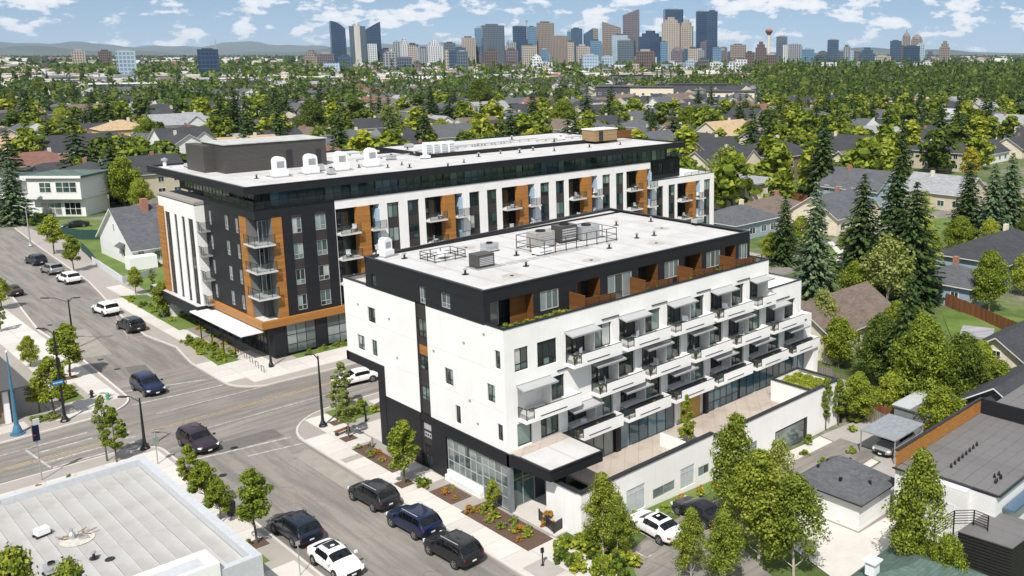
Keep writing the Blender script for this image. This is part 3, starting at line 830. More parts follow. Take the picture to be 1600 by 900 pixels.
# front wall with recessed loggias
FLOORS = [(4.45, 11.0, [46.9, 53.0, 59.05, 65.1, 71.15], 82.3), (7.7, 7.7, [41.9, 49.65, 55.7, 61.75, 67.8, 73.85], 80.1), (10.95, 10.95, [46.9, 53.0, 59.0, 65.0, 71.1][:4] + [], 74.2)]
F4 = [46.9, 52.95, 59.0, 65.05]
F3 = [41.9, 49.65, 55.7, 61.75, 67.8, 73.9]
F2 = [46.95, 53.0, 59.05, 65.1, 71.15, 77.2]
LOG = {10.95: F4, 7.7: F3, 4.45: F2}
def bayholes(zf, xs):
    h = []
    for x in xs:
        h.append((x, x+3.1, zf-.02, zf+2.42, 1.25)); h.append((x+3.2, x+5.15, zf+.35, zf+2.42, .3))
    return h
big_w = [(41.7,43.05,11.45,13.35), (43.95,45.95,11.25,13.35), (41.75,43.2,5.2,7.15), (44.1,46.0,5.2,7.15)]
h4 = bayholes(10.95, F4) + [(71.1,73.9,10.93,13.37,1.25)] + big_w[:2]
h3 = bayholes(7.7, F3[1:]); h3 += [(41.9,45.2,7.68,10.12,1.1), (45.3,46.7,8.1,10.1,.25)]
h2 = bayholes(4.95-.5, F2[:-1]) + [(77.2,80.75,4.43,6.87,1.25)] + big_w[2:]
h3 = [h for h in h3 if h[1] < 80.0]
FF.wall(mb, X0, XE, 11.3-.3, ZT, [(a,b,max(c,11.0),d_,*r) for a,b,c,d_,*r in h4], .16)
FF.wall(mb, X0, 80.1, 7.75, 11.0, [(a,b,max(c,7.75),d_,*r) for a,b,c,d_,*r in h3], .16)
FF.wall(mb, X0, 82.2, 5.05, 7.75, [(a,b,max(c,5.05),d_,*r) for a,b,c,d_,*r in h2], .16)
# right ends, step terraces, back
mb.face([(XE,Y0,11),(XE,YE,11),(XE,YE,ZT),(XE,Y0,ZT)]); mb.face([(80.1,Y0,7.75),(80.1,78,7.75),(80.1,78,11.9),(80.1,Y0,11.9)])
mb.face([(82.2,Y0,-1.6),(82.2,76,-1.6),(82.2,76,7.75),(82.2,Y0,7.75)])
FF.wall(mb, XE+.002, 80.1, 11.0, 11.9, [], .1); mb.box(XE+.01, Y0+.01, 10.9, 80.09, 78, 11.05); mb.box(80.12, Y0+.3, 7.6, 82.19, 76, 7.76)
mb.face([(82.2,YE,0),(X0+8,YE,0),(X0+8,YE,ZT),(82.2,YE,ZT)]); mb.face([(X0+8,YE,7.9),(X0,YE,7.9),(X0,YE,ZT),(X0+8,YE,ZT)])
mb.box(80.0, Y0+.02, 11.05, 80.09, 78, 11.9)
mb.build('wall', M_white, A)
# loggia back walls with sliding doors
mb = MB()
for zf, xs in LOG.items():
    for x in xs + ([71.1] if zf > 10 else []):
        xe = x + (3.1 if x < 71.1 or zf < 10 else 2.8)
        if zf == 7.7 and x < 45: FF.wall(mb, x, x+3.3, zf, zf+2.5, [], .1, d=-1.1); continue
        FF.wall(mb, x, xe, zf-.05, zf+2.5, [], .1, d=-1.249)
build_each(mb, 'loggia_back_wall', M_white, A)
# horizontal hairline joints as raised bands
mb = MB()
for z in (8.35, 11.6):
    FS.box(mb, Y0+.2, 66.5, z, z+.025, 0, .012); FS.box(mb, 68.3, YE, z, z+.025, 0, .012)
mb.build('render_joint', plain('joint_grey', (.62,.61,.6), .7), A)
for i, (a, b, c, d_) in enumerate(win_s): window(FS, A, a+.01, b-.01, c+.01, d_-.01, cols=2 if b-a > .8 else 1, rows=(.32,), label=None)
for (a, b, c, d_), n in zip(big_w, (2, 3, 1, 3)): window(FF, A, a+.01, b-.01, c+.01, d_-.01, cols=n, rows=(.3,) if c > 10 else (), bar=.08)
# penthouse
PY, PB, PZ = 58.2, 76.4, 17.72
FP = Face('front', PY)
mb = MB()
holes_ps = [(74.6,75.3,14.9,16.2)]
FS.wall(mb, PY, PB, 15.1, PZ, [(62.85,64.25,15.35,16.65), (66.5,67.5,15.1,16.6), (74.6,75.4,15.2,16.35)], .14, d=.0)
PHX = [(41.5,43.1,'door'), (43.5,47.3,'wood'), (48.0,51.3,'win')]
# pattern of recesses along the terrace
ph_holes = []; rec = []
x = 41.3; pat = [('rec', 41.3, 45.6), ('win', 46.3, 48.3), ('rec', 50.3, 53.0), ('win', 53.9, 56.9), ('rec', 57.6, 60.3), ('win', 61.2, 63.2), ('rec', 63.9, 66.5), ('win', 67.2, 69.3), ('rec', 70.0, 72.4-.6), ('win', 72.3, 73.7)]
for k, a, b in pat:
    if k == 'rec': ph_holes.append((a, b, 14.2, 16.7, 1.6)); rec.append((a, b))
    else: ph_holes.append((a, b, 14.95 if a != 53.9 else 14.3, 16.6, .12))
FP.wall(mb, X0, XE-.15, 14.15, PZ, ph_holes, .12, mr=0)
mb.face([(XE-.15,PY,14.1),(XE-.15,PB+3,14.1),(XE-.15,PB+3,PZ),(XE-.15,PY,PZ)])
mb.face([(XE-.15,PB+1,14.1),(X0,PB,14.1),(X0,PB,PZ),(XE-.15,PB+1,PZ)])
mb.build('penthouse_wall', M_dark, A)
mb = MB(); wood = MB()
for a, b in rec:
    FP.wall(mb, a, b, 14.2, 16.7, [], .1, d=-1.6)
    wood.box(b-.06, PY+.03, 14.2, b-.003, PY+1.58, 16.69); wood.box(a+.003, PY+.03, 14.2, a+.06, PY+1.58, 16.69)
    if a == 41.3: wood.box(43.9, PY+.9, 14.2, 45.5, PY+.98, 16.69)
    FPr = Face('front', PY+1.6)
    window(FPr, A, a+.15, a+1.9, 14.25, 16.5, d=.03, cols=2, fm=M_lightframe if a < 42 else M_frame, pm=M_greypane if a < 42 else M_darkpane, name='glass_door')
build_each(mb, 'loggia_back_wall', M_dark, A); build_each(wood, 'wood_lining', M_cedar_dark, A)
for k, a, b in pat:
    if k == 'win': window(FP, A, a+.01, b-.01, 14.96 if a != 53.9 else 14.31, 16.59, d=-.1, cols=3 if a != 53.9 else [.3, .62], rows=(), fm=M_lightframe, pm=M_greypane, bar=.08)
for a, b, c, d_ in [(62.85,64.25,15.35,16.65), (66.5,67.5,15.1,16.6), (74.6,75.4,15.2,16.35)]:
    window(FS, A, a+.01, b-.01, c+.01, d_-.01, cols=2, rows=(.3,), fm=M_lightframe if b < 70 else M_frame, pm=M_greypane)
# roof slab, membrane, parapet cap
mb = MB(); mb.prism([(X0+.15,PY+.15),(XE-.3,PY+.15),(XE-.3,PB+2.8),(X0+.15,PB-.15)], 17.3, 17.5); mb.build('roof', M_membrane, A)
mb = MB()
mb.box(X0-.05, PY-.05, PZ, X0+.22, PB+.05, PZ+.09); mb.box(X0+.22, PY-.05, PZ, XE-.4, PY+.22, PZ+.09); mb.box(XE-.4, PY-.05, PZ, XE-.1, PB+3.05, PZ+.09)
mb.prism([(X0+.22,PB+.05),(XE-.4,PB+3.05),(XE-.4,PB+2.75),(X0+.22,PB-.22)], PZ, PZ+.088)
mb.prism([(X0+.0,PB+.0),(XE-.15,PB+3.0),(XE-.15,PB+2.8),(X0+.0,PB-.2)], 17.3, PZ)
mb.build('parapet_cap', M_darktrim, A)
M_seam = plain('membrane_seam', (.40,.39,.37), .7); M_pad = plain('walkway_pad', (.34,.335,.33), .9, var=.15)
for k in range(11):
    q = MB(); q.box(X0+3.2+k*2.9, PY+.3, 17.5, X0+3.27+k*2.9, PB-.2, 17.508); q.build('roof_seam', M_seam, A)
for k in range(9):
    q = MB(); q.box(47.2+k*1.25, 65.0, 17.5, 48.2+k*1.25, 65.9, 17.52); q.build('walkway_pad', M_pad, A)
for x_, y_ in ((46,61.5),(54.5,61),(64,62),(70,67),(50,74),(62,75)):
    q = MB(); q.lathe((x_,y_,17.5), [(.9,.0),(.86,.006),(.02,.006)], 16); q.build('damp_patch', plain('damp_membrane', (.40,.375,.34), .6, var=.15) if 'damp_membrane' not in MATS else MATS['damp_membrane'], A)
    q = MB(); q.lathe((x_,y_,17.507), [(.16,0),(.14,.05),(.02,.06)], 10); q.build('drain', M_black, A)
for (y_, z_) in ((72.5,12.6),(71.5,9.2),(65.5,11.2),(61,12.9),(59.5,6.4),(60.5,8.1),(78,12.9),(58.2,14.2)):
    q = MB(); FS.box(q, y_, y_+.22, z_, z_+.16, 0, .06); q.build('wall_vent', M_greymetal, A)
# terrace of the penthouse and its black edge
mb = MB(); mb.box(X0+.02, Y0+.02, 13.9, XE-.02, PY+1.7, 14.18); mb.box(X0+.02, PB-.1, 13.9, XE-.2, YE-.02, 14.3); mb.build('terrace_floor', M_terrace, A)
mb = MB(); mb.box(X0-.04, Y0-.05, ZT, X0+.25, PY-.003, ZT+.1); mb.box(X0+.25, Y0-.05, ZT, XE+.05, Y0+.22, ZT+.1); mb.box(XE-.2, Y0+.22, ZT, XE+.05, YE, ZT+.1); mb.box(X0-.04, PB+.003, ZT, X0+.22, YE+.04, ZT+.1); mb.box(X0+.22, YE-.2, ZT, XE-.2, YE+.04, ZT+.1)
mb.box(XE+.06, Y0-.04, 11.9, 80.14, Y0+.2, 11.98); mb.box(79.9, Y0+.2, 11.9, 80.14, 78, 11.98)
mb.box(X0-.03, PY, 15.02, X0-.002, 66.5, 15.1); mb.box(X0-.03, 68.2, 15.02, X0-.002, PB, 15.1)
mb.build('parapet_cap', M_darktrim, A)
mb = MB(); mb.box(X0+.02,Y0+.19,14.18,XE-.02,Y0+.21,ZT); mb.build('parapet_inner', M_white, A)
# terrace railings, wood dividers, planters
for i, x in enumerate([49.4, 50.0+6.6, 61.7+1.2, 69.1]):
    mb = MB()
    mb.prism([(x, PY-.02), (x+.08, PY-.02), (x+.08, Y0+.4), (x, Y0+.4)], 14.18, lambda a, b: 16.05 - .0*(PY-b)); 
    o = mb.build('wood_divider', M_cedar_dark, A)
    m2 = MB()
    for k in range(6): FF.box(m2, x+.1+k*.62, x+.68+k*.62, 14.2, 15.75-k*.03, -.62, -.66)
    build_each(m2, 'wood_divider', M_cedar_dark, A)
    railing(FF, A, x+.0, x+4.0, ZT+.1, .55, d=-.1, n=4, glass=False)
# dark vertical strip in the street wall
FST = Face('street', X0+.14)
mb = MB()
st = [(12.05,13.7,0), (9.1,10.3,1), (6.3,7.6,0)]
FST.wall(mb, 66.6, 68.2, 0, 15.1, [(66.75,68.05,a,b) for a,b,_ in st] + [(66.8,68.0,.1,2.35), (66.8,68.0,2.9,3.4), (66.8,68.0,3.6,4.2)], .06)
FS.box(mb, 66.58, 66.6, 0, 15.1, -.14, 0); FS.box(mb, 68.2, 68.22, 0, 15.1, -.14, 0)
mb.build('recessed_strip', M_brownsiding, A)
for a, b, w in st: window(FST, A, 66.76, 68.04, a+.01, b-.01, d=-.04, cols=2, rows=(.3,), pm=M_pane)
window(FST, A, 66.81, 67.99, .11, 2.34, d=-.04, cols=2, rows=(.6,), name='entry_door', pm=M_darkpane)
mb = MB(); FST.box(mb, 66.82, 67.98, 2.92, 3.38, -.05, .01); FST.box(mb, 66.82, 67.98, 3.62, 4.18, -.05, .01); build_each(mb, 'vent_grille', M_lightframe, A)
mb = MB()
for k in range(3): FST.box(mb, 66.95+k*.35, 67.15+k*.35, 3.05, 3.25, .01, .02)
build_each(mb, 'vent_slot', M_black, A)
mb = MB(); FST.box(mb, 66.75, 68.05, 10.45, 11.3, 0, .02); mb.build('wood_panel', M_wood, A)
# charcoal base: band, end wall, leg of the overhang
mb = MB()
FS.box(mb, 68.23, 74.0, 0, 5.04, .0, .06); FS.box(mb, 64.4, 66.57, 0, 5.08, .0, .06); FS.box(mb, 55.5, 64.4, 3.98, 5.08, .0, .10); FS.box(mb, 66.6, 68.2, 4.35, 5.06, -.1, .0)
FS.box(mb, 74.0, 75.1, 0, 7.05, .0, .10); FS.box(mb, 74.0, YE+.1, 7.05, 7.9, .0, .10); mb.box(X0-.1, YE-.3, 7.05, 82, YE+.1, 7.9)
mb.box(X0+.0, 75.0, 0, X0+8, 75.1, 7.05); mb.box(X0+8, 75.1, 0, X0+8.1, YE, 7.05); mb.box(X0, 75.1, 7.0, X0+8, YE, 7.06)
FF.box(mb, 46.3, 82.35, 3.95, 5.04, -.4, .32)
mb.box(48.5, Y0+.32, 0, 48.9, Y0+.6, 3.95); mb.box(52.6, Y0+.2, 0, 53.2, Y0+.6, 3.95); mb.box(64.7, Y0+.2, 0, 65.1, Y0+.6, 3.95)
build_each(mb, 'base_cladding', M_dark, A)
# ground floor curtain wall, street side
def curtain(F, parent, u0, u1, z0, z1, d, cols, rows, pm, fm=None, bar=.07):
    return window(F, parent, u0, u1, z0, z1, d=d, cols=cols, rows=rows, pm=pm, fm=fm or M_lightframe, bar=bar, name='glazed_screen')
curtain(FS, A, 59.4, 64.35, 1.0, 3.97, -.12, 6, (.3,.65), M_greypane); curtain(FS, A, 55.95, 59.35, .1, 3.97, -.12, 4, (.27,.5,.75), M_greypane)
mb = MB(); FS.box(mb, 59.3, 64.4, 0, .6, -.1, .3); mb.box(X0-.05,59.3,.6,X0+.1,64.4,.98); mb.build('plinth', M_white2, A)
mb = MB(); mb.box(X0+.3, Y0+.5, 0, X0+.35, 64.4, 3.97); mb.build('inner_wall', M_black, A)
mb = MB(); mb.box(X0-.08, Y0-.32, 0, X0+.27, Y0+.03, 3.98); mb.build('column', plain('blue_grey_column', (.18,.2,.22), .4), A)
FE = Face('front', Y0+.25)
curtain(FE, A, 41.1, 46.9, .1, 3.95, 0, 5, (.62,), M_darkpane, M_greymetal, .09)
FG = Face('front', Y0+.45)
for a, b in ((47.0,48.4),(49.0,52.5)): curtain(FG, A, a, b, .9, 3.93, 0, 2 if a < 48 else 3, (), M_greypane, M_frame)
curtain(FG, A, 53.3, 60.4, .9, 3.93, 0, 6, (), M_bluepane, M_frame)
mb = MB(); mb.box(60.5, Y0+1.2, .9, 64.6, Y0+1.3, 3.93); mb.build('recess_wall', M_brownsiding, A)
mb = MB(); mb.box(61.5, Y0+.5, .9, 64.2, Y0+.6, 3.93); mb.build('wood_panel', plain('ochre_panel', (.42,.26,.05), .6, var=.1), A)
curtain(FG, A, 65.2, 70.0, .9, 3.93, 0, 5, (.35,.7), M_bluepane, M_frame); curtain(FG, A, 70.2, 81.5, .9, 3.93, 0, 10, (), M_bluepane, M_frame)
mb = MB(); mb.box(46.9, Y0+.62, -1.5, 82.2, Y0+.7, 3.94); mb.box(81.5, Y0-.9, -1.5, 82.3, Y0+.6, 3.94); build_each(mb, 'inner_wall', M_white, A)
# entrance canopy
mb = MB(); mb.prism([(41.0,50.9),(46.2,50.75),(46.3,Y0-.33),(X0-.1,Y0-.32)], 4.15, 5.0); mb.prism([(X0-.1,Y0-.32),(46.3,Y0-.33),(46.3,Y0-.003),(X0-.1,Y0-.003)], 4.0, 5.02); mb.build('entrance_canopy', M_dark, A)
mb = MB(); mb.prism([(41.15,51.05),(46.1,50.9),(46.15,54.6),(41.1,54.6)], 5.0, 5.05); mb.build('canopy_membrane', M_membrane, A)
mb = MB(); mb.prism([(41.0,54.6),(46.15,54.6),(46.15,Y0-.01),(X0,Y0-.01)], 5.02, 5.08); mb.build('canopy_gravel', M_terrace, A)
mb = MB()
for p, q in (((40.98,50.88),(46.22,50.73)), ((46.22,50.73),(46.3,55.4)), ((40.98,50.88),(40.8,55.4))): mb.bar((*p, 5.05), (*q, 5.05), .14, .1)
mb.build('canopy_edge', M_darktrim, A)
# balconies with parapet, slab, glass end and awning
def make_balcony(w=5.3, aw=3.15, shade_strip=True):
    """local origin at left end of the loggia on the wall plane, floor level; outward is -y"""
    t = {}
    mb = MB(); mb.box(-.1, -1.15, -.28, w, 0.02, -.02); mb.box(-.02, 0, -.2, 3.5, 1.2, -.015); t['slab'] = mb.mesh('slab', M_white)
    mb = MB(); mb.box(.75, -1.16, -.12, w, -1.04, .78); mb.box(w-.12, -1.04, -.02, w, -.01, .78); t['parapet'] = mb.mesh('parapet', M_white)
    mb = MB(); mb.box(1.3, -1.185, .02, w*.72, -1.155, .09); mb.box(.74, -1.165, .78, w+.005, -1.035, .79); t['shade_strip'] = mb.mesh('gap_shade_strip', M_darktrim)  # raised dark strip stands in for the shade of a slot; dark cap above
    mb = MB(); mb.box(-.05, -1.12, 0, 0, -1.07, .88); mb.box(.68, -1.12, 0, .73, -1.07, .88); mb.box(-.05, -.08, 0, 0, -.03, .88)
    mb.box(-.05, -1.13, .88, .73, -1.06, .92); mb.box(-.06, -1.06, .88, .01, -.03, .92); t['railing'] = mb.mesh('railing', M_darktrim)
    mb = MB(); mb.box(0, -1.105, .05, .68, -1.09, .86); mb.box(-.035, -1.05, .05, -.02, -.1, .86); t['glass'] = mb.mesh('glass_panel', M_railglass)
    mb = MB()
    for a, b in ((.06, .86), (.86, 1.66), (1.66, 2.2)): mb.box(a, 1.16, .05, a+.06, 1.24, 2.35); mb.box(b-.06, 1.16, .05, b, 1.24, 2.35)
    mb.box(.06, 1.15, 2.35, 3.04, 1.24, 2.42); mb.box(2.96, 1.16, .05, 3.04, 1.24, 2.35); mb.box(1.75,1.16,.05,1.81,1.24,2.35); t['door'] = mb.mesh('sliding_door', M_frame)
    mb = MB(); mb.box(.21, 1.19, .05, .89, 1.21, 2.35); t['pane'] = mb.mesh('pane', M_darkpane)
    mb = MB()
    mb.f = []; z0, z1 = 2.62, 2.42; y1 = -1.0
    V = [(-.12,0.02,z0),(aw,.02,z0),(aw,y1,z1),(-.12,y1,z1)]
    mb.v = V + [(x, y, z-.1) for x, y, z in V]; mb.f = [(0,3,2,1),(4,5,6,7),(3,7,6,2),(0,4,7,3),(1,2,6,5)]; mb.m = [0]*5
    t['awning'] = mb.mesh('awning', M_awn)
    mb = MB(); mb.bar((-.14,y1-.02,z1-.06),(aw+.02,y1-.02,z1-.06),.06,.13); mb.bar((-.14,.0,z0+.02),(aw,.0,z0+.02),.08,.07); t['fascia'] = mb.mesh('awning_fascia', M_greymetal)
    return t
BAL = make_balcony(); BAL_W = {}
def place_balcony(x, zf, wide=5.3, left=True, label=None, awn=True):
    b = wloc(A); t = BAL if abs(wide-5.3) < .01 else BAL_W.setdefault(wide, make_balcony(wide, 3.3 if wide > 4.5 else 2.8))
    o = inst('balcony', t['slab'], A, (x-b[0], Y0-b[1], zf-b[2]))
    if label: o['label'] = label
    for k in ('parapet', 'shade_strip', 'railing', 'glass'): inst(t[k].name.split('.')[0], t[k], o)
    d = inst('sliding_door', t['door'], A, (x-b[0], Y0-b[1], zf-b[2]))
    for q in (-.08, .72, 1.5, 2.1): inst('pane', t['pane'], d, (q, 0, 0))
    if awn:
        a = inst('awning', t['awning'], A, (x-b[0], Y0-b[1], zf-b[2])); inst('awning_fascia', t['fascia'], a)
for zf, xs in LOG.items():
    for x in xs:
        place_balcony(x, zf, 5.0 if (zf == 4.45 and x > 77) or (zf == 10.95 and x > 70) else (5.6 if x < 42 else 5.3))
place_balcony(71.1, 10.95, 2.95)
for zf, xs in LOG.items():
    for x in xs:
        if x > 77 or (zf == 7.7 and x > 73.8): continue
        if x < 42: window(FF, A, 45.31, 46.69, 8.11, 10.09, d=-.2, cols=2, pm=M_darkpane); continue
        window(FF, A, x+3.21, x+5.14, zf+.36, zf+2.41, d=-.25, cols=2, pm=M_pane, bar=.07)
# thin projecting ledges that run along the wall above the awnings
mb = MB()
for zf, xs in LOG.items():
    for x in xs: FF.box(mb, x+4.0, min(x+6.0, XE), zf+2.78, zf+2.84, 0, .1)
build_each(mb, 'ledge', M_darktrim, A)

# podium with garages (own volume in front, below the terrace)
YP = 48.5
pod = tag(empty('garage_podium', (46, YP, 0)), 'long low white garage podium with a roof terrace along the foot of the front building', 'garage')
FPo = Face('front', YP)
openings = [(46.6,48.65,.1,2.2), (49.55,52.15,.35,1.2), (54.0-1.9,54.0,.1,1.75), (55.1,56.5,.35,1.2), (61.4,63.25,.05,1.1), (66.0,71.25,-1.75,1.0)]
openings[2] = (52.85,54.6,.0,1.8)
mb = MB(); FPo.wall(mb, 41.9, 57.0, -1.9, 3.7, [o for o in openings if o[1] < 57], .12); FPo.wall(mb, 57.0, 76.6, -1.9, 3.35, [o for o in openings if o[0] > 57], .14)
mb.face([(76.6,YP,-1.9),(76.6,53.6,-1.9),(76.6,53.6,3.35),(76.6,YP,3.35)]); mb.face([(41.9,52.6,0),(41.9,YP,0),(41.9,YP,3.7),(41.9,52.6,3.7)])
mb.box(72.1, YP+.2, 2.7, 76.4, 53.4, 2.9); mb.box(72.0, YP+.1, 1.1, 72.15, 53.6, 3.35); mb.box(72.15, 53.45, 1.1, 76.6, 53.6, 3.35)
mb.box(57.0, YP+.02, 3.3, 57.1, YP+.3, 3.7); mb.box(41.92, YP+.22, 1, 57, YP+.27, 3.7); mb.box(57.1, YP+.22, 1, 72, YP+.27, 3.35)
mb.box(56.3, 51.2, 1.1, 56.5, 54.2, 2.3)
build_each(mb, 'wall', M_white, pod)
mb = MB(); mb.box(46.9, YP+.3, .9, 82.2, Y0+.5, 1.1); mb.box(43, YP+.3, .9, 46.9, 50.6, 1.1); mb.build('terrace_floor', M_terrace, pod)
mb = MB(); mb.box(41.8, YP-.1, 3.7, 57.05, YP+.35, 3.8); mb.box(57.05, YP-.1, 3.35, 76.7, YP+.3, 3.45); mb.box(71.9, YP+.3, 3.35, 72.2, 53.7, 3.45); mb.box(72.2, 53.4, 3.35, 76.7, 53.7, 3.45); mb.box(76.4, YP+.3, 3.35, 76.7, 53.4, 3.45)
mb.box(41.75, YP+.35, 3.7, 42.1, 52.6, 3.8); mb.build('parapet_cap', M_darktrim, pod)
for i, (a, b, c, d_) in enumerate(openings):
    if i in (0, 2):
        mb = MB(); FPo.box(mb, a+.02, b-.02, c, d_-.02, -.12, -.06); o = mb.build('door', plain('pale_grey_door', (.5,.53,.55), .5), pod)
        m2 = MB(); FPo.box(m2, a+.02, b-.02, d_-.5, d_-.46, -.06, -.04); FPo.box(m2, (a+b)/2-.02, (a+b)/2+.02, c, d_-.5, -.06, -.04); m2.build('door_rail', M_lightframe, o)
    elif i == 5:
        n = 5; o = None
        mb = MB(); FPo.box(mb, a+.02, a+.12, c, d_-.02, -.14, -.02); FPo.box(mb, b-.45, b-.02, c, d_-.02, -.14, -.02); FPo.box(mb, a+.12, b-.45, d_-.14, d_-.02, -.14, -.02)
        o = mb.build('garage_door', M_darktrim, pod); me = None
        for k in range(n):
            z = c + (d_-.16-c)*k/n; mb = MB(); FPo.box(mb, a+.14, b-.47, z+.015, z+(d_-.16-c)/n-.015, -.13, -.08); mb.build('door_panel', M_greypane, o)
    else: window(FPo, pod, a+.02, b-.02, c+.02, d_-.02, d=-.08, cols=2, rows=(), pm=M_greypane, fm=M_greymetal)
# ------------------------------------------------------------------ the large building behind the cross street
XD, XW, YB = 43.6, 42.4, 106.6
B = tag(empty('apartment_building', (XD, YB, 0)), 'long charcoal, white and cedar apartment building on the corner with wide overhanging roof', 'apartment building')
FD, FW, FB = Face('street', XD), Face('street', XW), Face('front', YB)
BF = [4.6, 7.75, 10.9, 14.05]
YW0, YW1 = 121.6, 134.2
# dark corner block
mb = MB()
wl_ = []
for z in BF:
    for a, b in ((114.4,115.4), (111.45,112.3), (119.6,120.3)): wl_.append((a, b, z+.75, z+2.55))
loL = [(106.6, 109.0, z-.01 if i else 4.9, z+2.75, 1.5) for i, z in enumerate(BF)]
FD.wall(mb, YB, YW0, 4.9, 18.15, wl_ + [(YB, 109.0, 4.9, 17.0, 0)], .12)
wf = []
for z in BF:
    for a, b in ((47.9,49.05), (50.75,52.1)): wf.append((a, b, z+.75, z+2.65))
FB.wall(mb, XD, 53.35, 4.9, 18.15, wf + [(XD, 45.5, 4.9, 17.0, 0)], .12)
mb.face([(XD,YB,17.0),(45.5,YB,17.0),(45.5,109,17.0),(XD,109,17.0)])
mb.face([(XD+1.6,109,4.9),(XD+1.6,108,4.9),(XD+1.6,108,17),(XD+1.6,109,17)])
# dark step block on the right, rear and ends
FB.wall(mb, 108.7, 117.2, 14.9, 18.2, [(109.5,110.4,15.9,17.5), (112,113,15.9,17.5), (114.8,115.7,15.9,17.5)], .12, d=-1.2)
mb.face([(117.2,YB+1.2,14.9),(117.2,126,14.9),(117.2,126,18.2),(117.2,YB+1.2,18.2)])
build_each(mb, 'wall', M_dark, B)
for a, b, c, d_ in wl_: window(FD, B, a+.01, b-.01, c+.01, d_-.01, d=-.1, cols=2, rows=(.3,), fm=M_lightframe, pm=M_greypane, bar=.07)
for a, b, c, d_ in wf: window(FB, B, a+.01, b-.01, c+.01, d_-.01, d=-.1, cols=2, rows=(.3,), fm=M_lightframe, pm=M_pane, bar=.07)
for a in (109.5, 112, 114.8): window(FB, B, a+.01, a+.89, 15.91, 17.49, d=-1.3, cols=2, rows=(.3,), pm=M_darkpane)
# lighter siding between the window columns
mb = MB()
for (a, b, c, d_) in wf:
    if c < 15: FB.box(mb, a, b, d_+.01, c+3.14 if c < 14 else 17, .001, .02)
build_each(mb, 'spandrel', M_brownsiding, B)
# white street side fins
wy = [(122.4,124.1), (125.2,126.3), (127.9,128.9), (130.4,132.2)]
mb = MB(); hs = [(a, b, 4.2, 15.3, .12) for a, b in wy]
FW.wall(mb, YW0, YW1, 4.2, 17.2, hs, .35); mb.face([(XW,YW0,4.2),(XD+.1,YW0,4.2),(XD+.1,YW0,17.2),(XW,YW0,17.2)]); mb.box(XW+.01, YW0, 17.1, XD+2, YW1, 17.2)
mb.face([(XW,YW1,0),(XW,YW1,17.2),(110,YW1,17.2),(110,YW1,0)])
mb.build('white_fins', M_white, B)
mb = MB()
for a, b in wy: FW.wall(mb, a, b, 4.2, 15.3, [(a+.12, b-.12, z+.9, z+2.7) for z in BF], .06, d=-.11)
build_each(mb, 'strip_siding', M_brownsiding, B)
for a, b in wy:
    for z in BF: window(FW, B, a+.13, b-.13, z+.91, z+2.69, d=-.15, cols=1 if b-a < 1.4 else 2, rows=(.35,), pm=M_darkpane)
mb = MB(); FW.box(mb, 132.3, 134.3, 3.6, 15.9, 0, .22); mb.build('cedar_fin', M_wood, B)
for z in BF:   # little corner balconies beside the fins
    mb = MB(); mb.box(XD-1.1, YW0-1.5, z-.2, XD, YW0, z-.02); o = mb.build('balcony', M_greymetal, B)
    mb = MB()
    for y in (YW0-1.47, YW0-.75): mb.box(XD-1.09, y-.02, z-.02, XD-1.04, y+.02, z+1.05)
    mb.box(XD-1.1, YW0-1.5, z+1.05, XD-1.04, YW0, z+1.1); mb.box(XD-1.04, YW0-1.5, z+1.05, XD, YW0-1.44, z+1.1); mb.build('railing', M_black, o)
    mb = MB(); mb.box(XD-1.07, YW0-1.45, z+.05, XD-1.06, YW0-.05, z+1.0); mb.box(XD-1.0, YW0-1.48, z+.05, XD, YW0-1.47, z+1.0); mb.build('glass_panel', M_railglass, o)
# corner loggia with cedar jambs
mb = MB(); FD.box(mb, 109.0, 110.9, 4.9, 17.0, 0, .1); mb.build('cedar_jamb', M_wood, B)
mb = MB(); FB.box(mb, 45.5, 46.65, 4.9, 17.0, 0, .1); mb.build('cedar_jamb', M_wood, B)
for z in BF:
    mb = MB(); mb.box(XD-.55, YB-.75, z-.25, 45.5, 109, z-.02) if z > 5 else mb.box(XD, YB, z, 45.4, 109, z+.3); o = mb.build('balcony', plain('pale_slab', (.55,.55,.54), .7) if z == BF[0] else MATS['pale_slab'], B)
    if z < 5: continue
    mb = MB(); mb.box(XD-.56, YB-.76, z-.28, 45.5, YB-.74, z-.22); mb.box(XD-.57, YB-.74, z-.28, XD-.55, 109, z-.22)
    for p in ((XD-.5,YB-.7), (44.6,YB-.7), (45.45,YB-.7), (XD-.5,107.6), (XD-.5,108.9)): mb.box(p[0]-.025, p[1]-.025, z, p[0]+.025, p[1]+.025, z+1.05)
    mb.box(XD-.53, YB-.73, z+1.05, 45.5, YB-.67, z+1.1); mb.box(XD-.53, YB-.67, z+1.05, XD-.47, 108.95, z+1.1); mb.build('railing', M_black, o)
    mb = MB(); mb.box(XD-.46, YB-.71, z+.06, 45.4, YB-.7, z+1.0); mb.build('glass_panel', M_railglass, o); mb = MB(); mb.box(XD-.51, YB-.66, z+.06, XD-.5, 108.85, z+1.0); mb.build('glass_panel', M_railglass, o)
    window(Face('front', 107.9), B, XD+.75, 45.4, z+.02, z+2.6, d=0, cols=2, fm=M_lightframe, pm=M_darkpane, name='glass_door')
    window(Face('street', XD+1.1), B, 107.95, 108.9, z+.02, z+2.6, d=0, cols=1, fm=M_frame, pm=M_greypane, name='glass_door')
mb = MB(); mb.box(XD+1.2, 107.95, 4.9, XD+2.2, 109, 17.0); mb.build('loggia_back_wall', plain('loggia_dark', (.07,.075,.075), .5), B)
mb = MB(); mb.box(XD+.02,109.0,4.9,XD+1.2,109.1,17.0); mb.box(45.5,YB+.02,4.9,45.6,107.95,17.0); build_each(mb, 'loggia_side_wall', plain('loggia_grey', (.16,.17,.17), .5), B)
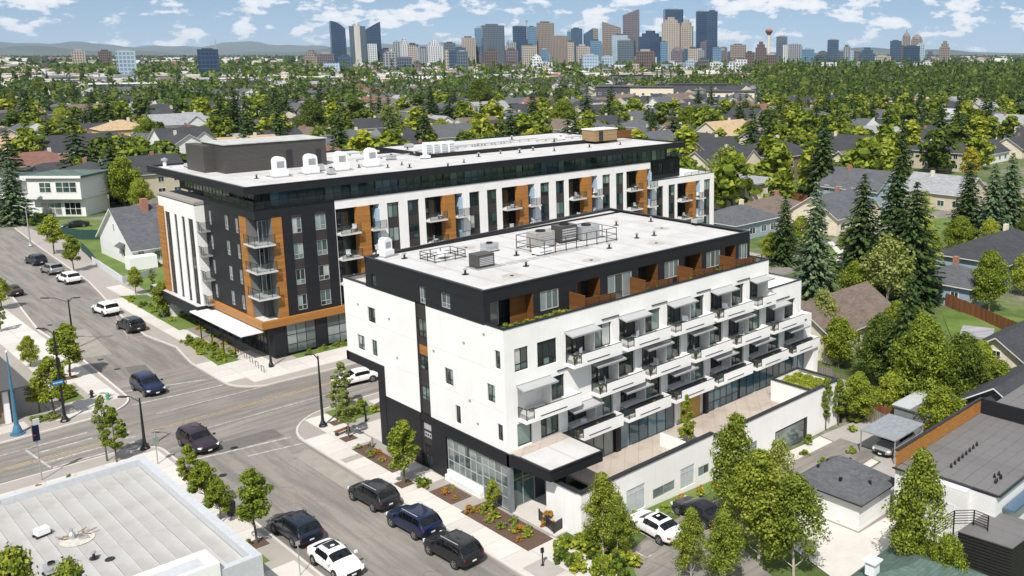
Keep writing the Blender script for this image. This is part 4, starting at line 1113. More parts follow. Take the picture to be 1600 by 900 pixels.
# cedar band over the ground floor
mb = MB(); FD.box(mb, YB-.05, YW0+.3, 3.95, 4.9, 0, .35); FB.box(mb, XD-.35, 54.2, 3.95, 4.9, .05, .35); mb.build('cedar_band', M_wood, B)
# white front with five bays
BAY = [53.4, 65.95, 78.45, 90.9, 103.15, 115.3]
mb = MB(); hs = []
for i, x in enumerate(BAY):
    top = 17.05 if i < 5 else 13.85
    hs.append((x, x+5.9, 4.6, top, 1.5))
    for a in (7.0, 9.95):
        if x+a+1.75 < 124.9: hs.append((x+a, x+a+1.7, 4.6, 17.0 if x+a < 108 else 13.85, .2))
FB.wall(mb, 53.35, 108.7, 4.6, 18.15, [h for h in hs if h[0] < 108 and h[1] <= 109.1 and h[1] < 108.7] + [(103.15,108.7,4.6,17.05,1.5)], .2)
FB.wall(mb, 108.7, 125, 4.6, 14.9, [(108.7,109.05,4.6,14.2,1.5)] + [h for h in hs if h[0] > 108.7], .2)
mb.face([(125,YB,0),(125,130,0),(125,130,14.9),(125,YB,14.9)]); mb.box(108.7, YB+.02, 13.8, 124.98, 130, 14.2)
mb.box(108.68, YB+.01, 14.9, 108.7, YB+1.2, 18.15)
mb.build('white_front', M_white, B)
mb = MB(); brown = MB(); cedar = MB()
for i, x in enumerate(BAY):
    top = 17.05 if i < 5 else 13.85
    FB.wall(mb, x, x+5.9, 4.6, top, [], .1, d=-1.49)
    FB.box(cedar, x+2.75, x+4.35, 4.6, top-.02, -.6, .42)
    for a in (7.0, 9.95):
        if x+a+1.75 >= 124.9: continue
        tp = 17.0 if x+a < 108 else 13.85
        zz = [z for z in BF if z+2.7 < tp+.3]
        FB.wall(brown, x+a, x+a+1.7, 4.6, tp, [(x+a+.08, x+a+1.62, z+.95, z+2.85) for z in zz], .1, d=-.19)
        for z in zz: window(FB, B, x+a+.09, x+a+1.61, z+.96, z+2.84, d=-.26, cols=2, rows=(.3,) if int(x+a) % 2 else (), pm=M_darkpane if random.random() < .6 else M_pane)
    for j, z in enumerate(BF):
        if z+2.5 > top: continue
        for a, b in ((.15, 2.6), (4.45, 5.75)):
            if z > 5: window(Face('front', YB+1.45), B, x+a, x+b, z+.05, z+2.4, d=0, cols=2 if b-a > 1.5 else 1, pm=M_darkpane, name='glass_door')
        if z < 5: continue
        s = MB(); s.box(x+.0, YB-1.1, z-.24, x+2.74, YB+1.4, z-.03); s.box(x+4.36, YB-1.1, z-.24, x+6.3, YB-.002, z-.03); s.box(x+4.36, YB-.002, z-.24, x+5.88, YB+1.4, z-.03); o = s.build('balcony', MATS['pale_slab'], B)
        for a, b in ((.05, 2.7), (4.4, 6.25)):
            railing(FB, o, x+a, x+b, z-.02, 1.0, d=1.05, n=3)
build_each(mb, 'loggia_back_wall', M_dark, B); build_each(brown, 'strip_siding', M_brownsiding, B); build_each(cedar, 'cedar_fin', M_wood, B)
blue = plain('pale_blue_panel', (.36,.5,.62), .6, var=.05); mb = MB()
for i, x in enumerate(BAY): 
    for z in BF[1:]:
        if i < 5 or z < 12: FB.box(mb, x+5.5, x+5.88, z, z+2.4, -1.2, -.02)
build_each(mb, 'side_panel', blue, B)
# top floor set back behind a glass railing
FT, FTs = Face('front', YB+1.2), Face('street', XD+1.6)
mb = MB(); FT.wall(mb, XD+1.6, 114, 17.9, 20.2, [(XD+2.4, 113.6, 17.95, 19.9)], .1); FTs.wall(mb, YB+1.9, 134, 17.9, 20.1, [(110,132.5,18.2,19.8)], .1)
mb.face([(114,YB+1.2,17.9),(114,130,17.9),(114,130,20.2),(114,YB+1.2,20.2)]); mb.build('top_floor_wall', M_dark, B)
for k in range(20): 
    a = XD+2.4 + k*3.38; window(FT, B, a+.03, a+3.35, 17.96, 19.89, d=-.03, cols=3, pm=M_tealpane if k % 4 else M_bluepane, bar=.07)
for k in range(7): window(FTs, B, 110.05+k*3.2, 110.05+k*3.2+3.15, 18.21, 19.79, d=-.05, cols=3, pm=M_greypane if k % 2 else M_darkpane)
mb = MB(); mb.box(XD+.02, YB+.02, 17.8, 108.6, YB+1.9, 17.95); mb.box(XD+.02, YB+1.9, 17.8, XD+1.6, YW0, 17.95); mb.box(XW+.02, YW0, 17.2, XD+1.7, YW1, 17.6); mb.build('terrace_floor', M_conc2, B)
railing(FB, B, XD+.1, 108.6, 18.1, .95, d=-.1, n=34); railing(FD, B, YB+.1, YW0, 18.1, .95, d=-.1, n=9)
railing(FB, B, 109, 117, 18.25, .9, d=-1.3, n=5); railing(FB, B, 117.5, 124.8, 14.95, .5, d=-.3, n=5)
mb = MB(); mb.box(XD-.03, YB-.04, 18.15, 108.72, YB+.2, 18.24); mb.box(XD-.03, YB+.2, 18.15, XD+.2, YW0, 18.24); mb.box(108.72, YB-.04, 14.9, 125.04, YB+.2, 14.98); mb.box(XW-.03, YW0-.03, 17.2, XW+.2, YW1+.03, 17.28); mb.build('parapet_cap', M_darktrim, B)
# overhanging roof
RX0, RY0 = 42.2, 105.55
mb = MB()
for a in ([RX0,RY0,77,RY0+.3], [RX0,RY0+.3,RX0+.3,136.7], [77,RY0,116.2,RY0+.3], [115.9,RY0+.3,116.2,129], [RX0+.3,136.4,72,136.7], [72,128.7,115.9,129]): mb.box(a[0],a[1],20.12,a[2],a[3],21.0)
mb.box(RX0+.3, RY0+.3, 20.14, 115.9, 128.7, 20.25); mb.box(RX0+.3, 128.7, 20.14, 72, 136.4, 20.25)
mb.box(74.5, 118, 20.6, 74.8, 134, 21.35); mb.box(74.8, 118, 20.6, 112, 118.3, 21.35); mb.box(74.5, 133.7, 20, 112, 134, 21.35); mb.box(111.7,118.3,20.6,112,133.7,21.35)
mb.build('roof_fascia', M_dark, B)
mb = MB(); mb.box(RX0+.3, RY0+.3, 20.5, 115.9, 128.7, 20.75); mb.box(RX0+.3, 128.7, 20.5, 71.99, 136.4, 20.748); mb.box(74.8, 118.3, 20.75, 111.7, 133.7, 21.2); mb.build('roof', M_membrane, B)
mb = MB(); mb.box(RX0-.04, RY0-.04, 21.0, 116.24, RY0+.34, 21.06); mb.box(RX0-.04, RY0+.34, 21.0, RX0+.34, 136.74, 21.06); mb.build('parapet_cap', M_darktrim, B)
# penthouse box for lifts
mb = MB(); mb.box(46.6, 121.6, 20.7, 60.2, 128.6, 24.4); mb.box(45.2, 124.6, 20.7, 46.6, 130.5, 24.2); mb.build('lift_house', M_penthouse, B)
mb = MB(); mb.box(46.45, 121.45, 24.4, 60.35, 128.75, 24.5); mb.build('lift_house_cap', plain('weathered_roof_grey', (.42,.42,.41), .8, var=.2, scale=.8), B)
mb = MB(); mb.box(54.6, 121.55, 20.9, 55.4, 121.6, 23.2); mb.box(58.7, 121.55, 20.9, 59.4, 121.6, 23.0); build_each(mb, 'door', M_darktrim, B)
# ground floor
mb = MB(); mb.box(44.7, YB+.1, 0, 46.2, YB+1.0, 3.95); mb.box(46.2, YB+.9, 0, 120, YB+1.0, 4.6); mb.box(44.7, YB+1, 0, 45.6, 124, 3.95); mb.box(XD, YB, 3.93, 55, 124, 3.96)
mb.box(49.9, YB+.1, 0, 51.3, YB+.9, 3.95); mb.build('base_cladding', M_dark, B)
curtain(Face('front', YB+.1), B, 46.25, 49.85, .25, 3.9, -.05, 3, (.3,.62), M_greypane, M_frame)
curtain(Face('front', YB+.1), B, 51.35, 64, .25, 3.9, -.05, 8, (.3,.62), M_greypane, M_frame)
for a, b in ((108.6,111.6),(112,115.5),(116,119.5),(120,123.5)): curtain(Face('street', 44.7), B, a, b, .1, 3.2, 0, 3, (.7,), M_greypane if a > 112 else M_darkpane, M_frame)
curtain(Face('street', 44.7), B, 124, 134, .1, 3.2, -1.0, 6, (), M_darkpane, M_frame)
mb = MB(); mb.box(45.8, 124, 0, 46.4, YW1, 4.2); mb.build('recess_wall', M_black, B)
mb = MB(); mb.prism([(40.9,106.7),(43.55,106.7),(43.55,122.2),(40.9,122.2)], 3.55, 3.72); mb.build('street_canopy', M_whitemetal, B)
mb = MB()
for y in (110.5, 114, 117.5, 121): mb.tube((41.6, y, 0), (41.6, y, 3.55), .07, n=8)
build_each(mb, 'canopy_post', M_black, B)
mb = MB(); mb.box(41.6, 121.6, 3.0, 44.2, 138.5, 4.15); mb.build('entrance_box', M_dark, B)
mb = MB(); mb.box(41.75, 121.75, 4.15, 44.1, 138.4, 4.2); mb.build('entrance_roof', M_membrane, B)
# ------------------------------------------------------------------ cars
def paint(name, col, metal=.0):
    m, nt, b = mat(name)
    b.inputs['Base Color'].default_value = (*col, 1); b.inputs['Roughness'].default_value = .35
    b.inputs['Metallic'].default_value = metal; b.inputs['Coat Weight'].default_value = .5; b.inputs['Coat Roughness'].default_value = .03; b.inputs['Specular IOR Level'].default_value = .25
    f = noise(nt, 40, 3, coords(nt)); bump(nt, b, f, .02, .003)
    return m
P_white = paint('white_car_paint', (.78,.78,.77)); P_black = paint('black_car_paint', (.012,.013,.015)); P_navy = paint('navy_car_paint', (.006,.014,.05), .1)
P_char = paint('charcoal_car_paint', (.024,.025,.03), .2); P_plum = paint('plum_car_paint', (.035,.022,.034), .2); P_grey = paint('grey_car_paint', (.3,.31,.32), .4)
P_dknavy = paint('dark_blue_car_paint', (.012,.018,.035), .2); P_bronze = paint('dark_bronze_car_paint', (.05,.04,.035), .4)
M_tyre = plain('tyre_rubber', (.012,.012,.012), .85); M_rim = plain('alloy_rim', (.42,.43,.45), .3, metal=.8)
M_cglass, nt, b = mat('car_glass'); b.inputs['Base Color'].default_value = (.004,.006,.007,1); b.inputs['Roughness'].default_value = .03; b.inputs['Specular IOR Level'].default_value = .5
M_tail, nt, b = mat('tail_light'); b.inputs['Base Color'].default_value = (.32,.008,.01,1); b.inputs['Roughness'].default_value = .15
M_head, nt, b = mat('head_light'); b.inputs['Base Color'].default_value = (.75,.78,.8,1); b.inputs['Roughness'].default_value = .08
M_plate = plain('licence_plate', (.7,.7,.7), .5); M_clad = plain('black_cladding', (.018,.018,.018), .6)

def car_shape(kind):
    """stations from the rear to the nose: x, z_bottom, z_belt, z_top, half width low, belt, top"""
    if kind == 'suv':
        L, W, wb, fr, r = 4.75, .95, 2.8, 3.82, .37
        st = [(0,.50,.85,.95,.78,.76,.64),(.06,.36,.98,1.04,.88,.87,.74),(.14,.32,1.05,1.12,.93,.92,.78),(.30,.30,1.08,1.42,.95,.93,.76),(.46,.28,1.10,1.64,.95,.93,.76),(.80,.26,1.10,1.70,.95,.93,.76),(1.5,.25,1.08,1.72,.95,.93,.76),
              (2.3,.25,1.06,1.71,.95,.93,.76),(2.85,.25,1.04,1.64,.95,.92,.74),(3.55,.25,1.03,1.09,.95,.90,.74),(3.75,.25,1.01,1.05,.95,.89,.72),(4.25,.27,.93,.97,.93,.85,.68),(4.58,.32,.80,.85,.86,.76,.62),(4.72,.40,.62,.67,.74,.68,.57)]
        cab = (2, 9); roofi = (4, 8); rearw = (2, 3)
    else:
        L, W, wb, fr, r = 4.8, .92, 2.8, 3.85, .34
        st = [(0,.48,.80,.86,.74,.70,.6),(.08,.34,.92,.98,.84,.80,.66),(.35,.28,.99,1.04,.90,.85,.68),(.62,.26,1.00,1.07,.92,.86,.66),(1.30,.22,.99,1.37,.92,.87,.62),(1.75,.22,.97,1.44,.92,.88,.63),
              (2.30,.22,.95,1.45,.92,.88,.63),(2.75,.22,.94,1.40,.92,.88,.62),(3.55,.22,.93,.98,.92,.86,.68),(3.8,.22,.90,.95,.92,.85,.67),(4.3,.24,.82,.86,.90,.80,.62),(4.65,.30,.70,.74,.82,.70,.55),(4.78,.38,.54,.58,.70,.62,.5)]
        cab = (3, 8); roofi = (4, 7); rearw = (3,)
    return L, W, wb, fr, r, st, cab, roofi, rearw
def build_car(kind, pm, rails=False, sunroof=False):
    L, W, wb, fr, r, st, cab, roofi, rearw = car_shape(kind)
    bm = bmesh.new(); rings = []
    for x, zb, zl, zt, w0, w1, w2 in st:
        pts = [(0, zb), (w0*.86, zb), (w0, zb+.16), (w0*1.0, zb+(zl-zb)*.62), (w1, zl), (w2+(w1-w2)*.12, zt-(zt-zl)*.13), (w2*.80, zt), (w2*.4, zt+.018), (0, zt+.022)]
        rings.append([bm.verts.new((x - L/2, y, z)) for y, z in pts])
    n = len(rings[0]); fm = {}
    cr = bm.edges.layers.float.new('crease_edge')
    for i in range(len(rings)-1):
        for j in range(n-1):
            f = bm.faces.new((rings[i][j], rings[i+1][j], rings[i+1][j+1], rings[i][j+1])); f.smooth = True
            mi = 0
            if j <= 1 and True: mi = 2
            if j == 4 and roofi[0] <= i < roofi[1]: mi = 1
            if kind == 'suv' and j == 4 and i == cab[0] and False: mi = 1
            if i == roofi[1] and j >= 5: mi = 1            # windscreen
            if i in rearw and j >= 5: mi = 1          # rear window
            f.material_index = mi; fm[(i, j)] = f
    for ring in (rings[0], rings[-1]):
        f = bm.faces.new(ring if ring is rings[-1] else ring[::-1]); f.smooth = True
    geom = bm.verts[:] + bm.edges[:] + bm.faces[:]
    bmesh.ops.mirror(bm, geom=geom, axis='Y', merge_dist=1e-4)
    bmesh.ops.recalc_face_normals(bm, faces=bm.faces)
    me = bpy.data.meshes.new('body'); bm.to_mesh(me); bm.free()
    for m in (pm, M_cglass, M_clad): me.materials.append(m)
    o = bpy.data.objects.new('tmp', me); COL.objects.link(o)
    md = o.modifiers.new('s', 'SUBSURF'); md.levels = 2; md.render_levels = 2
    dg = bpy.context.evaluated_depsgraph_get(); dg.update()
    em = bpy.data.meshes.new_from_object(o.evaluated_get(dg)); bpy.data.objects.remove(o)
    out = {}
    for name, keep, m in (('body', (0,), pm), ('window_glass', (1,), M_cglass), ('lower_cladding', (2,), M_clad)):
        b2 = bmesh.new(); b2.from_mesh(em)
        bmesh.ops.delete(b2, geom=[f for f in b2.faces if f.material_index not in keep], context='FACES')
        if name == 'window_glass':
            for v in b2.verts: v.co.y *= 1.004; v.co.z -= .002
        for f in b2.faces: f.material_index = 0; f.smooth = True
        m2 = bpy.data.meshes.new(name); b2.to_mesh(m2); b2.free(); m2.materials.append(m); out[name] = m2
    # body pillars across the side glass and door seams
    mb = MB()
    zt = st[roofi[0]+2][3]; zl = st[roofi[0]+2][2]; w1 = st[roofi[0]+2][5]; w2 = st[roofi[0]+2][6]
    for s in (-1, 1):
        for x in ((1.15, 2.35) if kind == 'suv' else (1.5, 2.45)):
            mb.bar((x-L/2, s*(w1*.965+.012), zl-.01), (x-L/2+.03, s*(w2+.045), zt-.10), .05, .07)
        for x in ((1.0, 2.3, 3.5) if kind == 'suv' else (1.25, 2.4, 3.5)): mb.bar((x-L/2, s*(W*.999), .42), (x-L/2, s*(W*.975+.002), zl-.06), .012, .012, 0)
    out['pillar'] = mb.mesh('pillar', M_black if True else pm)
    if rails:
        mb = MB()
        for s in (-1, 1): mb.tube((.8-L/2, s*(w2*.9), zt-.0), (2.7-L/2, s*(w2*.9), zt-.015), .025, n=6)
        out['roof_rail'] = mb.mesh('roof_rail', M_lightframe)
    if sunroof:
        mb = MB(); mb.box(1.5-L/2, -.42, zt-.0, 2.4-L/2, .42, zt+.012); out['sunroof'] = mb.mesh('sunroof', M_cglass)
    mb = MB()
    for s in (-1, 1):
        mb.box(3.2-L/2, s*W*.98, zl+.02, 3.38-L/2, s*(W+.16), zl+.16)
    out['mirror'] = mb.mesh('mirror', pm)
    mb = MB(); mb.lathe((0,0,0), [(.02,-.115),(r*.96,-.115),(r,-.09),(r,.09),(r*.96,.115),(.02,.115)], 20); tyre = mb.mesh('tyre', M_tyre)
    mb = MB(); mb.lathe((0,0,0), [(r*.66,.112),(r*.64,.12),(r*.5,.105),(.02,.115)], 20)
    for k in range(5):
        a = k*2*math.pi/5; mb.bar((.03*math.cos(a), .03*math.sin(a), .122), (r*.62*math.cos(a), r*.62*math.sin(a), .125), .07, .02)
    rim = mb.mesh('rim', M_rim)
    mb = MB(); mb.lathe((0,0,0), [(.02,-.1),(r*1.17,-.1),(r*1.17,.0),(.02,.0)], 20); arch = mb.mesh('wheel_arch', M_clad)
    lights = {}
    xf = L/2; zf = .72 if kind == 'suv' else .62
    def rotbox(w, h, d, m, nm):
        q = MB(); q.box(-d, -w/2, -h/2, d, w/2, h/2); return q.mesh(nm, m)
    lights['headlight'] = rotbox(.42, .13, .16, M_head, 'headlight'); lights['tail_light'] = rotbox(.30, .17 if kind == 'suv' else .13, .12, M_tail, 'tail_light')
    grille = MB(); grille.box(-.05, -.5, -.13, .05, .5, .11); gm = grille.mesh('grille', M_black)
    plate = rotbox(.32, .11, .012, M_plate, 'licence_plate')
    def put(parent_loc, rz):
        root = empty('parked_car' , parent_loc, rz)
        for k in ('body', 'window_glass', 'lower_cladding', 'pillar', 'roof_rail', 'sunroof', 'mirror'):
            if k in out: inst(k, out[k], root)
        for xw in (fr-wb-L/2, fr-L/2):
            for s in (-1, 1):
                w = inst('wheel', tyre, root, (xw, s*(W-.10), r)); w.rotation_euler = (-s*math.pi/2, 0, 0)
                inst('rim', rim, w)
                a = inst('wheel_arch', arch, root, (xw, s*(W+.004), r+.02)); a.rotation_euler = (-s*math.pi/2, 0, 0)
        for s in (-1, 1):
            h = inst('headlight', lights['headlight'], root, (xf-.27, s*.62, zf)); h.rotation_euler = (0, 0, -s*.45)
            h = inst('tail_light', lights['tail_light'], root, (-xf+.16, s*.70, .88 if kind == 'suv' else .80)); h.rotation_euler = (0, 0, s*.35)
        inst('grille', gm, root, (xf-.06, 0, zf-.12)); inst('licence_plate', plate, root, (-xf+.008, 0, .62 if kind == 'suv' else .58)); inst('licence_plate', plate, root, (xf-.005, 0, .42))
        return root
    return put
CARS = {}
def car(kind, pm, x, y, heading, label, rails=False, sunroof=False, name='parked_car', cat='car', group=None, z=None):
    key = (kind, pm.name, rails, sunroof)
    if key not in CARS: CARS[key] = build_car(kind, pm, rails, sunroof)
    root = CARS[key]((x, y, (gz(x, y) if z is None else z)+.02), R(heading)); root.name = name; root.scale = (1.07,)*3
    tag(root, label, cat, group); return root
def car_px(kind, pm, u, v, heading, label, **k):
    x, y, z = at(u, v); return car(kind, pm, x, y, heading, label, **k)
G1 = 'cars parked along the kerb of the main street'
def carp(kind, pm, u, v, heading, label, **k):
    x, y, z = at(u, v, .75 + k.pop('dz', 0)); return car(kind, pm, x, y, heading, label, **k)
carp('suv', P_char, 583, 771, 93, 'charcoal car at the kerb, furthest of three beside the white building', rails=True, group=G1)
carp('suv', P_navy, 646, 812, 93, 'navy blue car parked between the charcoal car and the black one', rails=True, group=G1)
carp('suv', P_black, 707, 855, 93, 'black car parked at the near end of the row beside the white building', rails=True, group=G1)
carp('suv', P_dknavy, 462, 823, 91, 'dark blue grey car with panoramic glass roof beside the grey flat roof', sunroof=True, group=G1)
carp('sedan', P_white, 524, 871, -89, 'white car with a black sunroof parked nose towards the camera', sunroof=True, group=G1)
carp('suv', P_plum, 309, 687, -87, 'plum coloured car driving over the near crosswalk', name='moving_car')
carp('suv', P_navy, 231, 601, -87, 'dark blue car crossing the far stop line of the junction', name='moving_car')
carp('suv', P_white, 165, 482, 96, 'white car with rear towards the camera just behind the black parked car', rails=True, group=G1)
carp('suv', P_black, 204, 507, 94, 'black car with rear towards the camera nearest the street corner bulge', rails=True, group=G1)
carp('suv', P_white, 107, 434, 96, 'white car nearest the camera in the far row of three', rails=True, group=G1)
carp('suv', P_grey, 81, 420, 96, 'silver grey car in the middle of the far row of three', rails=True, group=G1)
carp('suv', P_dknavy, 56, 406, 96, 'dark blue car at the far end of the row of three', group=G1)
carp('sedan', P_bronze, 17, 453, 96, 'dark bronze car half hidden behind foliage at the left edge', group=G1)
carp('sedan', P_white, 557, 588, 172, 'white car turning in behind the overhang of the white building', name='moving_car')
carp('sedan', P_black, 117, 350, 172, 'black car on the side street by the green privacy fence', group=G1)
carp('sedan', P_white, 1024, 819, 86, 'white car nosed into the near parking bay', sunroof=True)
carp('sedan', P_black, 1093, 796, 86, 'black car in the next parking bay under the birch', dz=-.2)
# ------------------------------------------------------------------ rooftop things
def hvac(x, y, z, w, d, h, label, m=None, rz=0, name='rooftop_unit', group=None, fan=True, louvre=True):
    t = tag(empty(name, (x, y, z), rz), label, 'rooftop unit', group)
    mb = MB(); mb.box(-w/2, -d/2, .12, w/2, d/2, h); mb.build('casing', m or M_greymetal, t, True)
    mb = MB()
    for s in (-1, 1): mb.box(-w/2-.1, s*d*.35-.06, 0, w/2+.1, s*d*.35+.06, .12)
    mb.build('rail_feet', M_black, t, True)
    if louvre:
        mb = MB()
        for k in range(5): mb.box(-w*.42, -d/2-.03, .3+k*(h-.5)/5, w*.42, -d/2-.002, .3+(k+.6)*(h-.5)/5)
        mb.build('louvre', M_steel, t, True)
    if fan:
        mb = MB(); mb.lathe((0,0,h), [(min(w,d)*.34,0),(min(w,d)*.34,.12),(min(w,d)*.3,.12),(min(w,d)*.3,.04),(.05,.04)], 14); mb.build('fan_guard', M_black, t, True)
    return t
def white_unit(x, y, z, label, s=1.0, rz=0):
    """tall white ventilation cowl on a drum-shaped base"""
    t = tag(empty('ventilation_unit', (x, y, z), rz), label, 'ventilation unit', 'white ventilation units on the large roof')
    mb = MB(); mb.box(-.75*s, -.6*s, .1, .75*s, .6*s, .75*s); mb.build('base_unit', M_whitemetal, t, True)
    mb = MB(); n = 8; ring = [(.62*s*math.cos(math.pi*i/n), 1.75*s+.45*s*math.sin(math.pi*i/n)) for i in range(n+1)]
    pts = [(-.62*s, .75*s)] + ring[::-1] + [(.62*s, .75*s)]
    a = [(x_, -.45*s, z_) for x_, z_ in pts]; c = [(x_, .45*s, z_) for x_, z_ in pts]
    mb.face(a); mb.face(c[::-1])
    for i in range(len(pts)):
        j = (i+1) % len(pts); mb.face([a[j], a[i], c[i], c[j]])
    mb.build('cowl', M_whitemetal, t, True)
    mb = MB(); mb.box(-.4*s, -.47*s, 1.0*s, .4*s, -.452*s, 1.7*s); mb.build('grille', M_greymetal, t, True)
    mb = MB(); mb.box(-1.1*s, -.9*s, 0, 1.1*s, -.8*s, .12); mb.box(-1.1*s, .8*s, 0, 1.1*s, .9*s, .12); mb.box(-.9*s,-.8*s,0,-.8*s,.8*s,.11); mb.box(.8*s,-.8*s,0,.9*s,.8*s,.11); mb.build('skid', M_greymetal, t, True)
    return t
def vent(x, y, z, label, s=1.0, group=None, kind=0):
    t = tag(empty('roof_vent', (x, y, z)), label, 'roof vent', group)
    mb = MB(); mb.lathe((0,0,0), [(.38*s,0),(.38*s,.04),(.12*s,.06),(.12*s,.55*s),(.02,.55*s)], 10); mb.build('pipe', M_black if kind != 1 else M_whitemetal, t, True)
    mb = MB(); mb.lathe((0,0,.52*s), [(.24*s,0),(.22*s,.1*s),(.02,.2*s)], 10); mb.build('cap', M_greymetal, t, True); return t
# large building roof
for i, (u, v, d_) in enumerate(((437,276,'just right of the lift house'),(486,271,'second from the lift house'),(533,266,'third from the lift house'),(580,260,'fourth from the lift house'))):
    x, y, z = at(u, v, 20.75); white_unit(x, y, z, 'white ventilation cowl on a skid, ' + d_, 1.15)
for i, (u, v) in enumerate(((668,246),(680,245),(692,244),(704,243))):
    x, y, z = at(u, v, 20.75); hvac(x, y, z, .95, 1.0, 2.2, 'white louvred cabinet in the row of four at mid roof', M_whitemetal, group='white louvred cabinets at mid roof', fan=False)
x, y, z = at(937, 219, 21.2)
t = tag(empty('rooftop_hut', (x, y, z)), 'small wooden rooftop hut with white roof at far end of the long roof', 'rooftop hut')
mb = MB(); mb.box(-2.6,-1.6,0,2.6,1.6,1.9); mb.build('wall', boards('pale_tan_boards', (.34,.22,.11), .2), t, True); mb = MB(); mb.box(-2.7,-1.7,1.9,2.7,1.7,2.05); mb.build('roof', M_whitemetal, t, True); mb = MB(); mb.box(-1.6,-1.66,.1,-.7,-1.602,1.7); mb.build('door', M_darktrim, t, True)
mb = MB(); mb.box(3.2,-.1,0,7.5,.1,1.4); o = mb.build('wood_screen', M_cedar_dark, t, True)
VB = 'small black vents on the large flat roof'
for u, v in ((328,266),(401,279),(561,262),(606,262),(628,258),(637,238),(748,245),(782,240),(812,239),(833,235),(866,236),(866,226),(921,230),(969,226),(640,262),(700,262),(725,254),(845,214),(890,214),(747,232),(800,222)):
    x, y, z = at(u, v, 20.75)
    if 43 < x < 115.5 and y < 133: vent(x, y, z if y < 118.3 or x < 74.6 else 21.2, 'small black vent on the large white roof', random.uniform(.7, 1.1), VB)
for u, v, L, a in ((600,253,9,8),(742,233,16,3),(690,240,10,5),(880,222,12,2),(560,247,7,10),(790,228,14,4)):
    x, y, z = at(u, v, 20.8); z = z if y < 118.3 else 21.25
    if y < 133:
        t = tag(empty('duct_run', (x, y, z), R(a)), 'thin grey pipe run lying on the large white roof', 'pipe', 'pipe runs on the large white roof')
        mb = MB(); mb.tube((-L/2,0,.3),(L/2,0,.3),.09,n=6)
        for k in range(int(L/2)): mb.box(-L/2+k*2,-.15,0,-L/2+k*2+.15,.15,.22)
        mb.build('pipe', M_steel, t, True)
x, y, z = at(258, 262, 20.75); vent(x, y, z, 'white goose-neck vent at the left end of the large roof', 1.9, kind=1)
x, y, z = at(310, 260, 20.75); hvac(x, y, z, 3.2, 1.3, .5, 'flat pale skylight box left of the lift house', M_capmetal, fan=False, louvre=False)
for k in range(26):
    u, v = random.uniform(420, 960), random.uniform(222, 275)
    x, y, z = at(u, v, 20.75)
    if not (50 < x < 114 and 107 < y < 131): continue
    z = z if y < 118.6 or x < 75 else 21.2
    w_, d_, h_ = random.uniform(.5,1.6), random.uniform(.4,1.0), random.uniform(.3,.9)
    hvac(x, y, z, w_, d_, h_, ('small grey' if k % 3 else 'small white') + ' unit among the pipes on the large roof', M_steel if k % 3 else M_whitemetal, group='small units on the large roof', fan=k % 2 == 0, louvre=False)
# front building roof
ZR = 17.5
x, y, z = at(603, 400, ZR); white_unit(x, y, z, 'white ventilation cowl at the rear left corner of the near roof', .8, .3)
def frame_cage(x, y, z, w, d, h, label, n, m=None):
    t = tag(empty('rooftop_railing', (x, y, z)), label, 'guard railing')
    mb = MB()
    for sx in (-1, 1):
        for j in range(3): mb.box(sx*w/2-.03, -d/2+j*d/2-.03, 0, sx*w/2+.03, -d/2+j*d/2+.03, h)
    for sy in (-1, 1):
        for j in range(1, n): mb.box(-w/2+j*w/n-.03, sy*d/2-.03, 0, -w/2+j*w/n+.03, sy*d/2+.03, h)
    mb.build('posts', M_darktrim, t, True); mb = MB()
    for zz in (.12, h*.5, h):
        for sy in (-1, 1): mb.box(-w/2, sy*d/2-.025, zz-.025, w/2, sy*d/2+.025, zz+.025)
        for sx in (-1, 1): mb.box(sx*w/2-.024, -d/2+.03, zz-.024, sx*w/2+.024, d/2-.03, zz+.024)
    mb.build('rails', M_darktrim, t, True); return t
frame_cage(57.6, 67.9, ZR, 9.2, 4.2, 1.35, 'tall black guard railing round the grey units on the near roof', 7)
x, y, z = at(692, 404, ZR); frame_cage(x, y, z, 3.2, 2.4, .75, 'low steel frame on the near roof left of the dark unit', 3)
mb = MB(); mb.lathe((x, y, z+.3), [(.5,0),(.5,.3),(.02,.34)], 14); tag(mb.build('roof_fan', M_whitemetal), 'round white fan inside the low steel frame', 'fan')
x, y, z = at(753, 417, ZR); hvac(x, y, z, 1.7, 1.4, 1.25, 'single dark grey louvred unit on the near roof', M_penthouse, fan=False)
mb = MB(); mb.box(-1.1,-1.0,0,1.3,.9,.08); o = mb.build('unit_curb', M_greymetal); o.location = (x, y, z); tag(o, 'flat grey curb under the single dark roof unit', 'roof curb')
x, y, z = at(765, 393, ZR); hvac(x, y, z, 1.5, .9, .8, 'small steel unit behind the single dark one', M_steel)
x, y, z = at(845, 385, ZR); hvac(x, y, z, 2.3, 1.5, 1.5, 'beige grey air handler at the left inside the tall railing', plain('beige_metal', (.33,.31,.28), .4))
x, y, z = at(882, 377, ZR); hvac(x, y, z, 2.1, 1.5, 1.7, 'dark air handler in the middle of the railed enclosure', M_penthouse)
x, y, z = at(916, 373, ZR); hvac(x, y, z, 2.3, 1.5, 1.4, 'pale air handler at the right inside the railing', M_steel)
x, y, z = at(848, 397, ZR); hvac(x, y, z, 1.7, 1.0, .6, 'low white unit at the front left of the railed enclosure', M_whitemetal, fan=False)
for u, v, L in ((822,416,'by the front edge of the near roof'),(727,429,'left of the roof middle'),(807,399,'beside the tall railing'),(995,372,'right of the railing'),(1022,368,'furthest right on the near roof'),(963,352,'behind the railing corner'),(632,404,'near the left edge of the roof'),(952,388,'in front of the railing corner'),(1017,346,'near the back edge')):
    x, y, z = at(u, v, ZR); vent(x, y, z, 'small black vent on the near white roof, ' + L, .8)
x, y, z = at(1090, 349, ZR+.2); hvac(x, y, z, 1.2, .8, .5, 'small drum shaped unit on the far right edge of the near roof', M_steel, fan=False, louvre=False)

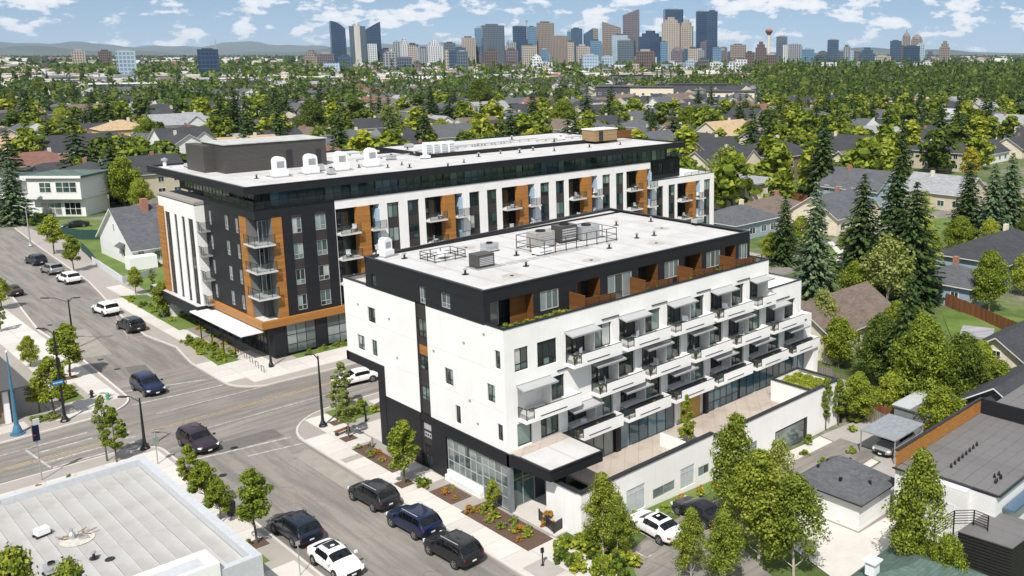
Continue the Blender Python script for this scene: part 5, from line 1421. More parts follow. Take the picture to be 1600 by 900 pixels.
# ------------------------------------------------------------------ near-left flat roof
LBd = tag(empty('flat_roof_building', (12, 55, 0)), 'low building at the bottom left with a weathered white strip roof', 'building')
ZL = 5.2
lx1, ly1 = 20.9, 75.3
mb = MB(); mb.box(-30, 54.6, 0, lx1-.05, ly1-.05, ZL-.3)
mb.build('wall', boards('pale_blue_siding', (.45,.48,.5), .5, axis=1, groove=.05, var=.05), LBd)
mb = MB(); mb.box(lx1-.55, 54.6, ZL-.6, lx1, ly1, ZL+.32); mb.box(-30, ly1-.5, ZL-.6, lx1-.55, ly1, ZL+.28); mb.box(-30, 54.3, ZL-2.2, lx1+.02, 54.8, ZL+.3); mb.build('parapet', M_capmetal, LBd)
mb = MB(); mb.box(10.7, ly1-.62, ZL+.2, 11.5, ly1+.05, ZL+.5); mb.build('parapet_joint', M_whitemetal, LBd)
mb = MB(); mb.box(-30, 54.8, ZL-.35, lx1-.55, ly1-.5, ZL-.30); mb.build('roof', M_dirtyroof, LBd)
mb = MB(); mb.box(0, 0, 0, .93, ly1-.5-54.8, .035); sm = mb.mesh('roof_strip', M_dirtyroof)
for k in range(34):
    o = inst('roof_strip', sm, LBd, (lx1-.56-.95*(k+1)-12, 54.8-55, ZL-.30+.012*(k % 2))); pass
# raised white box at the front edge of the roof
mb = MB(); mb.box(13.2, 54.2, ZL-.2, 18.4, 56.4, ZL+.9); mb.build('raised_parapet', M_white2, LBd)
mb = MB(); mb.box(13.9, 54.5, ZL+.9, 17.7, 55.7, ZL+.905); mb.build('raised_roof', M_capmetal, LBd)
x, y, z = at(66, 836, ZL-.2); hvac(x, y, z, .75, .6, .5, 'small white roof hatch on the weathered roof', M_whitemetal, fan=False, louvre=False, rz=.2)
x, y, z = at(147, 872, ZL-.2); vent(x, y, z, 'small black pipe vent on the weathered roof', .7)
for k, (u, v) in enumerate(((172,874),(124,895))): 
    x, y, z = at(u, v, ZL-.26); mb = MB(); mb.lathe((x, y, z), [(.3,0),(.26,.06),(.02,.07)], 12); tag(mb.build('roof_drain', M_black), ('round black drain right of the pipe vent' if k == 0 else 'round black drain at the bottom of the weathered roof'), 'roof drain')
x, y, z = at(120, 842, ZL-.25)
t = tag(empty('roof_equipment', (x, y, z)), 'small heap of rusty pipes and valves in the middle of the weathered roof', 'pipework')
random.seed(3); mb = MB()
for k in range(9):
    a = random.uniform(0, 3); p = (random.uniform(-.8,.8), random.uniform(-.6,.6), random.uniform(.06,.35)); mb.tube(p, (p[0]+math.cos(a)*.6, p[1]+math.sin(a)*.6, p[2]+random.uniform(-.1,.1)), .05, n=6)
mb.build('pipes', plain('rusty_tan', (.3,.24,.18), .8, var=.4), t, True)
mb = MB(); mb.lathe((-.2,.2,0), [(.22,0),(.22,.35),(.1,.5),(.1,.75),(.02,.75)], 10); mb.lathe((.3,-.1,0), [(.3,0),(.3,.12),(.02,.12)], 10); mb.build('flue', M_steel, t, True)
mb = MB(); mb.lathe((0,0,0), [(1.0,0),(1.0,.015),(.02,.015)], 18); o = mb.build('stained_patch', plain('roof_stain', (.50,.47,.42), .9, var=.2), t, True); o.location = (0,-.1,.02)
x, y, z = at(82, 895, ZL-.2); hvac(x, y, z, .8, .6, .6, 'steel air conditioner by the bottom tree on the weathered roof', M_steel)
# ------------------------------------------------------------------ houses
def shingles(name, col):
    m, nt, b = mat(name)
    br = N(nt, 'ShaderNodeTexBrick'); br.inputs['Scale'].default_value = 1.0
    br.inputs['Brick Width'].default_value = .55; br.inputs['Row Height'].default_value = .22; br.inputs['Mortar Size'].default_value = .012
    br.inputs['Color1'].default_value = (*sc(col, .78), 1); br.inputs['Color2'].default_value = (*sc(col, 1.25), 1); br.inputs['Mortar'].default_value = (*sc(col, .45), 1)
    s = N(nt, 'ShaderNodeSeparateXYZ'); nt.links.new(coords(nt), s.inputs[0])
    cb = N(nt, 'ShaderNodeCombineXYZ'); ad = N(nt, 'ShaderNodeMath', operation='ADD'); nt.links.new(s.outputs[0], ad.inputs[0]); nt.links.new(s.outputs[1], ad.inputs[1])
    z2 = N(nt, 'ShaderNodeMath', operation='MULTIPLY'); nt.links.new(s.outputs[2], z2.inputs[0]); z2.inputs[1].default_value = 2.2
    nt.links.new(ad.outputs[0], cb.inputs[0]); nt.links.new(z2.outputs[0], cb.inputs[1]); nt.links.new(cb.outputs[0], br.inputs['Vector'])
    f = noise(nt, .5, 5, coords(nt))
    c = mixrgb(nt, ramp(nt, f, [(.4, (0,0,0)), (.7, (.45,)*3)]), br.outputs['Color'], sc(col, 1.35))
    nt.links.new(c, b.inputs['Base Color']); b.inputs['Roughness'].default_value = .9
    bump(nt, b, br.outputs['Fac'], -.4, .03); return m
ROOFS = {'charcoal': shingles('charcoal_shingles', (.038,.040,.046)), 'slate grey': shingles('slate_shingles', (.085,.09,.10)), 'dark brown': shingles('brown_shingles', (.14,.105,.085)),
         'reddish brown': shingles('red_brown_shingles', (.17,.085,.065)), 'pale grey': shingles('pale_grey_shingles', (.26,.27,.28)), 'tan': shingles('tan_shingles', (.40,.29,.17)), 'green': shingles('green_shingles', (.075,.12,.10))}
def siding(name, col): return boards(name, col, .2, groove=.06, var=.04, rough=.6, grain=sc(col, .93), depth=.006, gk=.68)
WALLS = {'white': siding('white_siding', (.74,.74,.72)), 'beige': siding('beige_siding', (.55,.48,.38)), 'grey': siding('grey_siding', (.30,.31,.32)), 'blue grey': siding('blue_grey_siding', (.30,.38,.46)),
         'brown': siding('brown_siding', (.20,.15,.11)), 'cream': plain('cream_stucco', (.66,.58,.46), .8), 'yellow': plain('yellow_stucco', (.62,.42,.16), .8), 'red brick': plain('red_brick', (.33,.15,.10), .85, var=.2, scale=6), 'dark grey': siding('dark_grey_siding', (.07,.072,.08))}
M_trim = plain('white_trim', (.72,.72,.70), .5, var=.04)
HC = {}
def house_meshes(w, d, h, kind, roof, wall, porch, fancy):
    """w along x, d along y; ridge along x. Every piece built at the real size"""
    key = (w, d, h, kind, roof, wall, porch, fancy)
    if key in HC: return HC[key]
    o = .55; rise = (d/2) * (.62 if kind == 'gable' else .42); out = {}
    mb = MB(); mb.box(-w/2, -d/2, -1.6, w/2, d/2, h)
    if kind == 'gable':
        for s in (-1, 1): mb.face([(s*w/2, -d/2, h), (s*w/2, d/2, h), (s*w/2, 0, h+rise)][::s])
    if porch: mb.box(-w/2+1.2, -d/2-1.6, -1.4, w/2-w*.55, -d/2, h*.45)
    if fancy:
        g = w*.2; mb.box(w*.5-g*2.1, -d/2-1.4, -1.6, w*.5-.4, -d/2, h)
        xm = (w*.5-g*2.1 + w*.5-.4)/2; mb.face([(w*.5-g*2.1, -d/2-1.4, h), (w*.5-.4, -d/2-1.4, h), (xm, -d/2-1.4, h+(w*.5-.4-xm)*.75)])
    out['wall'] = mb.mesh('wall', WALLS[wall])
    t = .14; mb = MB(); ee = h - .62*o if kind == 'gable' else h - .42*o
    def slab(a):
        n = len(mb.v); k = len(a); mb.v += a + [(x, y, z-t) for x, y, z in a]
        mb.f.append(tuple(range(n, n+k))); mb.m.append(0); mb.f.append(tuple(range(n+2*k-1, n+k-1, -1))); mb.m.append(1)
        for i in range(k): j = (i+1) % k; mb.f.append((n+i, n+k+i, n+k+j, n+j)); mb.m.append(1)
    W, D = w/2+o, d/2+o; zr = h+rise+.14; ze = ee+.14
    if kind == 'gable':
        slab([(-W,-D,ze),(W,-D,ze),(W,0,zr),(-W,0,zr)]); slab([(W,D,ze),(-W,D,ze),(-W,0,zr),(W,0,zr)])
    elif kind == 'hip':
        r = max(w/2-d/2, .3)
        slab([(-W,-D,ze),(W,-D,ze),(r,0,zr),(-r,0,zr)]); slab([(W,D,ze),(-W,D,ze),(-r,0,zr),(r,0,zr)])
        slab([(W,-D,ze),(W,D,ze),(r,0,zr)]); slab([(-W,D,ze),(-W,-D,ze),(-r,0,zr)])
    else:
        mb.box(-W, -D, h, W, D, h+.35, 0)
    if fancy:
        g = w*.2; x0, x1 = w*.5-g*2.1-.4, w*.5-.0; xm = (x0+x1)/2; k = .75; zz = h+(x1-.4-xm)*k+.1
        slab([(x0,-d/2-1.8,h-.2),(xm,-d/2-1.8,zz+.1),(xm,-.5,zz+.1),(x0,-.5,h-.2)][::-1]); slab([(xm,-d/2-1.8,zz+.1),(x1,-d/2-1.8,h-.2),(x1,-.5,h-.2),(xm,-.5,zz+.1)][::-1])
    if porch: slab([(-w/2+.9,-d/2-2.0,h*.45),(w/2-w*.53,-d/2-2.0,h*.45),(w/2-w*.53,-d/2,h*.45+.6),(-w/2+.9,-d/2,h*.45+.6)])
    out['roof'] = mb.mesh('roof', [ROOFS[roof], M_trim])
    mb = MB(); mb.box(w*.16, .5, h+rise*.35, w*.16+.8, 1.2, h+rise+.9); out['chimney'] = mb.mesh('chimney', WALLS['red brick'] if hash(key) % 2 else WALLS['cream'])
    wins = []
    nf = 2 if h > 4.5 else 1
    for fl in range(nf):
        z = .95 + fl*2.9
        for x in ((-.36, -.12, .14, .36) if w > 11 else (-.3, .05, .33)): wins.append((x*w, -d/2 - (1.4 if fancy and x > .1 else 0), z, 0, 1.3 if fl else 1.6, 1.25))
        for y in ((-.25, .25) if d > 7 else (0,)): wins.append((-w/2, y*d, z, 1, 1.1, 1.2)); 
    if kind == 'gable' and d > 8: wins.append((-w/2, 0, h+.35, 1, .9, .9))
    out['wins'] = wins
    HC[key] = out; return out
HWIN = {}
def hwin(w, h):
    k = (w, h)
    if k not in HWIN:
        mb = MB(); e = .1
        mb.box(-w/2-e, -.06, -e, w/2+e, .02, 0); mb.box(-w/2-e, -.06, h, w/2+e, .02, h+e); mb.box(-w/2-e, -.06, 0, -w/2, .02, h); mb.box(w/2, -.06, 0, w/2+e, .02, h); mb.box(-.03, -.05, 0, .03, .02, h)
        pb = MB(); pb.box(-w/2, -.03, 0, w/2, .0, h); HWIN[k] = (mb.mesh('window', M_trim), pb.mesh('pane', M_darkpane))
    return HWIN[k]
def house(x, y, w, d, h, rz, kind, roof, wall, label=None, porch=False, fancy=False, chimney=True, group=None, cat='house', name='house', panes=True, z=None):
    m = house_meshes(w, d, h, kind, roof, wall, porch, fancy)
    t = empty(name, (x, y, gz(x, y) if z is None else z), R(rz))
    inst('wall', m['wall'], t); inst('roof', m['roof'], t)
    if chimney: inst('chimney', m['chimney'], t)
    c, s = math.cos(R(rz)), math.sin(R(rz))
    for wx, wy, wz, side, ww, wh in m['wins']:
        nx, ny = (0, -1) if side == 0 else (-1, 0)
        gxn, gyn = nx*c-ny*s, nx*s+ny*c
        if gxn*x + gyn*y > 0: 
            if side == 0: wy, nx, ny = -wy if abs(wy) <= d/2+.01 else 99, 0, 1
            else: wx, nx, ny = -wx, 1, 0
        if wy == 99: continue
        a, pbm = hwin(ww, wh)
        o = inst('window', a, t, (wx, wy, wz), {(0,-1): 0, (-1,0): -math.pi/2, (0,1): math.pi, (1,0): math.pi/2}[(nx, ny)])
        if panes: inst('pane', pbm, o)
    tag(t, label or f'{wall} house with {roof} {kind} roof', cat, group); return t

# hut with garage roof, right of the podium
hut = tag(empty('garage_hut', (59.5, 36.9, -.95)), 'white boarded hut with a low charcoal hip roof beside the birch trees', 'garage')
mb = MB(); mb.box(57.9, 34.4, -1.6, 62.7, 40.0, 2.0); mb.build('wall', WALLS['white'], hut)
mb = MB(); a = [(57.4,33.9,2.0),(63.2,33.9,2.0),(63.2,40.5,2.0),(57.4,40.5,2.0)]; r1, r2 = (60.3,36.6,3.95), (60.3,37.8,3.95)
for f in ([a[0],a[1],r1],[a[1],a[2],r2,r1],[a[2],a[3],r2],[a[3],a[0],r1,r2]):
    mb.face(f); mb.face([(x, y, z-.12) for x, y, z in f][::-1], 1)
for i in range(4):
    p, q = a[i], a[(i+1)%4]; mb.face([(p[0],p[1],p[2]-.14),(q[0],q[1],q[2]-.14),q,p], 1)
mb.build('roof', [ROOFS['slate grey'], M_darktrim], hut)
for k, (x, y) in enumerate(((59.0,39.0),(60.4,39.0),(58.6,36.6),(60.9,37.2),(60.0,34.8))): 
    mb = MB(); zz = 2.1 + (min(x-57.4, 63.2-x, y-33.9, 40.5-y))*.6; mb.lathe((x,y,zz-.1), [(.16,0),(.14,.3),(.02,.32)], 8); mb.build('roof_vent', M_black, hut)
mb = MB(); mb.box(57.85, 34.35, -1.5, 62.75, 34.4, -.5); mb.box(57.85, 34.4, -1.5, 57.9, 40.0, -.5); mb.build('plinth', M_conc2, hut)
mb = MB(); mb.box(57.82,36.0,-.2,57.88,36.35,.7); mb.build('wall_lamp', M_whitemetal, hut)
# house with the grey felt roof and the cedar fence
RB = tag(empty('flat_roof_house', (72, 30, -1.4)), 'white boarded house with a dark grey striped flat roof on the right edge', 'house')
mb = MB(); mb.box(61.2, 27.4, -1.6, 90, 33.3, 3.95); mb.box(61.9, 25.4, -1.6, 90, 27.4, 3.9); mb.build('wall', WALLS['white'], RB)
M_felt = membrane('grey_felt_roof', (.155,.15,.148), (.09,.087,.085), 1.0, 0, .6)
mb = MB(); mb.prism([(61.0,30.6),(61.9,30.5),(61.9,28.6),(62.0,25.2),(90,25.2),(90,33.4),(61.0,33.4)], 3.95, 4.05); mb.build('roof', M_felt, RB)
sb = MB(); sb.box(0, 0, 0, 28, .97, .03); sm = sb.mesh('felt_strip', M_felt)
for k in range(8): 
    o = inst('felt_strip', sm, RB, (62.1-72, 25.3+1.0*k-30, 4.06+1.4+.004*(k%2))); o.rotation_euler = (R(.6), 0, 0)
mb = MB(); mb.bar((60.95,33.4,4.08),(60.95,30.5,4.08),.14,.1); mb.bar((61.9,30.5,4.08),(61.9,25.2,4.08),.14,.1); mb.bar((61.9,25.15,4.08),(90,25.15,4.08),.14,.12); mb.build('roof_edge', M_darktrim, RB)
random.seed(11)
for k in range(13):
    x = 64+k*.75 if k < 8 else 63.5+random.uniform(0,1.8); y = 30.0+k*.05 if k < 8 else 26.6+random.uniform(-.3,.3)
    mb = MB(); mb.lathe((x,y,4.08), [(.12,0),(.1,random.uniform(.15,.35)),(.02,.4)], 8); mb.build('roof_vent', M_black, RB)
window(Face('street', 61.2), RB, 31.6, 33.2, 1.2, 3.1, d=-.02, cols=2, pm=M_bluepane, fm=M_whitemetal); window(Face('street', 61.2), RB, 28.2, 30.6, -.3, 2.6, d=-.02, cols=2, pm=M_darkpane, fm=M_whitemetal)
mb = MB(); mb.box(63, 24.4, 2.6, 90, 25.3, 2.8); mb.build('lower_roof', plain('blue_metal_roof', (.08,.13,.2), .35), RB)
FN = tag(empty('wooden_fence', (69.3, 33.2, 4.1)), 'golden cedar screen fence standing along the far edge of the grey felt roof', 'fence')
bd = MB(); bd.box(.03, 0, 0, 1.6, .035, .17); bm_ = bd.mesh('board', M_wood)
for i in range(9):
    o = bpy.data.objects.new('panel', None); COL.objects.link(o); o.parent = FN; o.location = (-8.1+i*1.66, 0, 0)
    mb = MB(); mb.box(-.04,-.05,0,.06,.08,1.4); inst('post', mb.mesh('post', M_wood), o)
    for k in range(7): inst('board', bm_, o, (0, random.uniform(-.006,.006), .06+k*.19))
mb = MB(); mb.box(-8.2,-.1,1.4,6.9,.14,1.48); mb.build('cap', M_darktrim, FN, True)
mb = MB(); mb.box(76.1, 25, 4.1, 76.2, 33.3, 5.5); tag(mb.build('black_screen', M_dark), 'black boarded screen at the right end of the cedar fence', 'screen')
# black box with deck and railing in the bottom right corner
DK = tag(empty('stair_house', (57.5, 22.5, -1)), 'black slatted box with grey deck and black railing in the bottom right corner', 'stair house')
def rect4(p, q, r): return [p, q, (q[0]+r[0]-p[0], q[1]+r[1]-p[1]), r]
zd = 2.3
c0 = at(1582, 858, zd)[:2]; c1 = at(1497, 831, zd)[:2]; c2 = at(1630, 822, zd)[:2]
poly = rect4(c0, c1, c2); mb = MB(); mb.prism(poly, -1.6, zd); mb.build('wall', boards('black_slats', (.028,.027,.028), .24, groove=.2, var=.1, depth=.05), DK)
poly2 = rect4(c0, (c1[0]*1.0, c1[1]), c2); mb = MB(); mb.prism(poly2, zd, zd+.06); mb.build('deck', M_felt, DK)
mb = MB(); pr = [c1, at(1517, 822, zd)[:2], at(1540, 800, zd)[:2], c2]
c1b = (c1[0]+(c2[0]-c0[0]), c1[1]+(c2[1]-c0[1]))
seq = [at(1460, 842, zd)[:2], at(1490, 823, zd)[:2], at(1521, 822, zd)[:2], at(1543, 831, zd)[:2]]
for p in seq: mb.box(p[0]-.04, p[1]-.04, zd-1.2 if p is seq[0] else zd-.6, p[0]+.04, p[1]+.04, zd+1.25)
for p, q in zip(seq[:-1], seq[1:]):
    for k in range(6): mb.bar((*p, zd+.25+k*.2), (*q, zd+.25+k*.2), .035, .045)
mb.build('railing', M_black, DK)
# green roof at the bottom edge
GH = at(1372, 872, 1.5)
house(GH[0]-.3, GH[1]-3.0, 7, 6, 2.4, 0, 'hip', 'green', 'cream', 'green shingled hip roof with white vent at the bottom right edge', chimney=False, z=-1.2, cat='hut', name='garden_hut')
x, y, z = at(1363, 888, 2.2); mb = MB(); mb.box(x-.35,y-.35,z-.4,x+.35,y+.35,z+.55); mb.box(x-.5,y-.5,z+.55,x+.5,y+.5,z+.65); tag(mb.build('cupola', M_whitemetal), 'white cupola vent on the green hip roof', 'roof vent')
# carport and vans in the yard
CP = tag(empty('carport', (74.5, 41, -1.4)), 'carport with silver sheet roof on thin posts over a grey pickup', 'carport')
mb = MB(); mb.box(71.9, 39.2, .9, 77.3, 43.0, 1.02); mb.build('roof', plain('dull_sheet_metal', (.25,.27,.29), .5, var=.2), CP)
mb = MB()
for px_, py_ in ((72,39.3),(77.2,39.3),(72,42.9),(77.2,42.9)): mb.box(px_-.05,py_-.05,-1.4,px_+.05,py_+.05,.9)
mb.box(72, 39.25, .1, 77.2, 39.32, .2); mb.build('post', M_greymetal, CP)
car('suv', P_grey, 74.8, 41.0, 180, 'grey car standing under the silver carport roof')
SH = tag(empty('shed', (81.5, 41.5, -1.4)), 'grey metal shed with a two tone sheet roof behind the carport', 'shed')
mb = MB(); mb.box(79, 39.4, -1.5, 84.6, 43.4, 1.2); mb.build('wall', boards('grey_ribbed_sheet', (.2,.21,.22), .3, axis=0, groove=.1), SH)
mb = MB(); mb.box(78.8, 39.2, 1.2, 84.8, 43.6, 1.34); mb.build('roof', M_felt, SH); mb = MB(); mb.box(78.8,41.6,1.34,84.8,43.6,1.37); mb.build('roof_sheet', M_capmetal, SH)

# ---------------- named houses of the neighbourhood (place, size and colours read from the photograph)
def house_px(u, v, w, d, h, rz, kind, roof, wall, label, **k):
    x, y, z = at(u, v)
    if v < 345 and u > 130 or v < 290: w, d, h = round(w*1.3, 1), round(d*1.25, 1), round(h*1.1, 1)
    return house(x, y, w, d, h, rz, kind, roof, wall, label, **k)
WM = tag(empty('house', (59.2, 234.6, 0), R(-46.5)), 'white two-storey modern house with flat green grey roof on the far left corner', 'house')
# local frame: x runs along the front to the right, the front looks to -y
mb = MB(); mb.box(-13,0,-.5,0,9,4.1); mb.box(-11.2,-1.6,4.1,.4,9,8.9); mb.box(-30,2.2,-.5,-13,10,8.2); mb.build('wall', WALLS['white'], WM, True)
mb = MB(); mb.box(-12,-2.2,8.9,1.0,9.6,9.35); mb.box(-30.5,-.4,8.2,-12,10.4,8.7); mb.build('roof', [ROOFS['green']], WM, True)
mb = MB(); mb.box(-12.1,-2.3,8.85,1.1,-2.18,9.4); mb.box(-30.5,-.5,8.15,-12.1,-.38,8.75); mb.box(-30.5,-.6,4.1,-11.2,2.2,4.35); mb.build('fascia', M_trim, WM, True)
wmF = []
for (a_, b_, c_, d_, yy, n_) in ((-8.6,-6.0,5.6,7.9,-1.63,2),(-5.0,-.4,5.6,8.0,-1.63,3),(-9.8,-5.2,.3,3.2,-.03,3),(-4.6,-.9,.3,3.2,-.03,3),(-19,-15.6,.5,3,2.17,2),(-18.6,-15,5,7.4,2.17,2),(-25,-21,5,7.4,2.17,3)):
    k_ = ('wm', round(b_-a_,1), n_); w_, h_ = b_-a_, d_-c_; e = .1
    q = MB(); q.box(0,-.05,0,w_,.02,e); q.box(0,-.05,h_-e,w_,.02,h_)
    for i in range(n_+1): q.box((w_-e)*i/n_,-.05,e,(w_-e)*i/n_+e,.02,h_-e)
    q.box(e,-.045,h_*.5-.04,w_-e,.02,h_*.5+.04); o = q.build('window', M_trim, WM, True); o.location = (a_, yy, c_)
    q = MB(); q.box(e,-.01,e,w_-e,.0,h_-e); q.build('pane', M_pane, o, True)
mb = MB()
for i in range(16): mb.box(-29+i*1.1,-.5,4.35,-28.95+i*1.1,-.44,5.3)
mb.box(-30,-.52,5.3,-11.3,-.42,5.4); mb.build('balcony_railing', M_trim, WM, True)
G2 = tag(empty('house', (49.3, 180, 0)), 'white gabled house with steep slate roof and red brick chimney left of the large building', 'house')
mb = MB(); mb.box(49.3,171.2,-.5,60,188.6,3.6); mb.face([(49.3,171.2,3.6),(49.3,179.9,9.2),(49.3,188.6,3.6)][::-1]); mb.build('wall', WALLS['white'], G2)
mb = MB()
for (y0_, y1_) in ((170.4,179.9),(189.4,179.9)):
    f_ = [(48.8,y0_,3.15),(60.6,y0_,3.15),(60.6,y1_,9.35),(48.8,y1_,9.35)]; f_ = f_ if y0_ < y1_ else f_[::-1]
    mb.face(f_); mb.face([(x,y,z-.18) for x,y,z in f_][::-1], 1)
mb.face([(48.8,170.4,3.15),(48.8,179.9,9.35),(48.8,179.9,9.1),(48.8,170.4,2.9)],1); mb.face([(48.8,189.4,3.15),(48.8,189.4,2.9),(48.8,179.9,9.1),(48.8,179.9,9.35)],1)
mb.build('roof', [ROOFS['slate grey'], M_trim], G2)
mb = MB(); mb.box(56.2,172.2,3.6,59.2,176.5,5.8); mb.build('dormer_wall', WALLS['white'], G2); mb = MB(); mb.face([(55.6,171.6,5.6),(57.7,171.6,7.2),(57.7,178.5,7.2),(55.6,178.5,5.6)][::-1]); mb.face([(57.7,171.6,7.2),(59.8,171.6,5.6),(59.8,178.5,5.6),(57.7,178.5,7.2)][::-1]); mb.build('dormer_roof', ROOFS['slate grey'], G2)
mb = MB(); mb.box(53.6,178.2,7,54.6,179.4,10.6); mb.build('chimney', WALLS['red brick'], G2); mb = MB(); mb.box(58,181,7,58.8,182,10.6); mb.build('chimney', WALLS['red brick'], G2)
FG2 = Face('street', 49.3); FG3 = Face('front', 171.2)
window(FG2, G2, 179.3, 180.3, 5.2, 6.6, d=.02, cols=1, fm=M_trim); window(FG2, G2, 175, 177.2, 1.2, 2.6, d=.02, cols=2, fm=M_trim); window(FG3, G2, 50.2, 51.0, .9, 2.7, d=.02, cols=1, fm=M_frame); window(FG3, G2, 52.6, 55.4, .9, 2.5, d=.02, cols=3, fm=M_trim); window(Face('front', 172.2), G2, 56.8, 58.6, 4.1, 5.4, d=.02, cols=2, fm=M_trim)
mb = MB(); mb.prism([(48.4,174.6),(49.3,174.6),(49.3,177.6),(48.4,177.6)], lambda x, y: 3.0+(x-48.4)*.6, lambda x, y: 3.1+(x-48.4)*.6); mb.build('awning', ROOFS['slate grey'], G2)
x, y, z = at(222, 420); hvac(x, y, z, 4.2, 2.6, 2.3, 'white flat garden shed by the grey fence', M_white2, name='garden_shed', fan=False, louvre=False)
house_px(152, 312, 15, 11, 5.8, 90, 'hip', 'charcoal', 'brown', 'brown house with big charcoal hip roof beside the round green tree')
house_px(225, 305, 13, 10, 5.6, 0, 'gable', 'charcoal', 'beige', 'beige house with charcoal gable behind the round green tree')
house_px(60, 275, 16, 12, 3.6, 0, 'hip', 'reddish brown', 'cream', 'low house with reddish brown hip roof at the far left')
house_px(125, 262, 17, 12, 5.4, 0, 'gable', 'charcoal', 'beige', 'wide house with long charcoal roof above the brown one')
house_px(192, 226, 13, 12, 6, 0, 'hip', 'tan', 'yellow', 'yellow two-storey house with tan hip roof')
house_px(202, 262, 11, 12, 5, 90, 'gable', 'charcoal', 'beige', 'pale beige gabled house right of the long charcoal roof')
house_px(288, 262, 10, 12, 5.6, 90, 'gable', 'charcoal', 'white', 'white gabled house with charcoal roof left of the lift house')
house_px(262, 200, 12, 12, 6, 0, 'hip', 'charcoal', 'grey', 'grey two-storey house with charcoal hip roof and balcony')
house_px(298, 205, 12, 10, 5.5, 0, 'hip', 'pale grey', 'white', 'white two-storey house with pale grey hip roof')
house_px(10, 235, 12, 10, 4, 90, 'gable', 'charcoal', 'beige', 'beige gabled house at the left edge of the picture')
house_px(545, 238, 17, 14, 4, 0, 'hip', 'slate grey', 'cream', 'grey hip roofed house right behind the large building roof')
house_px(365, 232, 16, 10, 4.4, 0, 'flat', 'pale grey', 'cream', 'flat roofed pale building behind the lift house', chimney=False)
house_px(1205, 275, 17, 15, 6.4, 0, 'hip', 'charcoal', 'brown', 'big dark brick house with charcoal hip roof and pale blue side')
house_px(1150, 365, 14, 11, 3.4, 0, 'hip', 'slate grey', 'blue grey', 'blue grey bungalow with slate hip roof right of the large building')
house_px(1205, 350, 16, 12, 3.4, 0, 'hip', 'dark brown', 'beige', 'bungalow with broad brown hip roof')
house_px(1300, 355, 15, 12, 3.6, 0, 'gable', 'slate grey', 'cream', 'cream house with slate roof and pointed gable behind the tall spruce', fancy=True)
house_px(1345, 322, 12, 10, 4.5, 90, 'gable', 'slate grey', 'blue grey', 'small blue grey house between the dark spruces')
house_px(1320, 260, 14, 11, 5.4, 90, 'gable', 'charcoal', 'white', 'white house with charcoal gable between two spruces')
house_px(1378, 240, 15, 10, 4.8, 0, 'gable', 'pale grey', 'cream', 'cream house with pale grey roof', fancy=True)
house_px(1440, 242, 15, 10, 4.8, 0, 'gable', 'charcoal', 'blue grey', 'blue grey house with long charcoal roof')
house_px(1475, 322, 12, 9, 3.6, 90, 'gable', 'pale grey', 'beige', 'beige bungalow with pale porch roof by the lawn')
house_px(1300, 530, 15, 9.5, 3.2, 0, 'gable', 'dark brown', 'cream', 'peach coloured bungalow with dark brown roof right of the white balconies', chimney=False)
house_px(1490, 465, 9, 9, 3.2, 0, 'hip', 'slate grey', 'blue grey', 'pale blue cottage with slate hip roof beside the brown fence')
house_px(1560, 425, 22, 12, 4.2, 0, 'hip', 'charcoal', 'blue grey', 'long blue grey house with charcoal roof at the right edge')
house_px(1590, 582, 13, 9, 3.0, 0, 'gable', 'charcoal', 'cream', 'cream bungalow with charcoal roof cut by the right edge', chimney=False)
house_px(1590, 668, 12, 8, 3.4, 0, 'gable', 'charcoal', 'dark grey', 'dark roof behind the black screen at the right edge', chimney=False)
house_px(1525, 548, 3.4, 2.8, 2.2, 20, 'flat', 'pale grey', 'white', 'small white shed on the lawn by the brown fence', chimney=False, cat='shed', name='garden_shed')
house_px(1132, 232, 16, 12, 5.4, 0, 'gable', 'tan', 'cream', 'pale pink gabled house behind the right end of the large roof')
house_px(1160, 225, 20, 9, 4.8, 0, 'flat', 'pale grey', 'cream', 'long low yellowish building with pale flat roof', chimney=False)
house_px(1450, 205, 30, 12, 5, 0, 'flat', 'pale grey', 'blue grey', 'long pale blue hall with zigzag white roof', chimney=False)
# left edge building beside the blue pole
LH = tag(empty('corner_building', (13, 109, 0)), 'dark roofed brick corner building at the left edge by the blue pole', 'building')
mb = MB(); mb.box(-10, 106.8, 0, 18.6, 122, 3.4); mb.build('wall', WALLS['brown'], LH)
mb = MB(); mb.prism([(-12,105.6),(20.2,105.6),(20.2,123.5),(-12,123.5)], 3.6, 3.75); mb.build('roof', M_penthouse, LH)
mb = MB(); mb.box(-10,106.2,0,-9.8,106.3,3.6)
for x in (17.9, 14.6, 11.4): mb.box(x,106.3,0,x+.45,106.8,3.6)
mb.build('pillar', M_whitemetal, LH)
for x in (12.2, 15.4): window(Face('front', 106.8), LH, x, x+2.2, .8, 2.9, d=.02, cols=2, pm=M_darkpane)
mb = MB(); mb.box(14.5, 125, 0, 19.6, 131, 2.8); mb.build('annexe', WALLS['grey'], LH); mb = MB(); mb.box(14.2, 124.7, 2.8, 19.9, 131.3, 2.95); mb.build('annexe_roof', M_capmetal, LH)
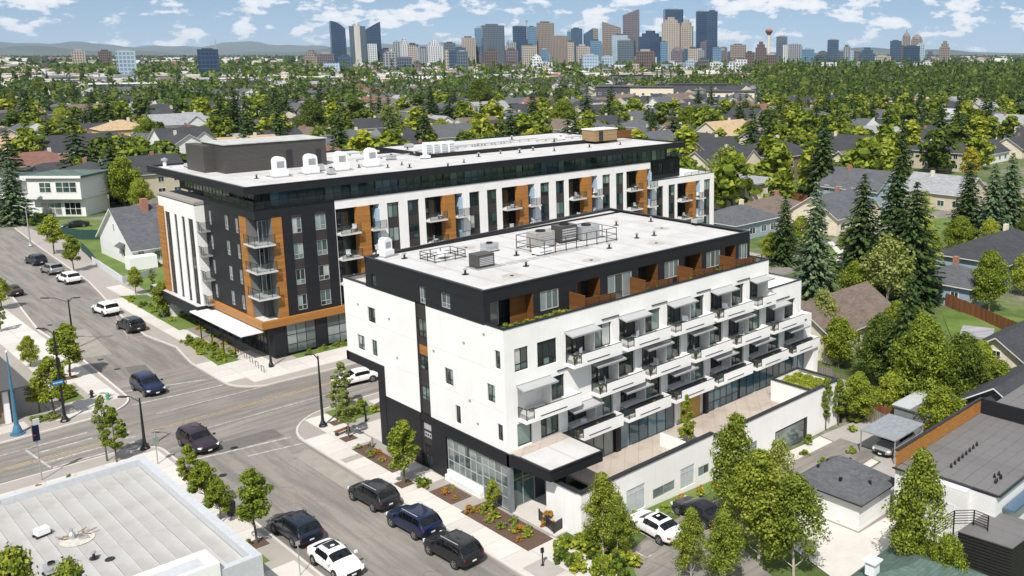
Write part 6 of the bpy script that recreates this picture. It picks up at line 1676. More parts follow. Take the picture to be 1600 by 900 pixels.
# ------------------------------------------------------------------ trees that can be picked out one by one
random.seed(21)
TR = [
 ('street_a', 632,758,6.0,1.0,'young maple with full green crown before the long charcoal wall'),
 ('sapling', 545,687,5.2,1.1,'slim young tree by the corner, left of the recessed strip'),
 ('sapling', 527,660,4.6,1.0,'thin sapling beside the crossing near the overhang'),
 ('sapling', 536,640,5.4,1.1,'yellowish sapling at the crossing by the white turning car'),
 ('street_b', 770,800,2.9,.9,'small yellow green tree by the grey entrance column'),
 ('street_a', 402,852,6.3,1.0,'round green street tree between the grey roof and the dark car'),
 ('street_c', 300,770,4.4,1.15,'first leafy tree along the right edge of the grey roof'),
 ('street_a', 322,800,4.5,1.1,'second leafy tree along the right edge of the grey roof'),
 ('street_a', 345,820,3.9,1.1,'lowest leafy tree along the right edge of the grey roof'),
 ('street_c', 183,724,5.5,1.0,'upright tree behind the far corner of the weathered roof'),
 ('sapling', 168,722,6.6,.8,'thin pointed tree at the crossing corner'),
 ('street_a', 110,592,6.6,1.25,'spreading tree with crown over the left kerb near the stop line'),
 ('street_b', 62,645,4.0,1.15,'small light green tree next to the blue pole'),
 ('street_a', 86,655,6.8,.95,'tree beside the tall traffic pole on the left corner'),
 ('round_b', 48,575,4.0,.8,'bushy golden green tree beside the corner building roof'),
 ('street_b', 8,650,3.6,1.2,'low bush-like tree at the left edge below the blue pole'),
 ('street_a', 256,498,5.4,1.2,'dark green street tree before the charcoal entrance box'),
 ('street_b', 213,462,4.6,1.0,'light young tree on the lawn by the grey fence'),
 ('sapling', 240,455,3.8,1.0,'slim tree beside the entrance box at the cedar fin'),
 ('street_a', 116,426,6.6,1.0,'green street tree behind the row of three parked cars'),
 ('street_b', 85,398,7.6,1.1,'round light tree at the corner lawn by the side street'),
 ('round_a', 196,325,12.5,.9,'large round green tree between the white houses'),
 ('round_b', 222,330,8.0,1.0,'lower rounded tree beside the large round one'),
 ('spruce_blue', 25,350,14.5,1.25,'blue spruce in front of the white modern house'),
 ('street_b', 3,485,5.0,1.2,'tree cut by the left edge over the bronze car'),
 ('street_c', 2,520,4.5,1.0,'thin tree at the left edge by the pavement'),
 ('column', 1073,697,5.2,1.0,'columnar green tree planted on the podium terrace'),
 ('birch', 943,872,6.9,.95,'young yellow green birch left of the white sedan'),
 ('birch', 965,880,5.6,.9,'shorter birch touching the one beside the white sedan'),
 ('birch', 1147,835,10.2,.85,'tall pointed birch right of the black parked car'),
 ('airy', 1215,800,6.5,.7,'airy birch with pale stem before the podium wall'),
 ('birch', 1185,880,9.0,1.2,'broad birch at the bottom right of the parking bays'),
 ('birch', 1240,900,8.0,1.25,'dense birch in front of the white hut'),
 ('birch', 1080,905,5.6,.9,'small pointed tree at the bottom by the parking bays'),
 ('birch', 1130,930,6.5,1.0,'bushy tree rising from the bottom edge'),
 ('birch', 1432,905,10.2,.85,'pointed green tree before the white boarded house'),
 ('round_a', 1420,905,5.0,.9,'leafy tree at the foot of the pointed one'),
 ('round_a', 1480,925,4.4,.9,'leafy bush tree before the black slatted box'),
 ('street_c', 1290,672,5.8,.8,'slim tree at the right corner of the garage podium'),
 ('street_c', 1310,665,5.2,.9,'second slim tree beside the podium corner'),
 ('round_b', 1340,660,5.6,1.0,'bushy tree behind the driveway'),
 ('big_b', 1435,640,10.8,1.0,'large tree with bare pale trunk standing in the thicket'),
 ('big_a', 1500,640,8.6,1.1,'big dark green tree right of the pale trunk'),
 ('big_a', 1375,600,8.5,1.1,'dense green tree behind the podium end'),
 ('round_a', 1310,575,6.5,1.0,'light green tree right of the white balconies'),
 ('airy', 1285,545,8.0,.8,'airy grey green tree against the peach coloured bungalow'),
 ('big_b', 1400,560,7.6,1.0,'broad tree above the thicket, left of the pale trunk'),
 ('round_b', 1530,610,6.0,1.1,'light green tree at the right end of the thicket'),
 ('round_a', 1560,640,5.6,1.1,'round tree beside the dark roof at the right'),
 ('round_b', 1390,650,5.0,1.0,'light bushy tree over the wooden fence'),
 ('round_a', 1470,690,5.8,1.1,'round tree behind the cedar screen'),
 ('spruce_blue', 1272,462,17.5,.95,'tall blue grey spruce right of the white building roof'),
 ('spruce_a', 1395,455,21.0,1.1,'giant dark spruce in the middle of the right side'),
 ('spruce_b', 1345,440,17.5,1.1,'spruce left of the giant dark one'),
 ('spruce_b', 1425,470,18.0,1.1,'green spruce right of the giant dark one'),
 ('larch', 1440,440,15.0,1.2,'lighter conifer right of the giant dark spruce'),
 ('airy', 1385,490,11.5,1.1,'grey green airy tree at the foot of the giant spruce'),
 ('round_a', 1335,480,7.0,1.0,'round tree behind the peach bungalow'),
 ('big_b', 1545,488,9.5,1.0,'large light green tree by the lawn at the right'),
 ('round_b', 1600,462,7.0,1.0,'tree at the right edge above the brown fence'),
 ('spruce_blue', 1575,365,16.5,1.1,'blue green spruce near the right edge'),
 ('spruce_blue', 1548,378,15.5,1.1,'blue spruce left of the one at the right edge'),
 ('spruce_a', 1510,370,15.0,1.2,'dark spruce behind the cream porch house'),
 ('round_b', 1545,390,6.0,1.1,'golden green tree before the long charcoal roof'),
 ('gold', 1515,282,10.0,1.0,'bright yellow tree among the greens at the right'),
 ('spruce_a', 1408,275,17.0,1.0,'dark conical spruce beside the pale grey roof'),
 ('spruce_a', 1285,315,21.0,1.1,'tall dark spruce beside the dark brick house'),
 ('spruce_b', 1262,300,12.0,1.1,'spruce touching the dark brick house'),
 ('airy', 1135,305,13.0,1.3,'spreading grey green tree with bare limbs right of the large building'),
 ('round_a', 1170,310,9.0,1.2,'broad green tree beside the spreading grey one'),
 ('spruce_b', 1225,412,12.0,1.1,'green conifer before the broad brown roof'),
 ('round_b', 1250,395,7.0,1.0,'light green tree between the conifer and the blue spruce'),
 ('round_b', 1205,410,5.6,1.2,'yellow green tree behind the penthouse corner'),
 ('round_a', 1330,420,7.5,1.0,'bushy tree on the lawn beside the spruces'),
 ('larch', 1060,243,9.0,1.0,'yellow green conifer behind the roof end'),
 ('column', 1072,262,9.0,1.1,'columnar tree before the pink gabled house'),
 ('spruce_b', 348,222,21,1.1,'tall spruce left of the tallest in the left middle'),
 ('spruce_b', 370,218,22,1.2,'tall dark spruce in the left middle'),
 ('spruce_a', 435,225,22,1.3,'dense dark spruce behind the lift house'),
 ('big_a', 490,222,18,1.2,'big dark tree behind the roof cowls'),
 ('spruce_a', 500,190,17,1.2,'spruce above the roof cowls'),
 ('airy', 610,218,15,1.3,'grey green poplar behind the middle of the large roof'),
 ('round_b', 655,218,11,1.1,'yellow green tree behind the middle of the roof'),
 ('round_b', 690,222,10,1.2,'second yellow green tree behind the roof'),
 ('round_a', 735,222,9,1.2,'green tree behind the roof right of the yellow ones'),
 ('big_a', 750,185,22,1.2,'big rounded tree before the skyline'),
 ('spruce_a', 675,195,20,1.2,'dark spruce left of the big rounded tree'),
 ('spruce_b', 712,190,16,1.2,'spruce between the two big trees'),
 ('big_b', 880,215,17,1.4,'broad bright green tree behind the wooden rooftop hut'),
 ('gold', 905,222,9,1.3,'orange golden tree behind the wooden rooftop hut'),
 ('spruce_a', 1020,238,16,1.1,'yellowing spruce behind the right end of the roof'),
 ('big_b', 1075,215,14,1.3,'broad green tree right of the yellowing spruce'),
 ('spruce_b', 120,172,17,1.2,'dark spruce at the upper left'), ('spruce_b', 148,190,17,1.2,'second dark spruce at the upper left'),
 ('spruce_a', 75,135,16,1.2,'spruce group head at the far upper left'), ('big_b', 60,158,16,1.3,'rounded tree at the far upper left'),
 ('big_b', 20,180,13,1.3,'green tree at the left edge below the spruces'), ('round_a', 235,205+28,12,1.2,'round tree in front of the yellow house'),
 ('round_b', 100,205,11,1.4,'light tree above the reddish roof'), ('big_b', 185,195,12,1.5,'broad tree behind the yellow house'),
]
for key, u, v, h, wd, lab in TR:
    kw = {'z': 1.1} if 'podium terrace' in lab else {}
    if kw:
        x, y, z = at(u, v, 1.1); tree(key, x, y, h, lab, wide=wd, **kw)
    else: tree_px(key, u, v, h, lab, wide=wd)
tree('birch', 7.7, 49.0, 14.2, 'leafy tree top cut by the bottom left corner', wide=.6)
tree('birch', 9.6, 47.8, 13.2, 'second leafy treetop at the bottom left, lower and to the right', wide=.6)
NAMED_TREES = [at(t[1], t[2])[:2] for t in TR]

# ------------------------------------------------------------------ street furniture
def lamp(x, y, h, label, arms=((1,0,2.0),), m=None, base=True, z=0.12, signal=False, name='street_lamp', cat='street lamp'):
    m = m or M_black; t = tag(empty(name, (x, y, z)), label, cat)
    mb = MB(); mb.lathe((0,0,0), [(.28,0),(.28,.35),(.16,.6),(.13,1.2),(.11,h*.5),(.07,h)], 10); mb.build('pole', m, t, True)
    if base: mb = MB(); mb.lathe((0,0,-.05), [(.42,0),(.42,.18),(.33,.3),(.02,.3)], 8); mb.build('foot', m, t, True)
    for dx, dy, L in arms:
        mb = MB(); mb.tube((0,0,h-.35), (dx*L*.6, dy*L*.6, h+.15), .05, n=6); mb.tube((dx*L*.6, dy*L*.6, h+.15), (dx*L, dy*L, h+.2), .045, n=6); mb.build('arm', m, t, True)
        mb = MB(); mb.bar((dx*L*.85, dy*L*.85, h+.16), (dx*(L+.6), dy*(L+.6), h+.18), .26, .1); mb.build('lamp_head', m, t, True)
    return t
x, y, _ = at(102, 660); T1 = lamp(x, y, 9.3, 'tall black traffic pole with blue street sign on the left corner', arms=((-.55,.83,1.2),), name='traffic_pole', cat='traffic pole')
mb = MB(); mb.box(-.75,-.35,3.95,.2,-.3,4.4); o = mb.build('street_sign', plain('blue_sign', (.02,.16,.38), .5), T1, True)
mb = MB()
for k in range(7): mb.box(-.66+k*.12,-.358,4.12,-.60+k*.12,-.352,4.24)
mb.build('lettering', M_white2, o, True)
mb = MB(); mb.box(-.16,-.3,5.6,.16,-.05,6.6); mb.build('signal_head', M_black, T1, True)
x, y, _ = at(227, 703); T2 = lamp(x, y, 4.9, 'black lamp post with bent arm on the near street corner', arms=((-.7,.7,1.3),))
x, y, _ = at(505, 668); T3 = lamp(x, y, 7.2, 'tall black lamp post before the overhang of the white building', arms=((-.75,.65,.6),))
x, y, _ = at(424, 575); lamp(x, y, 4.2, 'slim black post at the glazed corner of the large building', arms=(), base=False, name='post', cat='post')
x, y, _ = at(116, 545); lamp(x, y, 6.2, 'black lamp post rising behind the left street tree', arms=((-.7,.75,2.6),(.75,-.6,.8)))
x, y, _ = at(48, 385); lamp(x, y, 7.5, 'thin grey lamp post at the far side street corner', arms=((-.6,.7,2.0),), m=M_greymetal)
BP = tag(empty('blue_pole', (*at(28, 680)[:2], .12)), 'bright blue tapering pole with a broad foot at the left edge', 'pole')
M_blue = plain('blue_enamel', (.05,.16,.26), .45); mb = MB(); mb.lathe((0,0,0), [(.42,0),(.42,.3),(.3,.75),(.2,1.0),(.17,3.0),(.1,6.0),(.045,8.0),(.02,8.2)], 14); mb.build('shaft', M_blue, BP, True)
mb = MB(); mb.lathe((0,0,0), [(.62,0),(.62,.12),(.02,.12)], 14); mb.build('foot', M_blue, BP, True); mb = MB(); mb.lathe((0,0,8.15), [(.1,0),(.12,.12),(.02,.22)], 8); mb.build('tip', M_whitemetal, BP, True)
# parking meter style sign posts
x, y, _ = at(66, 752); t = tag(empty('sign_post', (x, y, .1)), 'thin post with dark red and blue sign before the weathered roof', 'sign')
mb = MB(); mb.tube((0,0,0),(0,0,5.0),.05,n=8); mb.build('post', M_greymetal, t, True); mb = MB(); mb.box(-.25,-.12,3.6,.25,.12,5.0); mb.build('signal_head', P_navy, t, True)
mb = MB(); mb.lathe((0,0,4.1), [(.12,0),(.12,.1),(.02,.1)], 8); o = mb.build('lens', M_tail, t, True); o.location = (-.1,-.1,0)
mb = MB(); mb.box(-.1,-.1,5.0,.35,.1,5.5); mb.build('hood', M_capmetal, t, True)
x, y, _ = at(247, 727); t = tag(empty('sign_post', (x, y, .1)), 'short signal post with grey green box by the near corner', 'sign')
mb = MB(); mb.tube((0,0,0),(0,0,3.3),.05,n=8); mb.build('post', M_greymetal, t, True); mb = MB(); mb.box(-.2,-.15,1.9,.2,.15,2.6); mb.build('signal_box', plain('grey_green_box', (.2,.25,.2), .5), t, True); mb = MB(); mb.tube((0,0,3.3),(.9,.3,3.0),.05,n=6); mb.build('arm', M_greymetal, t, True)
def hydrant(u, v, m, label):
    x, y, _ = at(u, v); t = tag(empty('fire_hydrant', (x, y, .12)), label, 'fire hydrant')
    mb = MB(); mb.lathe((0,0,0), [(.2,0),(.2,.08),(.14,.1),(.14,.62),(.19,.64),(.17,.74),(.06,.86),(.02,.9)], 12); mb.build('barrel', m, t, True)
    mb = MB(); mb.tube((-.26,0,.45),(.26,0,.45),.07,n=8); mb.tube((0,-.25,.45),(0,0,.45),.08,n=8); mb.build('nozzle', m, t, True)
hydrant(169, 627, plain('green_enamel', (.08,.3,.18), .4), 'small green hydrant on the left corner pavement')
hydrant(144, 623, M_black, 'dark hydrant left of the green one')
x, y, _ = at(362, 808); t = tag(empty('litter_bin', (x, y, .12)), 'black litter bin on the pavement beside the round street tree', 'litter bin')
mb = MB(); mb.lathe((0,0,0), [(.2,0),(.32,.25),(.36,1.0),(.38,1.05),(.02,1.05)], 12); mb.build('bin', M_black, t, True); mb = MB(); mb.lathe((0,0,1.05), [(.38,0),(.3,.14),(.02,.16)], 12); mb.build('lid', M_black, t, True)
x, y, _ = at(848, 886); t = tag(empty('parking_meter', (x, y, .12)), 'short black meter post by the planting at the bottom', 'parking meter')
mb = MB(); mb.lathe((0,0,0), [(.14,0),(.14,.05),(.05,.06),(.05,1.0),(.02,1.0)], 8); mb.build('post', M_black, t, True); mb = MB(); mb.box(-.1,-.08,1.0,.1,.08,1.35); mb.build('head', M_black, t, True)
x, y, _ = at(478, 898); t = tag(empty('parking_meter', (x-.4, y, .12)), 'thin grey sign post on the pavement behind the white car', 'sign post')
mb = MB(); mb.tube((0,0,0),(0,0,2.6),.035,n=6); mb.build('post', M_greymetal, t, True); mb = MB(); mb.box(-.15,-.02,2.3,.15,.02,2.6); mb.build('plate', M_greymetal, t, True)
x, y, _ = at(584, 704)
for k, (u, v) in enumerate(((582,700),(572,660),(570,648))):
    x, y, _ = at(u, v); t = tag(empty('bollard', (x, y, .12)), ('grey bollard at the mulch bed by the charcoal wall', 'black bollard near the corner tree', 'second black bollard by the overhang leg')[k], 'bollard')
    mb = MB(); mb.lathe((0,0,0), [(.11,0),(.1,.9),(.06,1.0),(.02,1.02)], 10); mb.build('shaft', M_greymetal if k == 0 else M_black, t, True); mb = MB(); mb.lathe((0,0,0), [(.18,0),(.18,.05),(.02,.05)], 10); mb.build('foot', M_black, t, True)
for k in range(6):   # cycle stands before the large building
    x, y, _ = at(366+k*9, 548+k*7.0); t = tag(empty('cycle_stand', (x, y, .12)), 'black hoop cycle stand before the large building entrance', 'cycle stand', 'cycle stands in a row')
    mb = MB(); mb.tube((0,-.35,0),(0,-.35,.75),.03,n=6); mb.tube((0,.35,0),(0,.35,.75),.03,n=6); mb.tube((0,-.35,.75),(0,.35,.75),.03,n=6); mb.build('hoop', M_black, t, True)
# benches near the overhang
x, y, _ = at(572, 640)
t = tag(empty('bench', (39.2, 79.9, .12), R(10)), 'dark bench by the saplings near the overhang', 'bench')
mb = MB(); mb.box(-.8,-.25,.4,.8,.25,.46); mb.build('seat', M_cedar_dark, t, True); mb = MB(); mb.box(-.7,-.2,0,-.6,.2,.4); mb.build('leg', M_black, t, True); mb = MB(); mb.box(.6,-.2,0,.7,.2,.4); mb.build('leg', M_black, t, True)
for u, v, h, lab in ((1213,285,10,'brown wooden utility pole before the dark brick house'),(1130,262,9,'grey utility pole behind the right end of the large roof'),(172,352,8,'pair of grey poles beside the white gabled house'),(1395,330,10,'wooden utility pole between the houses at the right')):
    x, y, z = at(u, v); t = tag(empty('utility_pole', (x, y, z)), lab, 'utility pole')
    mb = MB(); mb.tube((0,0,0),(0,0,h),.17,.11,n=8); mb.build('pole', M_bark, t, True); mb = MB(); mb.bar((-1.1,0,h-.7),(1.1,0,h-.7),.12,.12); mb.build('crossarm', M_bark, t, True)
    mb = MB(); mb.lathe((.25,.1,h-2.3), [(.22,0),(.22,.8),(.02,.85)], 10); mb.build('transformer', M_greymetal, t, True)
# ------------------------------------------------------------------ fences and walls
def fence(pts, h, m, label, cap=None, post=2.4, name='fence', board=True, z0=None):
    """posts as parts, panels as parts between them"""
    x0, y0 = pts[0]; t = tag(empty(name, (x0, y0, gz(x0, y0))), label, 'fence')
    for (ax, ay), (bx, by) in zip(pts[:-1], pts[1:]):
        L = math.hypot(bx-ax, by-ay); n = max(1, round(L/post)); a = math.atan2(by-ay, bx-ax)
        pm_ = MB(); pm_.box(-.05,-.05,-.3,.05,.05,h+.08); pmesh = pm_.mesh('post', m)
        w = L/n; q = MB()
        if board:
            k = max(3, int(w/.3))
            for i in range(k): q.box(.05+(w-.1)*i/k, -.015+(.012 if i % 2 else 0), .03, .05+(w-.1)*(i+.94)/k, .01+(.012 if i % 2 else 0), h)
        else: q.box(.05, -.04, -.3, w-.05, .04, h)
        pan = q.mesh('panel', m)
        for i in range(n):
            px_, py_ = ax+(bx-ax)*i/n, ay+(by-ay)*i/n; zz = gz(px_, py_)
            inst('post', pmesh, t, (px_-x0, py_-y0, zz-t.location.z), a); inst('panel', pan, t, (px_-x0, py_-y0, zz-t.location.z), a)
    return t
M_rfence = boards('red_brown_fence', (.22,.085,.04), .3, axis=0, groove=.1, var=.25)
M_gfence = boards('weathered_fence', (.27,.24,.21), .3, axis=0, groove=.1, var=.2); M_wfence = plain('grey_white_fence', (.55,.57,.6), .6); M_grnfence = plain('dark_green_mesh', (.012,.05,.04), .8)
def P(*uv): return [at(u, v)[:2] for u, v in uv]
fence(P((1478,478),(1530,500),(1600,530),(1640,548)), 1.9, M_rfence, 'reddish brown board fence across the lawn at the right')
fence(P((1170,298),(1215,308),(1262,318)), 2.0, M_rfence, 'reddish brown board fence below the dark brick house')
fence(P((1262,590),(1300,604),(1335,622)), 1.8, M_gfence, 'weathered grey board fence behind the green roof box')
fence(P((1338,650),(1362,662),(1400,680)), 1.6, M_gfence, 'weathered low fence beside the driveway and sheds')
fence(P((1355,655),(1400,668),(1450,690)), 1.9, M_rfence, 'brown fence in the thicket behind the sheds')
fence(P((145,412),(170,428),(192,444)), 1.2, M_wfence, 'low pale fence panel line beside the path', board=False)
fence(P((192,444),(215,438),(245,428)), 1.2, M_wfence, 'pale fence running towards the large building', board=False)
fence(P((98,370),(130,374),(160,374)), 1.9, M_grnfence, 'dark green mesh fence along the side street', board=False)
fence(P((128,392),(137,400),(146,410)), 1.6, M_grnfence, 'dark green mesh fence by the garden', board=False)
fence(P((843,815),(866,836)), 1.0, M_darktrim, 'small dark railing by the rust coloured shrub', board=True, post=1.4)
fence(P((866,836),(903,812)), 1.0, M_darktrim, 'dark garden railing in front of the entrance wall', board=True, post=1.4)
t = tag(empty('entrance_wall', (43.4, 51.5, 0)), 'white stepped wall with house numbers beside the entrance', 'wall')
mb = MB(); mb.box(42.3,50.2,0,42.6,52.4,2.9); mb.build('wall', M_white, t); mb = MB()
for k, (a, b) in enumerate(((50.5,50.75),(50.9,51.2),(51.35,51.6),(51.75,52.1))): mb.box(42.27,a,1.5+(.35 if k%2 else 0),42.298,b,1.85+(.35 if k%2 else 0))
mb.build('lettering', M_black, t)
# ------------------------------------------------------------------ planting
random.seed(8)
def scatter(rect, n, kinds, label, s=(.6, 1.1), z=.14, group=None):
    for _ in range(n):
        k = random.choice(kinds); shrub(k, random.uniform(rect[0], rect[2]), random.uniform(rect[1], rect[3]), f'{ {"green":"leafy green","lime":"yellow green","grey":"grey green","rust":"rust coloured","deep":"dark green","grass":"tufted"}[k] } {"ornamental grass" if k=="grass" else "shrub"} {label}', random.uniform(*s), z=z, group=group or f'low planting {label}')
scatter((38.3,51.5,40.1,58.2), 22, ['lime','grey','lime','green','rust'], 'in the mulch bed by the glazed corner', (.5,.95))
scatter((38.4,60.5,40.0,63.2), 7, ['grass','grey','rust'], 'in the short mulch bed by the charcoal wall', (.4,.7))
scatter((38.2,69.0,39.5,75.7), 12, ['grey','rust','green'], 'in the long mulch bed by the charcoal wall', (.35,.6))
shrub('deep', 38.6, 65.0, 'dense bush beside the young maple', 1.0)
shrub('green', 38.2, 64.3, 'small leafy bush beside the young maple', .8)
scatter((41,82.5,44.3,86), 10, ['lime','green'], 'on the corner bed by the overhang', (.6,1.1))
scatter((39.1,109.2,41.3,121.8), 30, ['lime','green','grass','grey','green'], 'in the long bed before the large building', (.6,1.0))
scatter((41.8,112.5,43.7,126), 16, ['lime','rust','grass'], 'in the gravel bed before the large building', (.4,.8))
scatter((41.3,128,44,149), 18, ['lime','green'], 'on the lawn strip before the entrance box', (.5,1.0))
scatter((46.7,104.9,57.5,106.0), 16, ['lime','green'], 'under the glazed front of the large building', (.45,.7))
scatter((19.8,104.4,21.9,106.2), 6, ['lime','grey'], 'in the square corner bed by the blue pole', (.5,.8))
scatter((23.3,108.8,25.1,113.2), 10, ['green','lime'], 'in the bed beside the left street trees', (.7,1.1))
scatter((22.3,62.7,24.5,66.5), 10, ['green','deep'], 'at the foot of the round street tree', (.6,.9))
scatter((38.6,42.4,43.0,48.6), 34, ['green','lime','deep','grey'], 'in the garden at the entrance', (.7,1.3), .15)
scatter((43.0,45.9,47,48.0), 14, ['green','lime'], 'between the white wall and the birches', (.7,1.2), .15)
scatter((49.6,47.0,64,48.1), 24, ['lime','rust','grass'], 'along the foot of the podium wall', (.5,.9), -.3)
scatter((66,42,80,47.6), 8, ['green','lime'], 'by the driveway', (.8,1.2), -1.3)
scatter((8,84.4,19,87.3), 16, ['grass','lime','grey','rust'], 'in the rough planting behind the weathered roof', (.8,1.4), .2)
shrub('rust', *at(857,820)[:2], 'bright rust coloured shrub behind the dark railing', 1.5)
shrub('deep', *at(60,352)[:2], 'round clipped bush before the white modern house', 2.6)
shrub('deep', *at(196,392)[:2], 'dark bush at the white gabled house', 2.8)
shrub('rust', *at(242,418)[:2], 'reddish bush beside the white garden shed', 1.8)
random.seed(14)
rg = np.random.default_rng(9); n = 9000   # sedum on the green roof box, nobody could count it
cc_ = np.stack([rg.uniform(72.3,76.3,n), rg.uniform(48.8,53.3,n), np.zeros(n)], 1); cc_[:,2] = 2.92+.16*(np.sin(cc_[:,0]*4)+np.sin(cc_[:,1]*5+cc_[:,0]))*rg.random(n)+.12*rg.random(n)
o = bpy.data.objects.new('sedum', quads_mesh('sedum', cc_, rg.normal(size=(n,3))*.5+np.array([0,0,1]), .13*(.6+.8*rg.random(n)), [M_leafy], 1.2, 3)); COL.objects.link(o); stuff(o)
for i in range(8): shrub('deep' if i % 2 else 'green', random.uniform(57.5,61.5), random.uniform(49.2,50.4), 'leafy bush round the terrace tree', random.uniform(.8,1.3), 1.1, 'bushes round the terrace tree')
for i in range(14): shrub('lime' if i % 2 else 'green', 41.3+i*.5, 56.25, 'green planter bush on the penthouse terrace corner', random.uniform(.5,.8), 14.8, 'planting along the penthouse terrace')
for x in (57,58.3,62.8,66.5,67.2,69.8,72): shrub('green', x, 56.3, 'green planter bush on the penthouse terrace', .6, 14.75, 'planting along the penthouse terrace')
# pots and chairs on the balconies
def pot(x, y, z, label, k='lime'):
    t = tag(empty('potted_plant', (x, y, z)), label, 'potted plant', 'potted plants on the balconies')
    mb = MB(); mb.lathe((0,0,0), [(.12,0),(.17,.3),(.02,.3)], 10); inst('pot', POT, t); inst('plant', SHRUBS[k], t, (0,0,.28), scale=(.38,.38,.5))
mb = MB(); mb.lathe((0,0,0), [(.12,0),(.17,.3),(.02,.3)], 10); POT = mb.mesh('pot', plain('terracotta', (.35,.14,.07), .8))
cm = MB(); cm.box(-.28,-.28,.36,.28,.28,.44); SEAT = cm.mesh('seat', M_whitemetal); cm = MB(); cm.box(-.28,.2,.44,.28,.26,.9); BACK = cm.mesh('backrest', M_whitemetal)
cm = MB(); cm.box(-.03,-.03,0,.03,.03,.38); CLEG = cm.mesh('leg', M_black)
def chair(x, y, z, rz, label, group):
    t = tag(empty('chair', (x, y, z), rz), label, 'chair', group); inst('seat', SEAT, t); inst('backrest', BACK, t)
    for a in (-.24,.24):
        for b in (-.24,.24): inst('leg', CLEG, t, (a,b,0))
for zf, xs in LOG.items():
    for x in xs:
        if random.random() < .8: pot(x+.4, Y0-.7, zf, 'potted yellow green plant at the glass end of a white balcony')
        if random.random() < .7: pot(x+random.uniform(1.5,4.5), Y0-.75, zf, 'potted green plant behind a white balcony parapet', 'green')
        if random.random() < .6: chair(x+random.uniform(1,3), Y0+.2, zf, random.uniform(0,6), 'pale chair on a white balcony under the awning', 'chairs on the white balconies')
for i, x in enumerate(BAY):
    for z in BF[1:]:
        if i < 5 or z < 12:
            chair(x+1.2+random.random(), YB-.3, z, random.uniform(0,6), 'pale chair on a glass balcony of the large building', 'chairs on the glass balconies')
            if random.random() < .6: chair(x+5.2, YB-.2, z, random.uniform(0,6), 'pale chair on a glass balcony of the large building', 'chairs on the glass balconies')
mb = MB(); mb.box(-.35,-.3,0,.35,.3,1.1); mb.box(-.4,-.35,1.1,.4,.35,1.2); o = mb.build('waste_container', M_black); o.location = (*at(1227,612,1.1)[:2], 1.1); tag(o, 'black container at the right end of the podium terrace', 'container')
# ------------------------------------------------------------------ neighbourhood behind
random.seed(77)
KEEP = [(-80, -80, 30, 104), (18, 80, 47, 240), (26, -60, 85, 100), (36, 84, 320, 104), (38, 100, 132, 150), (-90, 236, 60, 248)]
def blocked(x, y, m=0):
    return any(a-m < x < c+m and b-m < y < d+m for a, b, c, d in KEEP)
NAMED = [o for o in COL.objects if o.parent is None and (o.get('category') in ('house',) or o.name.startswith('flat_roof'))]
NAMED_H = [(o.location.x, o.location.y) for o in NAMED]
def visible(x, y, z=5, pad=130):
    u, v, w = pix(x, y, z); return w > 5 and -pad < u < 1600+pad
# local streets seen between the houses
def road_strip(name, pts, w, z=.02):
    mb = MB()
    for (ax, ay), (bx, by) in zip(pts[:-1], pts[1:]):
        d = Vector((bx-ax, by-ay)).normalized(); n = Vector((-d.y, d.x))*w/2
        mb.face([(ax-n.x,ay-n.y,z),(bx-n.x,by-n.y,z),(bx+n.x,by+n.y,z),(ax+n.x,ay+n.y,z)])
    return setting(mb.build(name, M_asphalt if w > 3 else M_conc))
for k, yy in enumerate((182, 262, 345, 430, 520)): road_strip('side_street', [(60 if yy < 240 else -260, yy), (700, yy)], 8, .018)
for k, xx in enumerate((150, 245, 340, 440)): road_strip('side_street', [(xx, 100), (xx, 700)], 8, .022)
for k in range(5): road_strip('garden_path', [at(1290+k*10, 405+k*3)[:2], at(1345-k*12, 398-k*5)[:2]], 1.1, .05+.004*k) if k % 2 == 0 else None
sheet('lawn', [at(1285,440)[:2], at(1285,385)[:2], at(1400,375)[:2], at(1420,440)[:2]], .03, M_grass)
sheet('lawn', [at(1500,560)[:2], at(1470,485)[:2], at(1620,500)[:2], at(1660,600)[:2]], .03, M_grass)
sheet('lawn', [at(1430,345)[:2], at(1540,335)[:2], at(1560,370)[:2], at(1440,372)[:2]], .03, M_grass)
HW = [('charcoal',8),('slate grey',5),('dark brown',2.5),('pale grey',2.5),('reddish brown',1.8),('tan',.8)]
WW = [('white',5),('beige',4),('cream',4),('grey',2),('blue grey',1.5),('brown',1),('dark grey',1)]
def pick(t): 
    r = random.random()*sum(w for _, w in t)
    for a, w in t:
        r -= w
        if r <= 0: return a
    return t[0][0]
def area_word(u, d):
    side = 'far left' if u < 300 else 'left' if u < 620 else 'middle' if u < 950 else 'right' if u < 1280 else 'far right'
    dist = 'just behind the big buildings' if d < 260 else 'in the middle distance' if d < 380 else 'further back before the skyline'
    return side, dist
cells = []
row = 0; y = 108.0
while y < 700:
    x = -280.0
    while x < 900:
        jx, jy = x+random.uniform(-2.5,2.5), y+random.uniform(-3,3)
        d = math.hypot(jx, jy)
        if visible(jx, jy) and d > 95 and not blocked(jx, jy, 6): cells.append((d, jx, jy, row))
        x += 25
    row += 1; y += (23, 25, 34)[row % 3]
y = 96.0
while y > -160:      # the part right of the front building
    x = 95.0
    while x < 900:
        jx, jy = x+random.uniform(-2.5,2.5), y+random.uniform(-3,3); d = math.hypot(jx, jy)
        if visible(jx, jy) and d > 100 and not blocked(jx, jy, 5): cells.append((d, jx, jy, row))
        x += 24
    row += 1; y -= (25, 31)[row % 2]
cells.sort()
HSPOTS = [(a, b, 'named house') for a, b in ()]; occupied = []; nh = 0; tree_spots = []
def near(x, y, pts, r): return any((x-a)**2+(y-b)**2 < r*r for a, b in pts)
VIEWS = [(-40,165,315,385),(140,250,228,272),(1290,1420,380,445),(1250,1420,440,560),(1470,1660,480,600),(60,160,370,400),(1250,1320,540,600)]
